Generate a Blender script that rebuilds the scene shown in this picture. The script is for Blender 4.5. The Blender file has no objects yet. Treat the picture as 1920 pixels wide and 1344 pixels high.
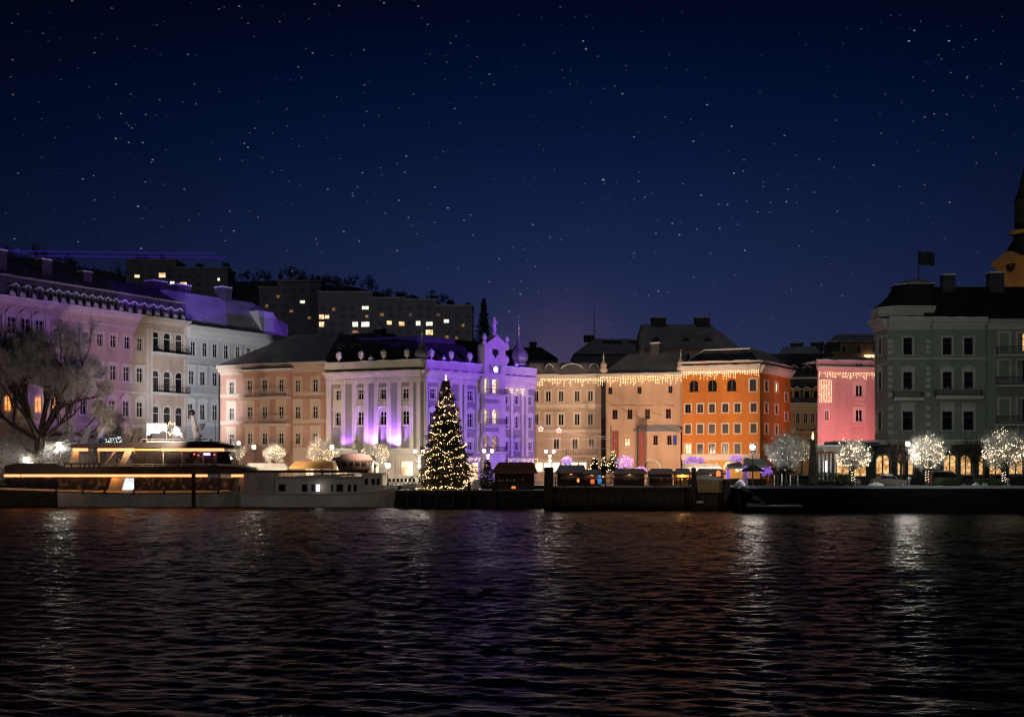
import bpy, math, random
from mathutils import Vector, Matrix
R = math.radians
rnd = random.Random(7)
SC = bpy.context.scene
COL = SC.collection

# ------------------------------------------------------------------ camera
F, CX, HY, CAMZ = 2400.0, 960.0, 885.0, 4.67      # focal length and horizon of the 1920 px photograph
cam_d = bpy.data.cameras.new("camera")
cam = bpy.data.objects.new("camera", cam_d); COL.objects.link(cam)
cam.location = (0, 0, CAMZ); cam.rotation_euler = (R(90), 0, 0)
cam_d.sensor_width = 36; cam_d.lens = 36*F/1920; cam_d.shift_y = (HY-672)/1920
cam_d.clip_end = 5000
SC.camera = cam

# ------------------------------------------------------------------ world: clear winter night sky with town glow
world = bpy.data.worlds.new("World"); SC.world = world; world.use_nodes = True
nt = world.node_tree; nt.nodes.clear()
def wn(t, **k):
    n = nt.nodes.new(t)
    for a, b in k.items(): setattr(n, a, b)
    return n
def wmath(op, a, b=None, c=None):
    n = wn('ShaderNodeMath', operation=op)
    for i, v in enumerate((a, b, c)):
        if v is None: continue
        if isinstance(v, (int, float)): n.inputs[i].default_value = v
        else: nt.links.new(v, n.inputs[i])
    return n.outputs[0]
tc = wn('ShaderNodeTexCoord'); sep = wn('ShaderNodeSeparateXYZ')
nt.links.new(tc.outputs['Generated'], sep.inputs[0])
ramp = wn('ShaderNodeValToRGB')
cr = ramp.color_ramp
stops = [(0.0, (.024, .027, .074)), (.09, (.019, .027, .083)), (.16, (.0095, .0170, .064)), (.24, (.0026, .0090, .043)), (.29, (.0010, .0058, .030)),
         (.345, (.0005, .0030, .0170)), (.5, (.0003, .0016, .0100)), (1.0, (.0003, .0012, .008))]
cr.elements[0].position = 0; cr.elements[0].color = (*stops[0][1], 1)
cr.elements[1].position = 1; cr.elements[1].color = (*stops[-1][1], 1)
for p, c in stops[1:-1]:
    e = cr.elements.new(p); e.color = (*c, 1)
nt.links.new(sep.outputs['Z'], ramp.inputs[0])
# glow of the town: a wide lobe round the azimuth of the square
dotn = wn('ShaderNodeVectorMath', operation='DOT_PRODUCT'); nt.links.new(tc.outputs['Generated'], dotn.inputs[0])
dotn.inputs[1].default_value = Vector((.06, 1, .12)).normalized()
lobe = wmath('POWER', wmath('MAXIMUM', dotn.outputs['Value'], 0.0), 15.0)
glow = wmath('MULTIPLY_ADD', lobe, .80, .26)
mixg = wn('ShaderNodeVectorMath', operation='SCALE'); nt.links.new(ramp.outputs[0], mixg.inputs[0]); nt.links.new(glow, mixg.inputs['Scale'])
dot2 = wn('ShaderNodeVectorMath', operation='DOT_PRODUCT'); nt.links.new(tc.outputs['Generated'], dot2.inputs[0])
dot2.inputs[1].default_value = Vector((.04, 1, .085)).normalized()
lobe2 = wmath('POWER', wmath('MAXIMUM', dot2.outputs['Value'], 0.0), 1100.0)
pink = wn('ShaderNodeVectorMath', operation='SCALE'); pink.inputs[0].default_value = (.030, .010, .004); nt.links.new(lobe2, pink.inputs['Scale'])
addp = wn('ShaderNodeVectorMath', operation='ADD'); nt.links.new(mixg.outputs[0], addp.inputs[0]); nt.links.new(pink.outputs[0], addp.inputs[1])
# stars
def stars(scale, rad, power, gain):
    vor = wn('ShaderNodeTexVoronoi'); vor.inputs['Scale'].default_value = scale
    mpn = wn('ShaderNodeMapping'); mpn.inputs['Scale'].default_value = (.72, 1, 1.2); mpn.inputs['Rotation'].default_value = (0, .35, 0); nt.links.new(tc.outputs['Generated'], mpn.inputs['Vector'])
    nt.links.new(mpn.outputs[0], vor.inputs['Vector'])
    s = wmath('MAXIMUM', wmath('SUBTRACT', 1.0, wmath('DIVIDE', vor.outputs['Distance'], rad)), 0.0)
    sc = wn('ShaderNodeSeparateXYZ'); nt.links.new(vor.outputs['Color'], sc.inputs[0])
    b = wmath('POWER', sc.outputs['X'], power)
    return wmath('MULTIPLY', wmath('MULTIPLY', s, b), gain)
noi = wn('ShaderNodeTexNoise'); noi.inputs['Scale'].default_value = 6.0; nt.links.new(tc.outputs['Generated'], noi.inputs['Vector'])
patch = wmath('MAXIMUM', wmath('MULTIPLY_ADD', noi.outputs['Fac'], 4.5, -1.5), .12)
st = wmath('ADD', wmath('MULTIPLY', stars(180, .135, 3.0, .66), patch), stars(50, .046, 4.0, .9))
st = wmath('MULTIPLY', st, wmath('MINIMUM', wmath('MAXIMUM', wmath('MULTIPLY', wmath('SUBTRACT', sep.outputs['Z'], .07), 14.0), 0.0), 1.0))
st = wmath('MULTIPLY', st, wmath('MINIMUM', wmath('MULTIPLY_ADD', lobe, 1.5, .12), 1.0))
starv = wn('ShaderNodeVectorMath', operation='SCALE'); starv.inputs[0].default_value = (.66, .76, .95); nt.links.new(st, starv.inputs['Scale'])
adds = wn('ShaderNodeVectorMath', operation='ADD'); nt.links.new(addp.outputs[0], adds.inputs[0]); nt.links.new(starv.outputs[0], adds.inputs[1])
bg = wn('ShaderNodeBackground'); wo = wn('ShaderNodeOutputWorld')
nt.links.new(adds.outputs[0], bg.inputs['Color']); bg.inputs['Strength'].default_value = 1.0
nt.links.new(bg.outputs[0], wo.inputs['Surface'])
try:
    world.cycles.sampling_method = 'MANUAL'; world.cycles.sample_map_resolution = 512
except Exception: pass

SC.view_settings.view_transform = 'Standard'; SC.view_settings.look = 'None'
SC.view_settings.exposure = 0; SC.view_settings.gamma = 1; SC.view_settings.use_curve_mapping = False
SC.render.engine = 'CYCLES'
cy = SC.cycles
cy.use_denoising = True
try:
    cy.denoiser = 'OPENIMAGEDENOISE'; cy.denoising_input_passes = 'RGB_ALBEDO_NORMAL'; cy.denoising_prefilter = 'ACCURATE'
except Exception: pass
cy.max_bounces = 5; cy.diffuse_bounces = 2; cy.glossy_bounces = 3; cy.transmission_bounces = 3; cy.transparent_max_bounces = 6
cy.sample_clamp_indirect = 4.0; cy.sample_clamp_direct = 0.0
cy.caustics_reflective = False; cy.caustics_refractive = False
cy.use_light_tree = True
cy.filter_width = 1.3

def X(px, D): return (px-CX)*D/F
def Z(py, D): return CAMZ-(py-HY)*D/F
def P(px, py, D): return Vector((X(px, D), D, Z(py, D)))
G = 2.85                                          # level of the quay above the lake

# added weak bluish fill sun from behind the viewer, high on the left
md = bpy.data.lights.new('fill_sun', 'SUN'); md.energy = .07; md.color = (.86, .92, 1.0); md.angle = R(.5)
mo = bpy.data.objects.new('fill_sun', md); COL.objects.link(mo); mo.rotation_euler = Vector((.35, .75, -.62)).to_track_quat('-Z', 'Y').to_euler()
# ------------------------------------------------------------------ projectors and floods of the town, with added fill lamps among them
def aim(o, to): o.rotation_euler = (Vector(to)-o.location).to_track_quat('-Z', 'Y').to_euler()
def projector(name, loc, to, power, color, size, half=None, blend=.15, soft=.05):
    """A theatre projector: spot lamp, with a square gate in its beam when half = (horizontal, vertical tangent) is given."""
    d = bpy.data.lights.new(name, 'SPOT'); o = bpy.data.objects.new(name, d); COL.objects.link(o)
    o.location = loc; aim(o, to)
    d.energy = power; d.color = color; d.spot_size = R(size); d.spot_blend = blend; d.shadow_soft_size = soft
    if half:
        d.use_nodes = True; t = d.node_tree
        em = next(n for n in t.nodes if n.type == 'EMISSION')
        M = o.rotation_euler.to_matrix(); g = t.nodes.new('ShaderNodeNewGeometry')
        def dot(v):
            n = t.nodes.new('ShaderNodeVectorMath'); n.operation = 'DOT_PRODUCT'; t.links.new(g.outputs['Incoming'], n.inputs[0]); n.inputs[1].default_value = v; return n.outputs['Value']
        def m(op, a, b=None):
            n = t.nodes.new('ShaderNodeMath'); n.operation = op
            for i, v in enumerate((a, b)):
                if v is None: continue
                if isinstance(v, (int, float)): n.inputs[i].default_value = v
                else: t.links.new(v, n.inputs[i])
            return n.outputs[0]
        z = m('ABSOLUTE', dot(M.col[2]))
        gx = m('LESS_THAN', m('ABSOLUTE', m('DIVIDE', dot(M.col[0]), z)), half[0])
        gy = m('LESS_THAN', m('ABSOLUTE', m('DIVIDE', dot(M.col[1]), z)), half[1])
        t.links.new(m('MULTIPLY', gx, gy), em.inputs['Strength'])
    return o
def gated(name, loc, p1, p2, power, color, up, down, soft=.05):
    """Projector whose gate runs from the vertical through p1 to the vertical through p2; up and down are heights lit at their distance."""
    L = Vector(loc); a1 = math.atan2(p1.x-L.x, p1.y-L.y); a2 = math.atan2(p2.x-L.x, p2.y-L.y); am = (a1+a2)/2; d = ((p1-L).xy.length+(p2-L).xy.length)/2
    e1, e2 = math.atan2(up-L.z, d), math.atan2(down-L.z, d); em = (e1+e2)/2
    to = L+Vector((math.sin(am)*math.cos(em), math.cos(am)*math.cos(em), math.sin(em)))*d
    return projector(name, loc, to, power, color, min(150, math.degrees(max(abs(a1-a2), abs(e1-e2)))*1.6+8), (math.tan(abs(a1-a2)/2), math.tan(abs(e1-e2)/2)), .05, soft)
VIO = (.46, .20, 1.0)
# violet projectors: one on the right wing of the hall, one on the hotel front, one on the roofs
gated('hall_projector', (34, 146, 15), P(796, 750, 184.5), P(1004, 750, 201), 160000, (.24, .075, 1.0), 29, 3.2)
gated('hotel_projector', (25, 163, 15), P(-40, 690, 181), P(250, 690, 208), 100000, (.48, .24, 1.0), 40, 6)
gated('roof_projector', (-22, 130, 34), P(216, 545, 206), P(424, 580, 228), 170000, (.22, .07, 1.0), 38.5, 30.6)
gated('pavilion_projector', (-22, 130, 34), P(494, 545, 236), P(540, 580, 238), 220000, (.25, .08, 1.0), 38.5, 29.6)
# uplights at the feet of the hall pilasters
for px, D, w in ((648, 188.8, 700), (697, 187.1, 4200), (740, 185.7, 4200)):
    o = Vector((X(px, D), D-.95, Z(839, D))); projector('pilaster_uplight', o, o+Vector((.1, .35, 3.2)), w*1.5, (.38, .13, 1.0), 125, None, 1.0, .15)
# warm floods of the square
gated('square_flood', (X(1060, 175), 172, 6.8), P(1006, 790, 206), P(1128, 790, 205), 16500, (1, .66, .44), 22, 3.0, .3)
projector('square_flood', (X(1200, 171), 171, 6.8), P(1200, 785, 198), 19500, (1, .68, .44), 95, None, .6, .3)
projector('square_flood', (X(1345, 168), 168, 6.8), P(1345, 785, 192), 9000, (1, .66, .40), 95, None, .6, .3)
projector('street_flood', (X(1491, 207), 207, 6), P(1510, 790, 231), 3200, (1, .68, .42), 100, None, .7, .3)
projector('rose_flood', (X(1632, 183), 186, 5.0), P(1622, 770, 195), 3600, (1, .22, .14), 110, None, .8, .2)
projector('rose_flood', (X(1570, 176), 178, 6.0), P(1585, 765, 195), 8000, (1, .50, .55), 95, None, .7, .2)
projector('promenade_flood', (X(520, 172), 172, 7.5), P(515, 770, 197), 8500, (1, .72, .50), 100, None, .7, .4)
projector('promenade_flood', (X(300, 168), 165, 9), P(270, 700, 210), 12000, (1, .74, .54), 85, None, .8, .4)
projector('promenade_flood', (X(325, 178), 178, 11), P(410, 715, 224), 40000, (.85, .90, 1.0), 50, None, .8, .4)
projector('promenade_flood', (X(60, 160), 152, 9), P(70, 700, 187), 4500, (1, .70, .55), 90, None, .8, .4)
projector('promenade_flood', (X(680, 166), 168, 7), P(700, 750, 187), 4600, (1, .80, .58), 100, None, .8, .4)
projector('corner_house_fill', (X(1700, 120), 120, 16), P(1740, 690, 176), 9500, (.92, 1.0, .86), 70, None, .9, .4)  # added fill on the dark corner house, no such floodlight known
projector('church_flood', (X(1880, 262), 262, 20), P(1912, 505, 286), 9000, (1, .62, .25), 55, None, .7, .2)
projector('fairytree_flood', (X(1474, 148), 149, 4), P(1474, 850, 155), 150, (.95, 1, 1), 90, None, .7, .2)
for px, w in ((640, 3500), (780, 4000), (300, 1200)):
    projector('hill_fill', P(px, 700, 330), P(px, 590, 400), w, (.95, .85, .9), 120, None, .9, .5)  # unseen spots added to brighten the flats on the hill
gated('boat_fill', (-12, 52, 14), P(-80, 905, 172), P(1385, 905, 160), 26000, (1, .84, .68), 7.2, -1.5, .4)  # added frontal fill for the boats and landing, no known source


# ------------------------------------------------------------------ materials
MATS = {}
def mat(name, col, rough=.8, var=.12, scale=.6, bump=0.0, bscale=8.0, metal=0.0, emit=None, estr=0.0, spec=.3, col2=None, thresh=None):
    if name in MATS: return MATS[name]
    m = bpy.data.materials.new(name); m.use_nodes = True; t = m.node_tree
    b = t.nodes['Principled BSDF']; b.inputs['Roughness'].default_value = rough; b.inputs['Metallic'].default_value = metal
    b.inputs['Specular IOR Level'].default_value = spec
    tc = t.nodes.new('ShaderNodeTexCoord')
    n = t.nodes.new('ShaderNodeTexNoise'); n.inputs['Scale'].default_value = scale; n.inputs['Detail'].default_value = 6
    n.inputs['Roughness'].default_value = .65
    t.links.new(tc.outputs['Object'], n.inputs['Vector'])
    r = t.nodes.new('ShaderNodeValToRGB')
    if col2:
        a, c = col, col2; lo, hi = thresh or (.42, .58)
    else:
        a = tuple(max(0, x*(1-var*1.6)) for x in col); c = tuple(min(1, x*(1+var*1.3)) for x in col); lo, hi = .28, .72
    r.color_ramp.elements[0].position = lo; r.color_ramp.elements[0].color = (*a, 1)
    r.color_ramp.elements[1].position = hi; r.color_ramp.elements[1].color = (*c, 1)
    t.links.new(n.outputs['Fac'], r.inputs[0]); t.links.new(r.outputs[0], b.inputs['Base Color'])
    if 'stucco' in name or 'render' in name or 'paint' in name and 'ship' in name:   # rain streaks and damp patches
        mp = t.nodes.new('ShaderNodeMapping'); mp.inputs['Scale'].default_value = (.45, .45, .10); t.links.new(tc.outputs['Object'], mp.inputs['Vector'])
        n3 = t.nodes.new('ShaderNodeTexNoise'); n3.inputs['Scale'].default_value = 1; n3.inputs['Detail'].default_value = 5; t.links.new(mp.outputs[0], n3.inputs['Vector'])
        mr = t.nodes.new('ShaderNodeMapRange'); mr.inputs['From Min'].default_value = .3; mr.inputs['From Max'].default_value = .62; mr.inputs['To Min'].default_value = .74; mr.inputs['To Max'].default_value = 1.0; t.links.new(n3.outputs['Fac'], mr.inputs['Value'])
        vs = t.nodes.new('ShaderNodeVectorMath'); vs.operation = 'SCALE'; t.links.new(r.outputs[0], vs.inputs[0]); t.links.new(mr.outputs[0], vs.inputs['Scale']); t.links.new(vs.outputs[0], b.inputs['Base Color'])
    if bump:
        n2 = t.nodes.new('ShaderNodeTexNoise'); n2.inputs['Scale'].default_value = bscale; n2.inputs['Detail'].default_value = 5
        t.links.new(tc.outputs['Object'], n2.inputs['Vector'])
        bp = t.nodes.new('ShaderNodeBump'); bp.inputs['Strength'].default_value = bump; bp.inputs['Distance'].default_value = .05
        t.links.new(n2.outputs['Fac'], bp.inputs['Height']); t.links.new(bp.outputs[0], b.inputs['Normal'])
    if emit:
        b.inputs['Emission Color'].default_value = (*emit, 1); b.inputs['Emission Strength'].default_value = estr
    MATS[name] = m; return m
def litwin(name, ca, cb, strength, scale=1.6, lo=.35, hi=.7):
    """A lit window: lamp-lit room, curtains and things behind the pane."""
    if name in MATS: return MATS[name]
    m = bpy.data.materials.new(name); m.use_nodes = True; t = m.node_tree
    b = t.nodes['Principled BSDF']; b.inputs['Base Color'].default_value = (.02, .016, .013, 1); b.inputs['Roughness'].default_value = .2
    tc = t.nodes.new('ShaderNodeTexCoord'); n = t.nodes.new('ShaderNodeTexNoise')
    n.inputs['Scale'].default_value = scale; n.inputs['Detail'].default_value = 4
    gi = t.nodes.new('ShaderNodeObjectInfo'); ad = t.nodes.new('ShaderNodeVectorMath'); ad.operation = 'ADD'
    mu = t.nodes.new('ShaderNodeVectorMath'); mu.operation = 'SCALE'; mu.inputs[0].default_value = (31, 17, 53)
    t.links.new(gi.outputs['Random'], mu.inputs['Scale']); t.links.new(tc.outputs['Object'], ad.inputs[0]); t.links.new(mu.outputs[0], ad.inputs[1])
    t.links.new(ad.outputs[0], n.inputs['Vector'])
    r = t.nodes.new('ShaderNodeValToRGB')
    r.color_ramp.elements[0].position = lo; r.color_ramp.elements[0].color = (*ca, 1)
    r.color_ramp.elements[1].position = hi; r.color_ramp.elements[1].color = (*cb, 1)
    t.links.new(n.outputs['Fac'], r.inputs[0]); t.links.new(r.outputs[0], b.inputs['Emission Color'])
    b.inputs['Emission Strength'].default_value = strength
    MATS[name] = m; return m
def glow_mat(name, col, strength):
    return mat(name, tuple(c*.5 for c in col), .5, 0, emit=col, estr=strength)

M_snow = mat('snow', (.72, .74, .78), .7, .06, 1.2, .5, 3)
M_glass = mat('dark_glass', (.012, .013, .02), .12, .3, 1.5, spec=.5)
M_curt = mat('curtained_glass', (.055, .048, .048), .2, .3, 2.0, spec=.5)
M_frame = mat('window_paint', (.62, .58, .54), .5, .05)
M_framedark = mat('dark_window_paint', (.10, .07, .06), .5, .05)
M_iron = mat('black_iron', (.02, .02, .02), .5, .1)
M_bark = mat('bark', (.045, .035, .028), .9, .25, 3, .6, 6)
M_frost = mat('frosted_twig', (.42, .40, .38), .8, .2, 2)
M_wood = mat('dark_timber', (.035, .026, .02), .8, .3, 2, .5, 5)
M_roof = mat('slate_roof_with_snow', (.28, .28, .29), .8, .2, .35, .3, 6, col2=(.52, .52, .54), thresh=(.3, .7))
M_roofdark = mat('dark_slate', (.07, .07, .08), .7, .25, .8, .3, 6)
M_roofsnow = mat('snowy_roof', (.5, .5, .52), .8, .15, .4, .4, 4)
M_bulbw = glow_mat('warm_bulb', (1.0, .70, .38), 8)
M_bulbc = glow_mat('pale_bulb', (1.0, .80, .55), 8.5)
M_bulbv = glow_mat('violet_bulb', (.38, .16, 1.0), 2.6)
M_globe = glow_mat('lamp_globe', (1.0, .93, .80), 22)

# ------------------------------------------------------------------ mesh helpers
class MB:
    def __init__(s): s.v = []; s.f = []
    def face(s, *pts):
        i = len(s.v); s.v += [tuple(p) for p in pts]; s.f.append(tuple(range(i, i+len(pts)))); return s
    def box(s, x0, x1, y0, y1, z0, z1):
        i = len(s.v)
        s.v += [(x0, y0, z0), (x1, y0, z0), (x1, y1, z0), (x0, y1, z0), (x0, y0, z1), (x1, y0, z1), (x1, y1, z1), (x0, y1, z1)]
        s.f += [tuple(i+k for k in q) for q in ((0, 3, 2, 1), (4, 5, 6, 7), (0, 1, 5, 4), (1, 2, 6, 5), (2, 3, 7, 6), (3, 0, 4, 7))]
        return s
    def prism(s, pts, y0, y1):                      # polygon in xz pushed from y0 to y1
        i = len(s.v); n = len(pts)
        s.v += [(x, y0, z) for x, z in pts]+[(x, y1, z) for x, z in pts]
        s.f.append(tuple(range(i, i+n))); s.f.append(tuple(range(i+2*n-1, i+n-1, -1)))
        for k in range(n):
            l = (k+1) % n; s.f.append((i+k, i+n+k, i+n+l, i+l))
        return s
    def slab(s, pts, z0, z1):                       # polygon in xy pushed from z0 to z1
        i = len(s.v); n = len(pts)
        s.v += [(x, y, z0) for x, y in pts]+[(x, y, z1) for x, y in pts]
        s.f.append(tuple(range(i+n-1, i-1, -1))); s.f.append(tuple(range(i+n, i+2*n)))
        for k in range(n):
            l = (k+1) % n; s.f.append((i+k, i+l, i+n+l, i+n+k))
        return s
    def lathe(s, prof, n=10, c=(0, 0, 0), sy=1.0, ph=0.0):
        i = len(s.v)
        for r, z in prof:
            for k in range(n):
                a = 2*math.pi*(k+ph)/n; s.v.append((c[0]+r*math.cos(a), c[1]+r*sy*math.sin(a), c[2]+z))
        for j in range(len(prof)-1):
            for k in range(n):
                l = (k+1) % n; s.f.append((i+j*n+k, i+j*n+l, i+(j+1)*n+l, i+(j+1)*n+k))
        s.f.append(tuple(i+k for k in range(n-1, -1, -1))); s.f.append(tuple(i+(len(prof)-1)*n+k for k in range(n)))
        return s
    def tube(s, pts, rad, n=6):
        pts = [Vector(p) for p in pts]; i = len(s.v)
        if not hasattr(rad, '__len__'): rad = [rad]*len(pts)
        for j, p in enumerate(pts):
            d = (pts[min(j+1, len(pts)-1)]-pts[max(j-1, 0)])
            if d.length < 1e-9: d = Vector((0, 0, 1))
            d.normalize(); a = d.cross(Vector((.31, .17, .93)) if abs(d.z) < .9 else Vector((1, 0, 0))).normalized(); b = d.cross(a)
            for k in range(n):
                t = 2*math.pi*k/n; s.v.append(tuple(p+(a*math.cos(t)+b*math.sin(t))*rad[j]))
        for j in range(len(pts)-1):
            for k in range(n):
                l = (k+1) % n; s.f.append((i+j*n+k, i+j*n+l, i+(j+1)*n+l, i+(j+1)*n+k))
        if n > 2:
            s.f.append(tuple(i+k for k in range(n-1, -1, -1))); s.f.append(tuple(i+(len(pts)-1)*n+k for k in range(n)))
        return s
    def twig(s, p, q, r):                           # three-sided spike
        p = Vector(p); q = Vector(q); d = (q-p)
        if d.length < 1e-6: return s
        d.normalize(); a = d.cross(Vector((.31, .17, .93)) if abs(d.z) < .9 else Vector((1, 0, 0))).normalized(); b = d.cross(a); i = len(s.v)
        for k in range(3):
            t = 2.0944*k; s.v.append(tuple(p+(a*math.cos(t)+b*math.sin(t))*r))
        s.v.append(tuple(q)); s.f += [(i, i+1, i+3), (i+1, i+2, i+3), (i+2, i, i+3)]
        return s
    def octa(s, c, r):
        i = len(s.v); x, y, z = c
        s.v += [(x+r, y, z), (x-r, y, z), (x, y+r, z), (x, y-r, z), (x, y, z+r), (x, y, z-r)]
        s.f += [tuple(i+k for k in q) for q in ((0, 2, 4), (2, 1, 4), (1, 3, 4), (3, 0, 4), (2, 0, 5), (1, 2, 5), (3, 1, 5), (0, 3, 5))]
        return s
    def ball(s, c, r, n=8, sz=1.0):
        m = max(4, n//2+1)
        return s.lathe([(max(.001, r*math.sin(math.pi*j/m)), -r*sz*math.cos(math.pi*j/m)) for j in range(m+1)], n, c)
    def mesh(s, name):
        me = bpy.data.meshes.new(name); me.from_pydata(s.v, [], s.f); me.update(); return me
def obj(name, m, material=None, parent=None, loc=(0, 0, 0), rz=0.0, smooth=False, kind=None, label=None):
    if isinstance(m, MB): m = m.mesh(name)
    if material and not m.materials: m.materials.append(material)
    if smooth:
        m.polygons.foreach_set('use_smooth', [True]*len(m.polygons))
    o = bpy.data.objects.new(name, m); COL.objects.link(o)
    if parent: o.parent = parent
    o.location = loc; o.rotation_euler = (0, 0, rz)
    if kind: o['kind'] = kind
    if label: o['label'] = label
    return o
def tag(o, label, cat, group=None):
    o['label'] = label; o['category'] = cat
    if group: o['group'] = group
    return o
def thing(name, label, cat, loc=(0, 0, 0), rz=0.0, group=None):
    o = bpy.data.objects.new(name, None); COL.objects.link(o); o.location = loc; o.rotation_euler = (0, 0, rz)
    o.empty_display_size = .3
    return tag(o, label, cat, group)
def dup(root, loc, rz=0.0, scale=1.0, label=None):
    r = root.copy(); COL.objects.link(r); r.location = loc; r.rotation_euler = (0, 0, rz)
    r.scale = (scale,)*3 if not hasattr(scale, '__len__') else scale
    if label: r['label'] = label
    for ch in list(root.children):
        c = ch.copy(); COL.objects.link(c); c.parent = r
        for g in list(ch.children):
            d = g.copy(); COL.objects.link(d); d.parent = c
    return r
def lamp(name, parent, loc, power, color=(1, .85, .65), r=.2):
    d = bpy.data.lights.new(name, 'POINT'); d.energy = power; d.color = color; d.shadow_soft_size = r
    o = bpy.data.objects.new(name, d); COL.objects.link(o); o.parent = parent; o.location = loc; return o

# ------------------------------------------------------------------ facade helper: a wall plane between two ground points
class Facade:
    def __init__(s, root, pxl, Dl, pxr, Dr, back=8.0):
        s.root = root; s.A = Vector((X(pxl, Dl), Dl, 0)); s.B = Vector((X(pxr, Dr), Dr, 0)); d = s.B-s.A
        s.L = d.length; s.u = d.normalized(); s.n = Vector((s.u.y, -s.u.x, 0)); s.rz = math.atan2(s.u.y, s.u.x); s.holes = []
        s.off = s.A-root.location
    def uz(s, px, py, out=0.0):
        dx, dz = (px-CX)/F, (HY-py)/F; o = s.A+s.n*out
        t = (o.x*s.n.x+o.y*s.n.y)/(dx*s.n.x+s.n.y)
        return (Vector((dx*t, t, 0))-o).dot(s.u), CAMZ+dz*t
    def W(s, u, out, z):
        p = s.A+s.u*u+s.n*out; return Vector((p.x, p.y, z))
    def put(s, name, mb, m, **k):                   # mesh in facade coordinates (x along, -y out, z height)
        return obj(name, mb, m, s.root, s.off, s.rz, **k)
    def part(s, name, m, px0, y0, px1, y1, out, inn=0.0, ref=None):   # a box given by its corners in the photograph
        u0 = s.uz(px0, y0)[0]; u1 = s.uz(px1, y0)[0]; r = ref if ref is not None else (px0+px1)/2
        z1 = s.uz(r, y0)[1]; z0 = s.uz(r, y1)[1]
        return s.put(name, MB().box(u0, u1, -out, -inn, z0, z1), m)
    def band(s, name, m, z0, z1, out, u0=None, u1=None, inn=0.0):
        return s.put(name, MB().box(-.05 if u0 is None else u0, s.L+.05 if u1 is None else u1, -out, -inn, z0, z1), m)
    def row(s, pxs, ref, yt, yb, wpx, **k):
        """One storey of windows: centres in the photograph, heights read at px ref."""
        z1 = s.uz(ref, yt)[1]; z0 = s.uz(ref, yb)[1]; uc = s.uz(ref, yt)[0]
        w = s.uz(ref+wpx/2, yt)[0]-s.uz(ref-wpx/2, yt)[0]; lit = k.pop('lit', {}); out = []
        for px in pxs:
            u = s.uz(px, (yt+yb)/2)[0]
            out.append(window(s, u, round(z0, 2), round(w, 2), round(z1-z0, 2), pane=lit.get(px), **k))
        return out
    def wall(s, m, z0, z1, back=8.0, u0=0.0, u1=None, name='wall', skew=(0, 0)):
        u1 = s.L if u1 is None else u1
        H = [h for h in s.holes if h[1] > u0 and h[0] < u1]
        us = sorted({u0, u1}|{x for h in H for x in h[:2] if u0 < x < u1}); zs = sorted({z0, z1}|{x for h in H for x in h[2:] if z0 < x < z1})
        mb = MB()
        for a, b in zip(us, us[1:]):
            for c, d in zip(zs, zs[1:]):
                x, z = (a+b)/2, (c+d)/2
                if any(h[0] < x < h[1] and h[2] < z < h[3] for h in H): continue
                mb.face((a, 0, c), (b, 0, c), (b, 0, d), (a, 0, d))
        for a, b, c, d, e in H:
            mb.face((a, 0, c), (a, 0, d), (a, e, d), (a, e, c)); mb.face((b, 0, c), (b, e, c), (b, e, d), (b, 0, d))
            mb.face((a, 0, c), (a, e, c), (b, e, c), (b, 0, c)); mb.face((a, 0, d), (b, 0, d), (b, e, d), (a, e, d))
            mb.face((a, e, c), (b, e, c), (b, e, d), (a, e, d))
        if back:
            p, q = u0+skew[0], u1-skew[1]
            mb.face((u0, 0, z0), (u0, 0, z1), (p, back, z1), (p, back, z0)); mb.face((u1, 0, z0), (q, back, z0), (q, back, z1), (u1, 0, z1))
            mb.face((p, back, z0), (p, back, z1), (q, back, z1), (q, back, z0)); mb.face((u0, 0, z1), (u1, 0, z1), (q, back, z1), (p, back, z1))
        return s.put(name, mb, m)
    def roof(s, m, prof, u0=None, u1=None, name='roof', ins=(0, 0)):
        """Roof swept along the facade from a profile of (out, height); ins moves the upper points inwards (hipped ends)."""
        u0 = -.3 if u0 is None else u0; u1 = s.L+.3 if u1 is None else u1; mb = MB(); n = len(prof); zb = prof[0][1]; zt = max(p[1] for p in prof)
        t = [(p[1]-zb)/(zt-zb) for p in prof]
        a = [(u0+ins[0]*k, -p[0], p[1]) for p, k in zip(prof, t)]; b = [(u1-ins[1]*k, -p[0], p[1]) for p, k in zip(prof, t)]
        for i in range(n-1): mb.face(a[i], b[i], b[i+1], a[i+1])
        mb.face(*a[::-1]); mb.face(*b); mb.face(a[0], a[-1], b[-1], b[0])
        return s.put(name, mb, m)
WCACHE = {}
def cached(key, fn):
    if key not in WCACHE: WCACHE[key] = fn().mesh(key[0])
    return WCACHE[key]
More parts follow.
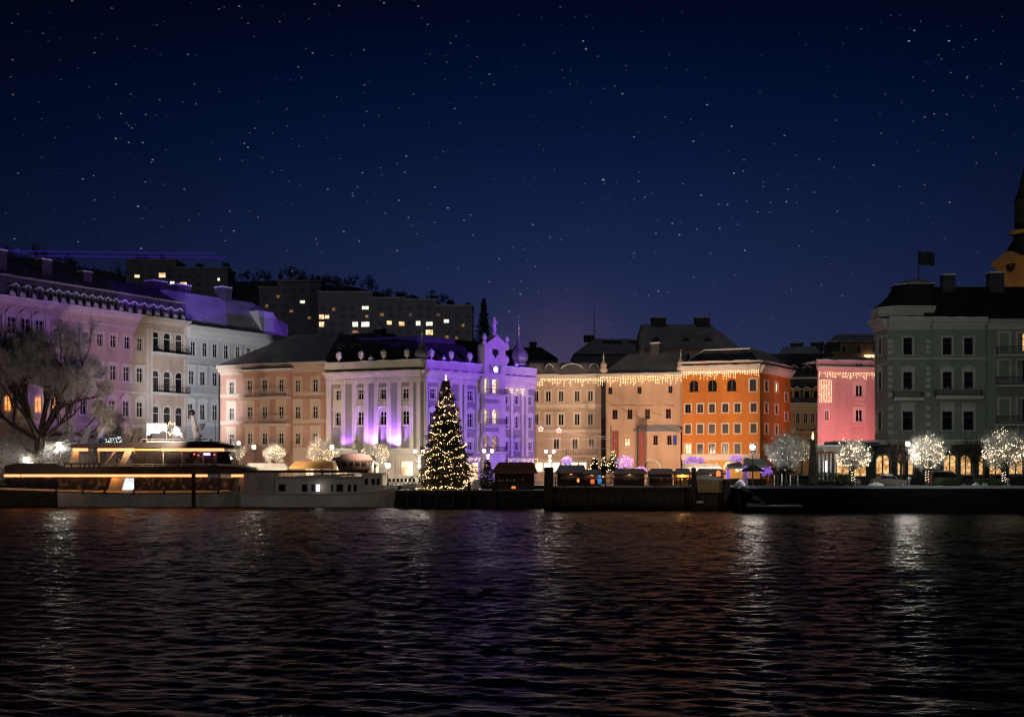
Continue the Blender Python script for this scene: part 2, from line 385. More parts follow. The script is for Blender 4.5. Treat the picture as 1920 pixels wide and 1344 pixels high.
def window(f, u, z0, w, h, frame='cross', sur='flat', m_sur=None, m_frame=None, pane=None, arch=False, sw=.2, sill=True, curtain=.3, inset=.14):
    f.holes.append((u-w/2, u+w/2, z0, z0+h, max(.3, inset+.12))); m_frame = m_frame or M_frame; m_sur = m_sur or M_frame
    def fr():
        mb = MB(); t = max(.06, w*.07); y0, y1 = inset-.03, inset+.05
        mb.box(-w/2, -w/2+t, y0, y1, 0, h); mb.box(w/2-t, w/2, y0, y1, 0, h); mb.box(-w/2+t, w/2-t, y0, y1, 0, t); mb.box(-w/2+t, w/2-t, y0, y1, h-t, h)
        if frame in ('cross', 'two', 'six'): mb.box(-t*.7, t*.7, y0+.005, y1-.005, t, h-t)
        if frame in ('cross', 'six'): mb.box(-w/2+t, -t*.7, y0+.01, y1-.01, h*.66-t/2, h*.66+t/2); mb.box(t*.7, w/2-t, y0+.01, y1-.01, h*.66-t/2, h*.66+t/2)
        if frame == 'six': mb.box(-w/2+t, -t*.7, y0+.012, y1-.012, h*.33-t/3, h*.33+t/3); mb.box(t*.7, w/2-t, y0+.012, y1-.012, h*.33-t/3, h*.33+t/3)
        if frame == 'transom': mb.box(-w/2+t, w/2-t, y0+.01, y1-.01, h*.7-t/2, h*.7+t/2)
        return mb
    o = obj('window', cached(('window', w, h, frame, inset, m_frame.name), fr), m_frame, f.root, f.W(u, 0, z0)-f.root.location, f.rz)
    pm = pane or (M_curt if rnd.random() < curtain else M_glass)
    obj('pane', cached(('pane', w, h, inset, pm.name), lambda: MB().face((-w/2, inset+.02, 0), (w/2, inset+.02, 0), (w/2, inset+.02, h), (-w/2, inset+.02, h))), pm, o)
    if sur:
        def su():
            mb = MB(); y = -.07; e = .0
            if arch:
                n = 8; rr = w/2; zc = h-rr*.95; pts = [(-rr*math.cos(math.pi*k/n), zc+rr*.95*math.sin(math.pi*k/n)) for k in range(n+1)]
                left = [(-w/2-.0, h+.001)]+[(x, z) for x, z in pts[:n//2+1]]; right = [(x, z) for x, z in pts[n//2:]]+[(w/2, h+.001)]
                mb.prism(left, -.005, inset); mb.prism(right, -.005, inset)
                for k in range(n):
                    (xa, za), (xb, zb) = pts[k], pts[k+1]; q = 1+sw/rr
                    mb.prism([(xa, za), (xb, zb), (xb*q, zc+(zb-zc)*q), (xa*q, zc+(za-zc)*q)], y, -.006)
                mb.box(-w/2-sw, -w/2, y, -.006, 0, zc); mb.box(w/2, w/2+sw, y, -.006, 0, zc)
                return mb
            top = h+(sw if sur != 'tall' else 1.0)
            mb.box(-w/2-sw, -w/2, y, -.004, -.05, top); mb.box(w/2, w/2+sw, y, -.004, -.05, top); mb.box(-w/2, w/2, y+.004, -.004, h, top)
            if sur == 'tallfill': mb.box(-w/2-sw, w/2+sw, y, -.004, top, top+.7)
            ww = w/2+sw+.12
            if sur in ('hood', 'tall'): mb.box(-ww, ww, -.3, -.004, top, top+.16)
            if sur == 'tri': mb.prism([(-ww, top+.06), (ww, top+.06), (0, top+.06+ww*.55)], -.22, -.004)
            if sur in ('seg', 'ogee'):
                n = 10; a = .55 if sur == 'seg' else .38
                up = [(-ww+2*ww*k/n, top+.06+ww*a*(math.sin(math.pi*k/n)**(1 if sur == 'seg' else 2))) for k in range(n+1)]
                for k in range(n):
                    (xa, za), (xb, zb) = up[k], up[k+1]; mb.prism([(xa, za), (xb, zb), (xb, zb+.16), (xa, za+.16)], -.26, -.004)
                mb.prism([(-ww, top+.001)]+up+[(ww, top+.001)], -.06, -.005)
            return mb
        obj('surround', cached(('surround', w, h, sur, arch, sw, inset, m_sur.name), su), m_sur, o)
    if sill:
        obj('sill', cached(('sill', w, sw, m_sur.name), lambda: MB().box(-w/2-sw, w/2+sw, -.2, -.003, -.18, -.051)), m_sur, o)
    return o
# ------------------------------------------------------------------ the setting: water, ground, quay wall, hill
def water_mat():
    m = bpy.data.materials.new('lake_water'); m.use_nodes = True; t = m.node_tree; b = t.nodes['Principled BSDF']
    b.inputs['Base Color'].default_value = (.004, .006, .008, 1); b.inputs['Roughness'].default_value = .06; b.inputs['IOR'].default_value = 1.333
    b.inputs['Roughness'].default_value = .29; b.inputs['Specular IOR Level'].default_value = .07
    tc = t.nodes.new('ShaderNodeTexCoord'); prev = None
    for sx, sy, rot, dist in ((1.7, 4.2, 14, .09), (4.0, 9.0, -20, .03)):
        mp = t.nodes.new('ShaderNodeMapping'); mp.inputs['Scale'].default_value = (sx, sy, 1); mp.inputs['Rotation'].default_value = (0, 0, R(rot))
        t.links.new(tc.outputs['Object'], mp.inputs['Vector'])
        n = t.nodes.new('ShaderNodeTexNoise'); n.inputs['Scale'].default_value = 1; n.inputs['Detail'].default_value = 2; n.inputs['Distortion'].default_value = .3
        t.links.new(mp.outputs[0], n.inputs['Vector'])
        bp = t.nodes.new('ShaderNodeBump'); bp.inputs['Strength'].default_value = 1; bp.inputs['Distance'].default_value = dist
        t.links.new(n.outputs['Fac'], bp.inputs['Height'])
        if prev: t.links.new(prev, bp.inputs['Normal'])
        prev = bp.outputs[0]
    t.links.new(prev, b.inputs['Normal']); return m
import numpy as np
def water():
    """The lake as one sheet with real waves: many wind waves of different length and heading added up."""
    xs = np.concatenate([np.linspace(-420, -78, 12), np.arange(-75, -26.2, .3), np.arange(-26, 26.01, .15), np.arange(26.3, 75.2, .3), np.linspace(78, 420, 12)]); ys = np.concatenate([np.linspace(-120, 10, 14), np.arange(14, 62, .085), np.arange(62, 179.9, .16), [185, 200]])
    Xg, Yg = np.meshgrid(xs, ys); rs = np.random.RandomState(4); Zg = np.zeros_like(Xg)
    for lam in np.geomspace(.36, 2.6, 56):
        th = R(78)+rs.normal(0, .46); k = 2*np.pi/lam; slope = WAVE*(1.0 if lam < 1.1 else .62); am = slope/k
        env = .62+.75*np.sin(Xg*rs.uniform(.03, .11)+rs.uniform(0, 6))*np.sin(Yg*rs.uniform(.03, .11)+rs.uniform(0, 6))
        Zg += am*env*np.sin(k*(Xg*np.cos(th)+Yg*np.sin(th))+rs.uniform(0, 6.283))
    Zg *= np.clip((185-Yg)/8, 0, 1)*.75+.25; Zg[(np.abs(Xg) > 76) | (Yg < 12) | (Yg > 181)] = 0
    ny, nx = Xg.shape; me = bpy.data.meshes.new('water'); me.vertices.add(nx*ny); me.vertices.foreach_set('co', np.stack([Xg, Yg, Zg], -1).astype(np.float32).ravel())
    i = (np.arange(ny-1)[:, None]*nx+np.arange(nx-1)[None, :]).ravel(); q = np.stack([i, i+1, i+nx+1, i+nx], -1).astype(np.int32); nf = len(i)
    me.loops.add(nf*4); me.loops.foreach_set('vertex_index', q.ravel()); me.polygons.add(nf); me.polygons.foreach_set('loop_start', np.arange(nf, dtype=np.int32)*4); me.polygons.foreach_set('use_smooth', np.ones(nf, dtype=bool))
    me.update(calc_edges=True); return me
WAVE = .036
obj('water', water(), water_mat(), kind='structure')
M_ground = mat('trampled_snow', (.30, .28, .27), .85, .2, .5, .6, 2, col2=(.62, .62, .64), thresh=(.4, .62))
M_quay = mat('quay_stone', (.016, .015, .014), .85, .35, .8, .7, 3)
# quay edge polyline (seen from the lake, left to right)
EDGE = [(-400, 178), (X(742, 178), 178), (X(742, 176), 176), (X(1030, 176), 176), (X(1030, 161), 161), (X(1376, 161), 161), (X(1376, 148), 148), (400, 148)]
gm = MB(); gm.face(*[(x, y, G) for x, y in EDGE], (900, 900, G), (-900, 900, G))
obj('ground', gm, M_ground, kind='structure')
qm = MB()
for (a, b), (c, d) in zip(EDGE, EDGE[1:]):
    qm.face((a, b, -2), (c, d, -2), (c, d, G-.004), (a, b, G-.004))
obj('quay_wall', qm, M_quay, kind='structure')
def edge_snow(px0, px1, D, seed):                   # a crust of snow with a broken lip along the quay coping
    r = random.Random(seed); mb = MB(); x0, x1 = X(px0, D), X(px1, D); n = int((x1-x0)/.7); top = []; 
    for i in range(n+1):
        x = x0+(x1-x0)*i/n; h = .20+.14*r.random(); o = .10+.16*r.random()
        top.append((x, D-o, G+h*.2, h))
    for (a, ya, za, ha), (b, yb, zb, hb) in zip(top, top[1:]):
        mb.face((a, ya, za-.12), (b, yb, zb-.12), (b, yb+.05, G+hb), (a, ya+.05, G+ha)); mb.face((a, ya+.05, G+ha), (b, yb+.05, G+hb), (b, D+1.6, G+hb*.8), (a, D+1.6, G+ha*.8))
        mb.face((a, D+1.6, G+ha*.8), (b, D+1.6, G+hb*.8), (b, D+3, G+.004), (a, D+3, G+.004))
    return obj('quay_snow', mb, M_snow, kind='structure')
edge_snow(1382, 2050, 148, 3)
# lower snow-covered landing in front of the tree
lm = MB().box(X(742, 168), X(1030, 168), 167.5, 175.996, -1.5, 2.25); obj('landing_stage', lm, M_quay, kind='structure')
obj('landing_snow', MB().box(X(744, 168), X(1028, 168), 167.7, 175.99, 2.254, 2.34), M_ground, kind='structure')
# hill behind the town
def hill():
    mb = MB(); nx, ny = 60, 22
    prof = [(-420, 104), (-240, 102), (-215, 102), (-180, 99), (-135, 97), (-90, 92), (-35, 85), (-18, 72), (5, 40), (60, 22), (400, 16)]
    def h(x, y):
        t = max(0, min(1, (y-300)/300)); t = t*t*(3-2*t); xr = x*600/max(y, 300)
        for (a, za), (c, zb) in zip(prof, prof[1:]):
            if a <= xr <= c: q = (xr-a)/(c-a); z = za+(zb-za)*q*q*(3-2*q); break
        else: z = 16 if xr > 0 else 150
        return G+.01+t*(z-6)+(2.2*math.sin(x*.05)+1.6*math.sin(y*.07+x*.03)+1.2*math.sin(x*.17))*t
    for j in range(ny+1):
        for i in range(nx+1):
            x = -420+800*i/nx; y = 300+330*j/ny; mb.v.append((x, y, h(x, y)))
    for j in range(ny):
        for i in range(nx):
            a = j*(nx+1)+i; mb.f.append((a, a+1, a+nx+2, a+nx+1))
    return mb, h
hm, hillh = hill()
obj('hill', hm, mat('wooded_hill', (.10, .105, .115), .9, .4, .05), kind='structure', smooth=True)
def wood():
    r = random.Random(5); mb = MB()
    def tree(x, y, H, conifer):                      # ragged crowns of many small sprays
        z = hillh(x, y); n = 60 if conifer else 75
        for k in range(n):
            if conifer: t = (k+.5)/n; q = H*.23*(1-t)*r.uniform(.4, 1.1); a = k*2.4; c = Vector((x+q*math.cos(a), y+q*math.sin(a), z+H*(.06+.94*t))); s = H*.10*(1.15-t)
            else:
                a = r.uniform(0, 6.283); e = r.uniform(-1, 1); q = math.sqrt(1-e*e)*H*.36*r.random()**.4; c = Vector((x+q*math.cos(a), y+q*math.sin(a), z+H*(.58+.40*e*r.random()**.4))); s = H*.075
            d1 = Vector((r.uniform(-1, 1), r.uniform(-.4, .4), r.uniform(-1, 1)))*s; d2 = Vector((r.uniform(-1, 1), r.uniform(-.4, .4), r.uniform(-1, 1)))*s; mb.face(c-d1, c+d1, c+d2*1.6)
        mb.twig((x, y, z-.5), (x, y, z+H*.8), H*.02)
    for _ in range(700):
        x = r.uniform(-300, -22); y = r.uniform(430, 615)
        if x > -190 and y < 560: continue
        tree(x, y, r.uniform(3, 7), r.random() < .35)
    for _ in range(150):                             # gardens round the flats, some before and some behind them
        x = r.uniform(-150, -10); y = r.choice((r.uniform(372, 392), r.uniform(418, 440)))
        tree(x, y, r.uniform(4, 8.5) if y < 400 else r.uniform(8, 14), r.random() < .4)
    return mb
obj('distant_wood', wood(), mat('night_conifer', (.10, .105, .115), .9, .4, .3), kind='stuff')  # tree colour lightened towards the sky, haze put into the colour

# ------------------------------------------------------------------ buildings
def building(name, label, px, D, cat='building', group=None):
    return thing(name, label, cat, (X(px, D), D, G), 0, group)
M_pier = mat('stone_trim', (.60, .54, .47), .8, .1, .7, .2, 5)
def eave_snow(f, z, out, u0=None, u1=None, h=.18):  # snow lying along a cornice, with an uneven lip
    r = random.Random(int(z*100)); a = -.2 if u0 is None else u0; b = f.L+.2 if u1 is None else u1; n = max(2, int((b-a)/.9)); mb = MB(); p = []
    for i in range(n+1): p.append((a+(b-a)*i/n, out+.10*r.random(), h*(.6+.7*r.random())))
    for (x0, o0, h0), (x1, o1, h1) in zip(p, p[1:]):
        mb.face((x0, -o0, z+.01), (x1, -o1, z+.01), (x1, -o1+.05, z+h1), (x0, -o0+.05, z+h0)); mb.face((x0, -o0+.05, z+h0), (x1, -o1+.05, z+h1), (x1, -.05, z+h1*.8), (x0, -.05, z+h0*.8))
        mb.face((x0, -o0, z+.01), (x0, -.05, z+.01), (x1, -.05, z+.01), (x1, -o1, z+.01))
    return f.put('snow_ledge', mb, M_snow)
def cornice(f, m, z, out=.7, h=.5, u0=None, u1=None):
    a = -.2 if u0 is None else u0; b = f.L+.2 if u1 is None else u1
    mb = MB(); mb.box(a, b, -out, -.004, z-h*.35, z); mb.box(a+.1, b-.1, -out*.62, -.004, z-h*.7, z-h*.35-.003); mb.box(a+.2, b-.2, -out*.3, -.004, z-h, z-h*.7-.003)
    return f.put('cornice', mb, m)
def railing(f, u0, u1, out, z, h, m, inn=0.0, step=.35, name='railing'):
    mb = MB(); mb.box(u0, u1, -out-.03, -out+.03, z+h-.06, z+h); mb.box(u0, u1, -out-.03, -out+.03, z+.05, z+.1)
    n = int((u1-u0)/step)
    for i in range(n+1):
        x = u0+(u1-u0)*i/n; mb.box(x-.02, x+.02, -out-.02, -out+.02, z+.1, z+h-.06)
    for u in (u0, u1):
        mb.box(u-.03, u+.03, -out+.03, -inn, z+h-.06, z+h)
        k = max(1, int((out-inn)/step))
        for i in range(k):
            y = inn+(out-inn)*i/k; mb.box(u-.02, u+.02, -y-.02, -y+.02, z, z+h-.06)
    return f.put(name, mb, m)
def chimney(f, u, out, z0, h, w=1.2, snow=True, m=None):
    mb = MB().box(u-w/2, u+w/2, -out, -out+w*.8, z0, z0+h); mb.box(u-w/2-.1, u+w/2+.1, -out-.1, -out+w*.8+.1, z0+h, z0+h+.2)
    c = f.put('chimney', mb, m or M_roofdark)
    if snow: obj('snow_cap', MB().box(u-w/2-.08, u+w/2+.08, -out-.08, -out+w*.8+.08, z0+h+.204, z0+h+.42), M_snow, c)
    return c
def dormer(f, u, z, w, h, m, m_win, depth=1.4, out=0.0, snow=True):
    mb = MB().box(u-w/2, u+w/2, -out, depth-out, z, z+h); mb.prism([(u-w/2-.15, z+h+.003), (u+w/2+.15, z+h+.003), (u, z+h+w*.42)], -out-.15, depth-out)
    d = f.put('dormer', mb, m)
    obj('pane', MB().box(u-w*.32, u+w*.32, -out-.03, -out-.004, z+h*.2, z+h*.9), m_win, d)
    if snow: obj('snow_cap', MB().prism([(u-w/2-.18, z+h+.02), (u, z+h+w*.42+.03), (u+w/2+.18, z+h+.02), (u+w/2+.18, z+h+.16), (u, z+h+w*.42+.2), (u-w/2-.18, z+h+.16)], -out-.17, depth-out), M_snow, d)
    return d
# --- the long hotel at the left
M_hotel = mat('peach_stucco', (.56, .43, .36), .85, .07, .35, .25, 6)
M_trimL = mat('pale_trim', (.62, .54, .50), .8, .06, .8)
hotel = building('grand_hotel', 'long peach hotel at the far left with violet light and a row of snowy dormers', -60, 180)
f = Facade(hotel, -60, 180, 350, 217)
zc = f.uz(350, 605)[1]
f.row([106, 133, 160, 187, 212, 238, 262], 160, 622, 646, 11, sur='flat', m_sur=M_trimL, sw=.35)
f.row([132, 160, 185, 212, 237, 262], 212, 685, 713, 12, sur='hood', m_sur=M_trimL, sw=.4)
f.row([186, 210, 236, 262], 236, 752, 781, 12, sur='seg', m_sur=M_trimL, sw=.35)
f.row([22, 48, 74], 48, 597, 628, 15, sur='seg', arch=False, m_sur=M_trimL, sw=.4)
f.row([18, 46, 74, 102], 48, 672, 705, 14, sur='hood', m_sur=M_trimL, sw=.4)
M_lit_or = litwin('orange_lit_window', (.9, .16, .02), (1, .42, .12), 1.6)
f.row([15, 45, 72, 102, 128, 156], 48, 742, 772, 13, sur='flat', m_sur=M_trimL, sw=.3, lit={15: M_lit_or, 72: M_lit_or, 102: M_lit_or})
f.row([-40, -12], 48, 597, 628, 15, sur='flat', m_sur=M_trimL)
f.row([-40, -12], 48, 672, 705, 15, sur='flat', m_sur=M_trimL)
# triple loggia near the right end: three arcades one above the other
zl = []
for yt, yb, ar in ((624, 664, True), (696, 738, True), (762, 808, True)):
    f.row([292, 314, 336], 314, yt, yb, 15, frame='transom', arch=ar, sur='flat', m_sur=M_trimL, sw=.28, sill=False, inset=.25,
          lit={} if yt < 750 else {k: M_curt for k in (292, 314, 336)})
for y in (664, 738):
    zz = f.uz(314, y)[1]; ua, ub = f.uz(284, y)[0], f.uz(347, y)[0]
    b = f.put('balcony', MB().box(ua, ub, -1.2, -.004, zz-.45, zz-.05), M_trimL)
    obj('snow', MB().box(ua, ub, -1.22, -.2, zz-.046, zz+.1), M_snow, b)
    railing(f, ua+.05, ub-.05, 1.1, zz+.1, 1.0, M_iron)
for px in (276, 283, 347): f.part('pilaster', M_trimL, px-2, 615, px+2, 800, .25)
for px in (5, 34, 61, 88): f.part('pilaster', M_trimL, px-3, 590, px+3, 640, .2)
f.band('string_course', M_trimL, f.uz(212, 735)[1], f.uz(212, 735)[1]+.3, .15); f.band('string_course', M_trimL, f.uz(212, 800)[1], f.uz(212, 800)[1]+.5, .3)
f.band('string_course', M_trimL, f.uz(212, 612)[1], f.uz(212, 612)[1]+.25, .12)
f.wall(M_hotel, G-.5, zc-.01, 14)
cornice(f, M_trimL, zc, .9, .9); eave_snow(f, zc, .9)
zm = f.uz(350, 569)[1]
f.roof(M_roofdark, [(.3, zc+.012), (-1.1, zm), (-8, zm+3.4), (-15, zc+.012)], 0, f.L)
eave_snow(f, zm, -.9, 0, f.L, .2)
for px in (27, 50, 72, 92, 108, 124, 140, 155, 170, 185, 200, 215, 232, 250, 268, 285, 300, 318, 335):
    dormer(f, f.uz(px, 570)[0], zc+.15, .95, 1.55, M_roofdark, M_glass, 1.2, .25)
orn = MB(); ro_ = random.Random(2)
for px in (20, 39, 61, 82, 100, 116, 132, 147, 162, 177, 192, 207, 224, 241, 259, 276, 292, 309, 326, 341):
    u_ = f.uz(px, 575)[0]; w_ = ro_.uniform(.35, .6)
    orn.prism([(u_-w_, zc+.21), (u_+w_, zc+.21), (u_+w_*.8, zc+.6), (u_+w_*.3, zc+1.0), (u_, zc+.8), (u_-w_*.4, zc+1.15), (u_-w_*.9, zc+.7)], -.5, -.3)
f.put('roof_ornament', orn, M_frost, kind='stuff')
for px, o in ((38, -4), (130, -5), (206, -5), (5, -3)): chimney(f, f.uz(px, 520)[0], o, zm+1.0, 3.0 if px < 200 else 2.2, 1.8)
# --- white corner house behind it
M_white = mat('white_stucco', (.62, .62, .64), .85, .05, .4, .2, 6); M_whitetrim = mat('white_trim', (.74, .73, .72), .8, .04, .8)
white = building('white_town_house', 'white town house with pale mouldings between the peach hotel and the pink house', 350, 217)
f = Facade(white, 350.5, 217.05, 577, 242)
zc = f.uz(352, 611)[1]
f.row([362, 384, 403, 424, 446, 466, 487], 403, 645, 670, 9, sur='flat', m_sur=M_whitetrim, sw=.25)
f.row([359, 380, 403, 425, 448], 380, 697, 722, 10, sur='tall', m_sur=M_whitetrim, sw=.35)
f.row([357, 380, 403, 426], 380, 758, 787, 10, sur='seg', m_sur=M_whitetrim, sw=.35)
f.row([372, 396], 380, 823, 838, 9, sur='flat', m_sur=M_whitetrim)
for px in (505, 525): f.part('attic_arch', M_whitetrim, px-9, 655, px+9, 666, .25)
f.band('string_course', M_whitetrim, f.uz(380, 740)[1]-.2, f.uz(380, 740)[1]+.2, .15); f.band('string_course', M_whitetrim, f.uz(380, 795)[1]-.3, f.uz(380, 795)[1]+.3, .3)
f.wall(M_white, G-.5, zc-.01, 14)
cornice(f, M_whitetrim, zc, 1.3, 2.2); eave_snow(f, zc, 1.3, h=.15)
f.roof(M_roof, [(1.0, zc+.012), (-5.5, zc+6.6), (-8.5, zc+6.6), (-15, zc+.012)], 0, f.L, ins=(0, 9))
chimney(f, f.uz(463, 560)[0], -5, zc+4.5, 3.8, 2.4); chimney(f, f.uz(395, 548)[0], -6.5, zc+6.2, 1.6, 3.0); chimney(f, f.uz(350, 535)[0], -6.5, zc+6.2, 1.6, 3.0)
u0, u1 = f.uz(488, 600)[0], f.uz(530, 600)[0]
f.put('roof_pavilion', MB().slab([(u0, -.5), (u1, -.5), (u1, 5), (u0, 5)], zc+.4, zc+.41).face((u0, -.5, zc+.42), (u1, -.5, zc+.42), (u1-1.2, 1.2, zc+4.6), (u0+.6, 1.2, zc+4.6)).face((u1, -.5, zc+.42), (u1, 5, zc+.42), (u1-1.2, 3.5, zc+4.6), (u1-1.2, 1.2, zc+4.6)).face((u0, 5, zc+.42), (u0, -.5, zc+.42), (u0+.6, 1.2, zc+4.6), (u0+.6, 3.5, zc+4.6)).face((u0+.6, 1.2, zc+4.6), (u1-1.2, 1.2, zc+4.6), (u1-1.2, 3.5, zc+4.6), (u0+.6, 3.5, zc+4.6)).face((u1, 5, zc+.42), (u0, 5, zc+.42), (u0+.6, 3.5, zc+4.6), (u1-1.2, 3.5, zc+4.6)), M_roofsnow)
# --- pink house with the balconied bay
M_pink = mat('salmon_stucco', (.50, .29, .22), .85, .07, .35, .25, 6); M_pinktrim = mat('buff_trim', (.52, .41, .33), .8, .06, .8)
pink = building('salmon_house', 'salmon pink house with two white railed balconies, left of the violet lit town hall', 413, 200)
f = Facade(pink, 413, 200, 612, 192)
zc = f.uz(413, 687)[1]
for ys, su in (((712, 735), 'flat'), ((762, 785), 'tall'), ((812, 833), 'tall')):
    f.row([434, 558, 591], 558, *ys, 9.5, sur=su, m_sur=M_pinktrim, sw=.45)
ua, ub = f.uz(459, 730)[0], f.uz(543, 730)[0]
fb = Facade(pink, 459, f.W(ua, 1.3, 0).y, 543, f.W(ub, 1.3, 0).y)
for ys, su in (((712, 735), 'flat'), ((762, 785), 'tall'), ((812, 833), 'tall')): fb.row([468, 496, 527], 496, *ys, 9.5, sur=su, m_sur=M_pinktrim, sw=.4)
zb = fb.uz(500, 698)[1]
fb.wall(M_pink, G-.5, zb, 1.25, name='bay_wall')
fb.band('bay_roof', M_pinktrim, zb+.004, zb+.25, .9, -.6, fb.L+.6, -1.2); obj('snow', MB().box(-.6, fb.L+.6, -.9, 1.2, zb+.254, zb+.45), M_snow, pink, fb.off, fb.rz)
for y in (745, 795):
    zz = fb.uz(500, y)[1]
    fb.put('balcony', MB().box(-.3, fb.L+.3, -1.3, -.004, zz-.35, zz), M_pinktrim); railing(fb, -.25, fb.L+.25, 1.2, zz, 1.15, M_pinktrim, step=.3)
for y in (738, 790):
    zz = f.uz(558, y)[1]; f.band('string_course', M_pinktrim, zz-.25, zz+.25, .14, 0, ua-.1); f.band('string_course', M_pinktrim, zz-.25, zz+.25, .14, ub+.1, f.L)
f.wall(M_pink, f.uz(558, 845)[1], zc-.01, 12)
zg = f.uz(558, 845)[1]
f.band('string_course', M_pinktrim, zg-.3, zg+.5, .3)
M_buffwall = mat('buff_render', (.58, .47, .38), .85, .07, .5, .2, 6)
M_shop = litwin('lit_shop_window', (.35, .16, .06), (1, .78, .50), 2.2, 1.1)
M_litw = litwin('warm_lit_window', (.55, .30, .12), (1, .80, .50), 2.4, 1.4)
g2 = Facade(pink, 413, 199.8, 612, 191.8)
g2.holes = []
g2.row([440, 475, 515, 580], 515, 868, 895, 16, frame='two', sur='flat', m_sur=M_pinktrim, lit={475: M_shop, 580: M_shop, 515: M_shop})
g2.wall(M_buffwall, G-.5, zg-.31, 6, name='ground_floor')
cornice(f, M_pinktrim, zc, .8, 1.4); eave_snow(f, zc, .8, h=.12)
f.put('downpipe', MB().box(-.12, .08, -.3, -.1, G, zc-.2), M_iron)
f.roof(M_roof, [(.8, zc+.012), (-7, zc+5.2), (-8, zc+5.2), (-13, zc+.012)], -.3, f.L, ins=(9, 2))
# --- the town hall: violet lit corner building with the clock gable
M_cream = mat('cream_stucco', (.66, .60, .52), .85, .05, .4, .2, 6); M_panel = mat('grey_green_panel', (.27, .25, .235), .85, .07, .5, .2, 6)
hall = building('town_hall', 'violet lit town hall with clock gable, urns and two small onion domes', 612, 190)
fl = Facade(hall, 612, 190, 790, 184); fr = Facade(hall, 790, 184, 1003, 201)
zp = fl.uz(650, 681)[1]; zk = fl.uz(650, 701)[1]; zg = fl.uz(700, 845)[1]
COLS = [635, 677, 719, 761]
fl.row(COLS, 677, 731, 749, 10.5, sur='flat', m_sur=M_cream, sw=.35, curtain=.1); fl.row(COLS, 677, 772, 797, 12, sur='ogee', m_sur=M_cream, sw=.35, curtain=0)
for px in (617, 644, 665, 687, 706.5, 730, 750, 773, 786): fl.part('pilaster', M_cream, px-3.6, 713, px+3.6, 842, .28)
fl.wall(M_panel, zg, zk, 0); 
for px in (619, 647, 687, 719, 762): fl.part('attic_block', M_cream, px-5, 688, px+5, 700, .16)
for px in (635, 677, 719, 761): fl.part('apron_panel', M_cream, px-10, 752, px+10, 764, .08)
M_clock = glow_mat('clock_face', (1.0, .92, .72), 1.5)
RC = [811, 881, 949, 968]
fr.row([811, 881], 881, 733, 751, 10, sur='flat', m_sur=M_cream, sw=.3, curtain=0); fr.row([811, 881], 881, 775, 801, 10, sur='ogee', m_sur=M_cream, sw=.3, curtain=0)
fr.row([881, 811], 881, 828, 843, 9, sur='ogee', m_sur=M_cream, sw=.25, curtain=0)
fr.row([949, 968, 993], 949, 741, 757, 7, sur='flat', m_sur=M_cream, sw=.25, curtain=0); fr.row([949, 968, 993], 949, 780, 802, 7, sur='ogee', m_sur=M_cream, sw=.25, curtain=0)
fr.row([949, 968, 993], 949, 828, 843, 7, sur='ogee', m_sur=M_cream, sw=.25, curtain=0)
for px, p in ((797, 712), (823, 712), (843, 714), (862, 716), (871, 716), (895, 718)): fr.part('pilaster', M_cream, px-2.6, p, px+2.6, 850, .28)
for px in (943, 958, 978, 986): fr.part('pilaster', M_cream, px-2.2, 728, px+2.2, 855, .28)
fr.wall(M_panel, G-.5, zk, 0)
for px in (797, 808, 826, 845, 862, 880, 890): fr.part('attic_block', M_cream, px-3, 689, px+3, 703, .16, ref=845)
for px in (945, 957, 968, 980, 996): fr.part('attic_block', M_cream, px-2.5, 689, px+2.5, 703, .16, ref=845)
for fc in (fl, fr):
    fc.put('attic_wall', MB().box(0, fc.L, -.1, .3, zk+.01, zp-.01), M_panel); fc.band('parapet', M_cream, zp-1.0, zp, .35, -.1, fc.L+.1, -.3)
    cornice(fc, M_cream, zk+.25, .95, 1.0); fc.band('architrave', M_cream, zk-1.5, zk-.8, .18)
    eave_snow(fc, zp, .35, h=.22)
body = MB().slab([tuple((fl.A-hall.location)[:2]), tuple((fl.B-hall.location)[:2]), tuple((fr.B-hall.location)[:2]), (tuple(fr.W(fr.L, -10, 0)-hall.location)[:2]), (tuple(fl.W(0, -10, 0)-hall.location)[:2])], 0, zp-1.2-G)
body.v = [(x+.0, y+.35, z) for x, y, z in body.v]
obj('core', body, M_panel, hall)
# mansard roof of the hall
def ring(fa, fb, ia, ib, z):
    k = lambda p: tuple(p-hall.location)
    c = fl.B-(fl.n*ia+fr.n*ib); return [k(fl.W(0, -ia, z)), (c.x-hall.location.x, c.y-hall.location.y, z-G), k(fr.W(fr.L, -ib, z)), k(fr.W(fr.L, -11, z)), k(fl.W(0, -11, z))]
lo = ring(fl, fr, .5, .5, zp-.6); hi = ring(fl, fr, 3.2, 3.2, zp+3.3); rm = MB()
for i in range(5):
    j = (i+1) % 5; rm.face(lo[i], lo[j], hi[j], hi[i])
rm.face(*hi); obj('roof', rm, mat('dark_slate_snow', (.03, .03, .036), .7, .2, .5, .3, 6, col2=(.10, .10, .11), thresh=(.55, .8)), hall)
obj('roof_deck', MB().slab([(p[0], p[1]) for p in [ (hi[0][0]+2, hi[0][1]+1), (hi[1][0], hi[1][1]+2), (hi[2][0]-3, hi[2][1]), (hi[3][0]-2, hi[3][1]-1), (hi[4][0]+2, hi[4][1]-1)]], hi[0][2]+.004, hi[0][2]+1.0), M_roofdark, hall)
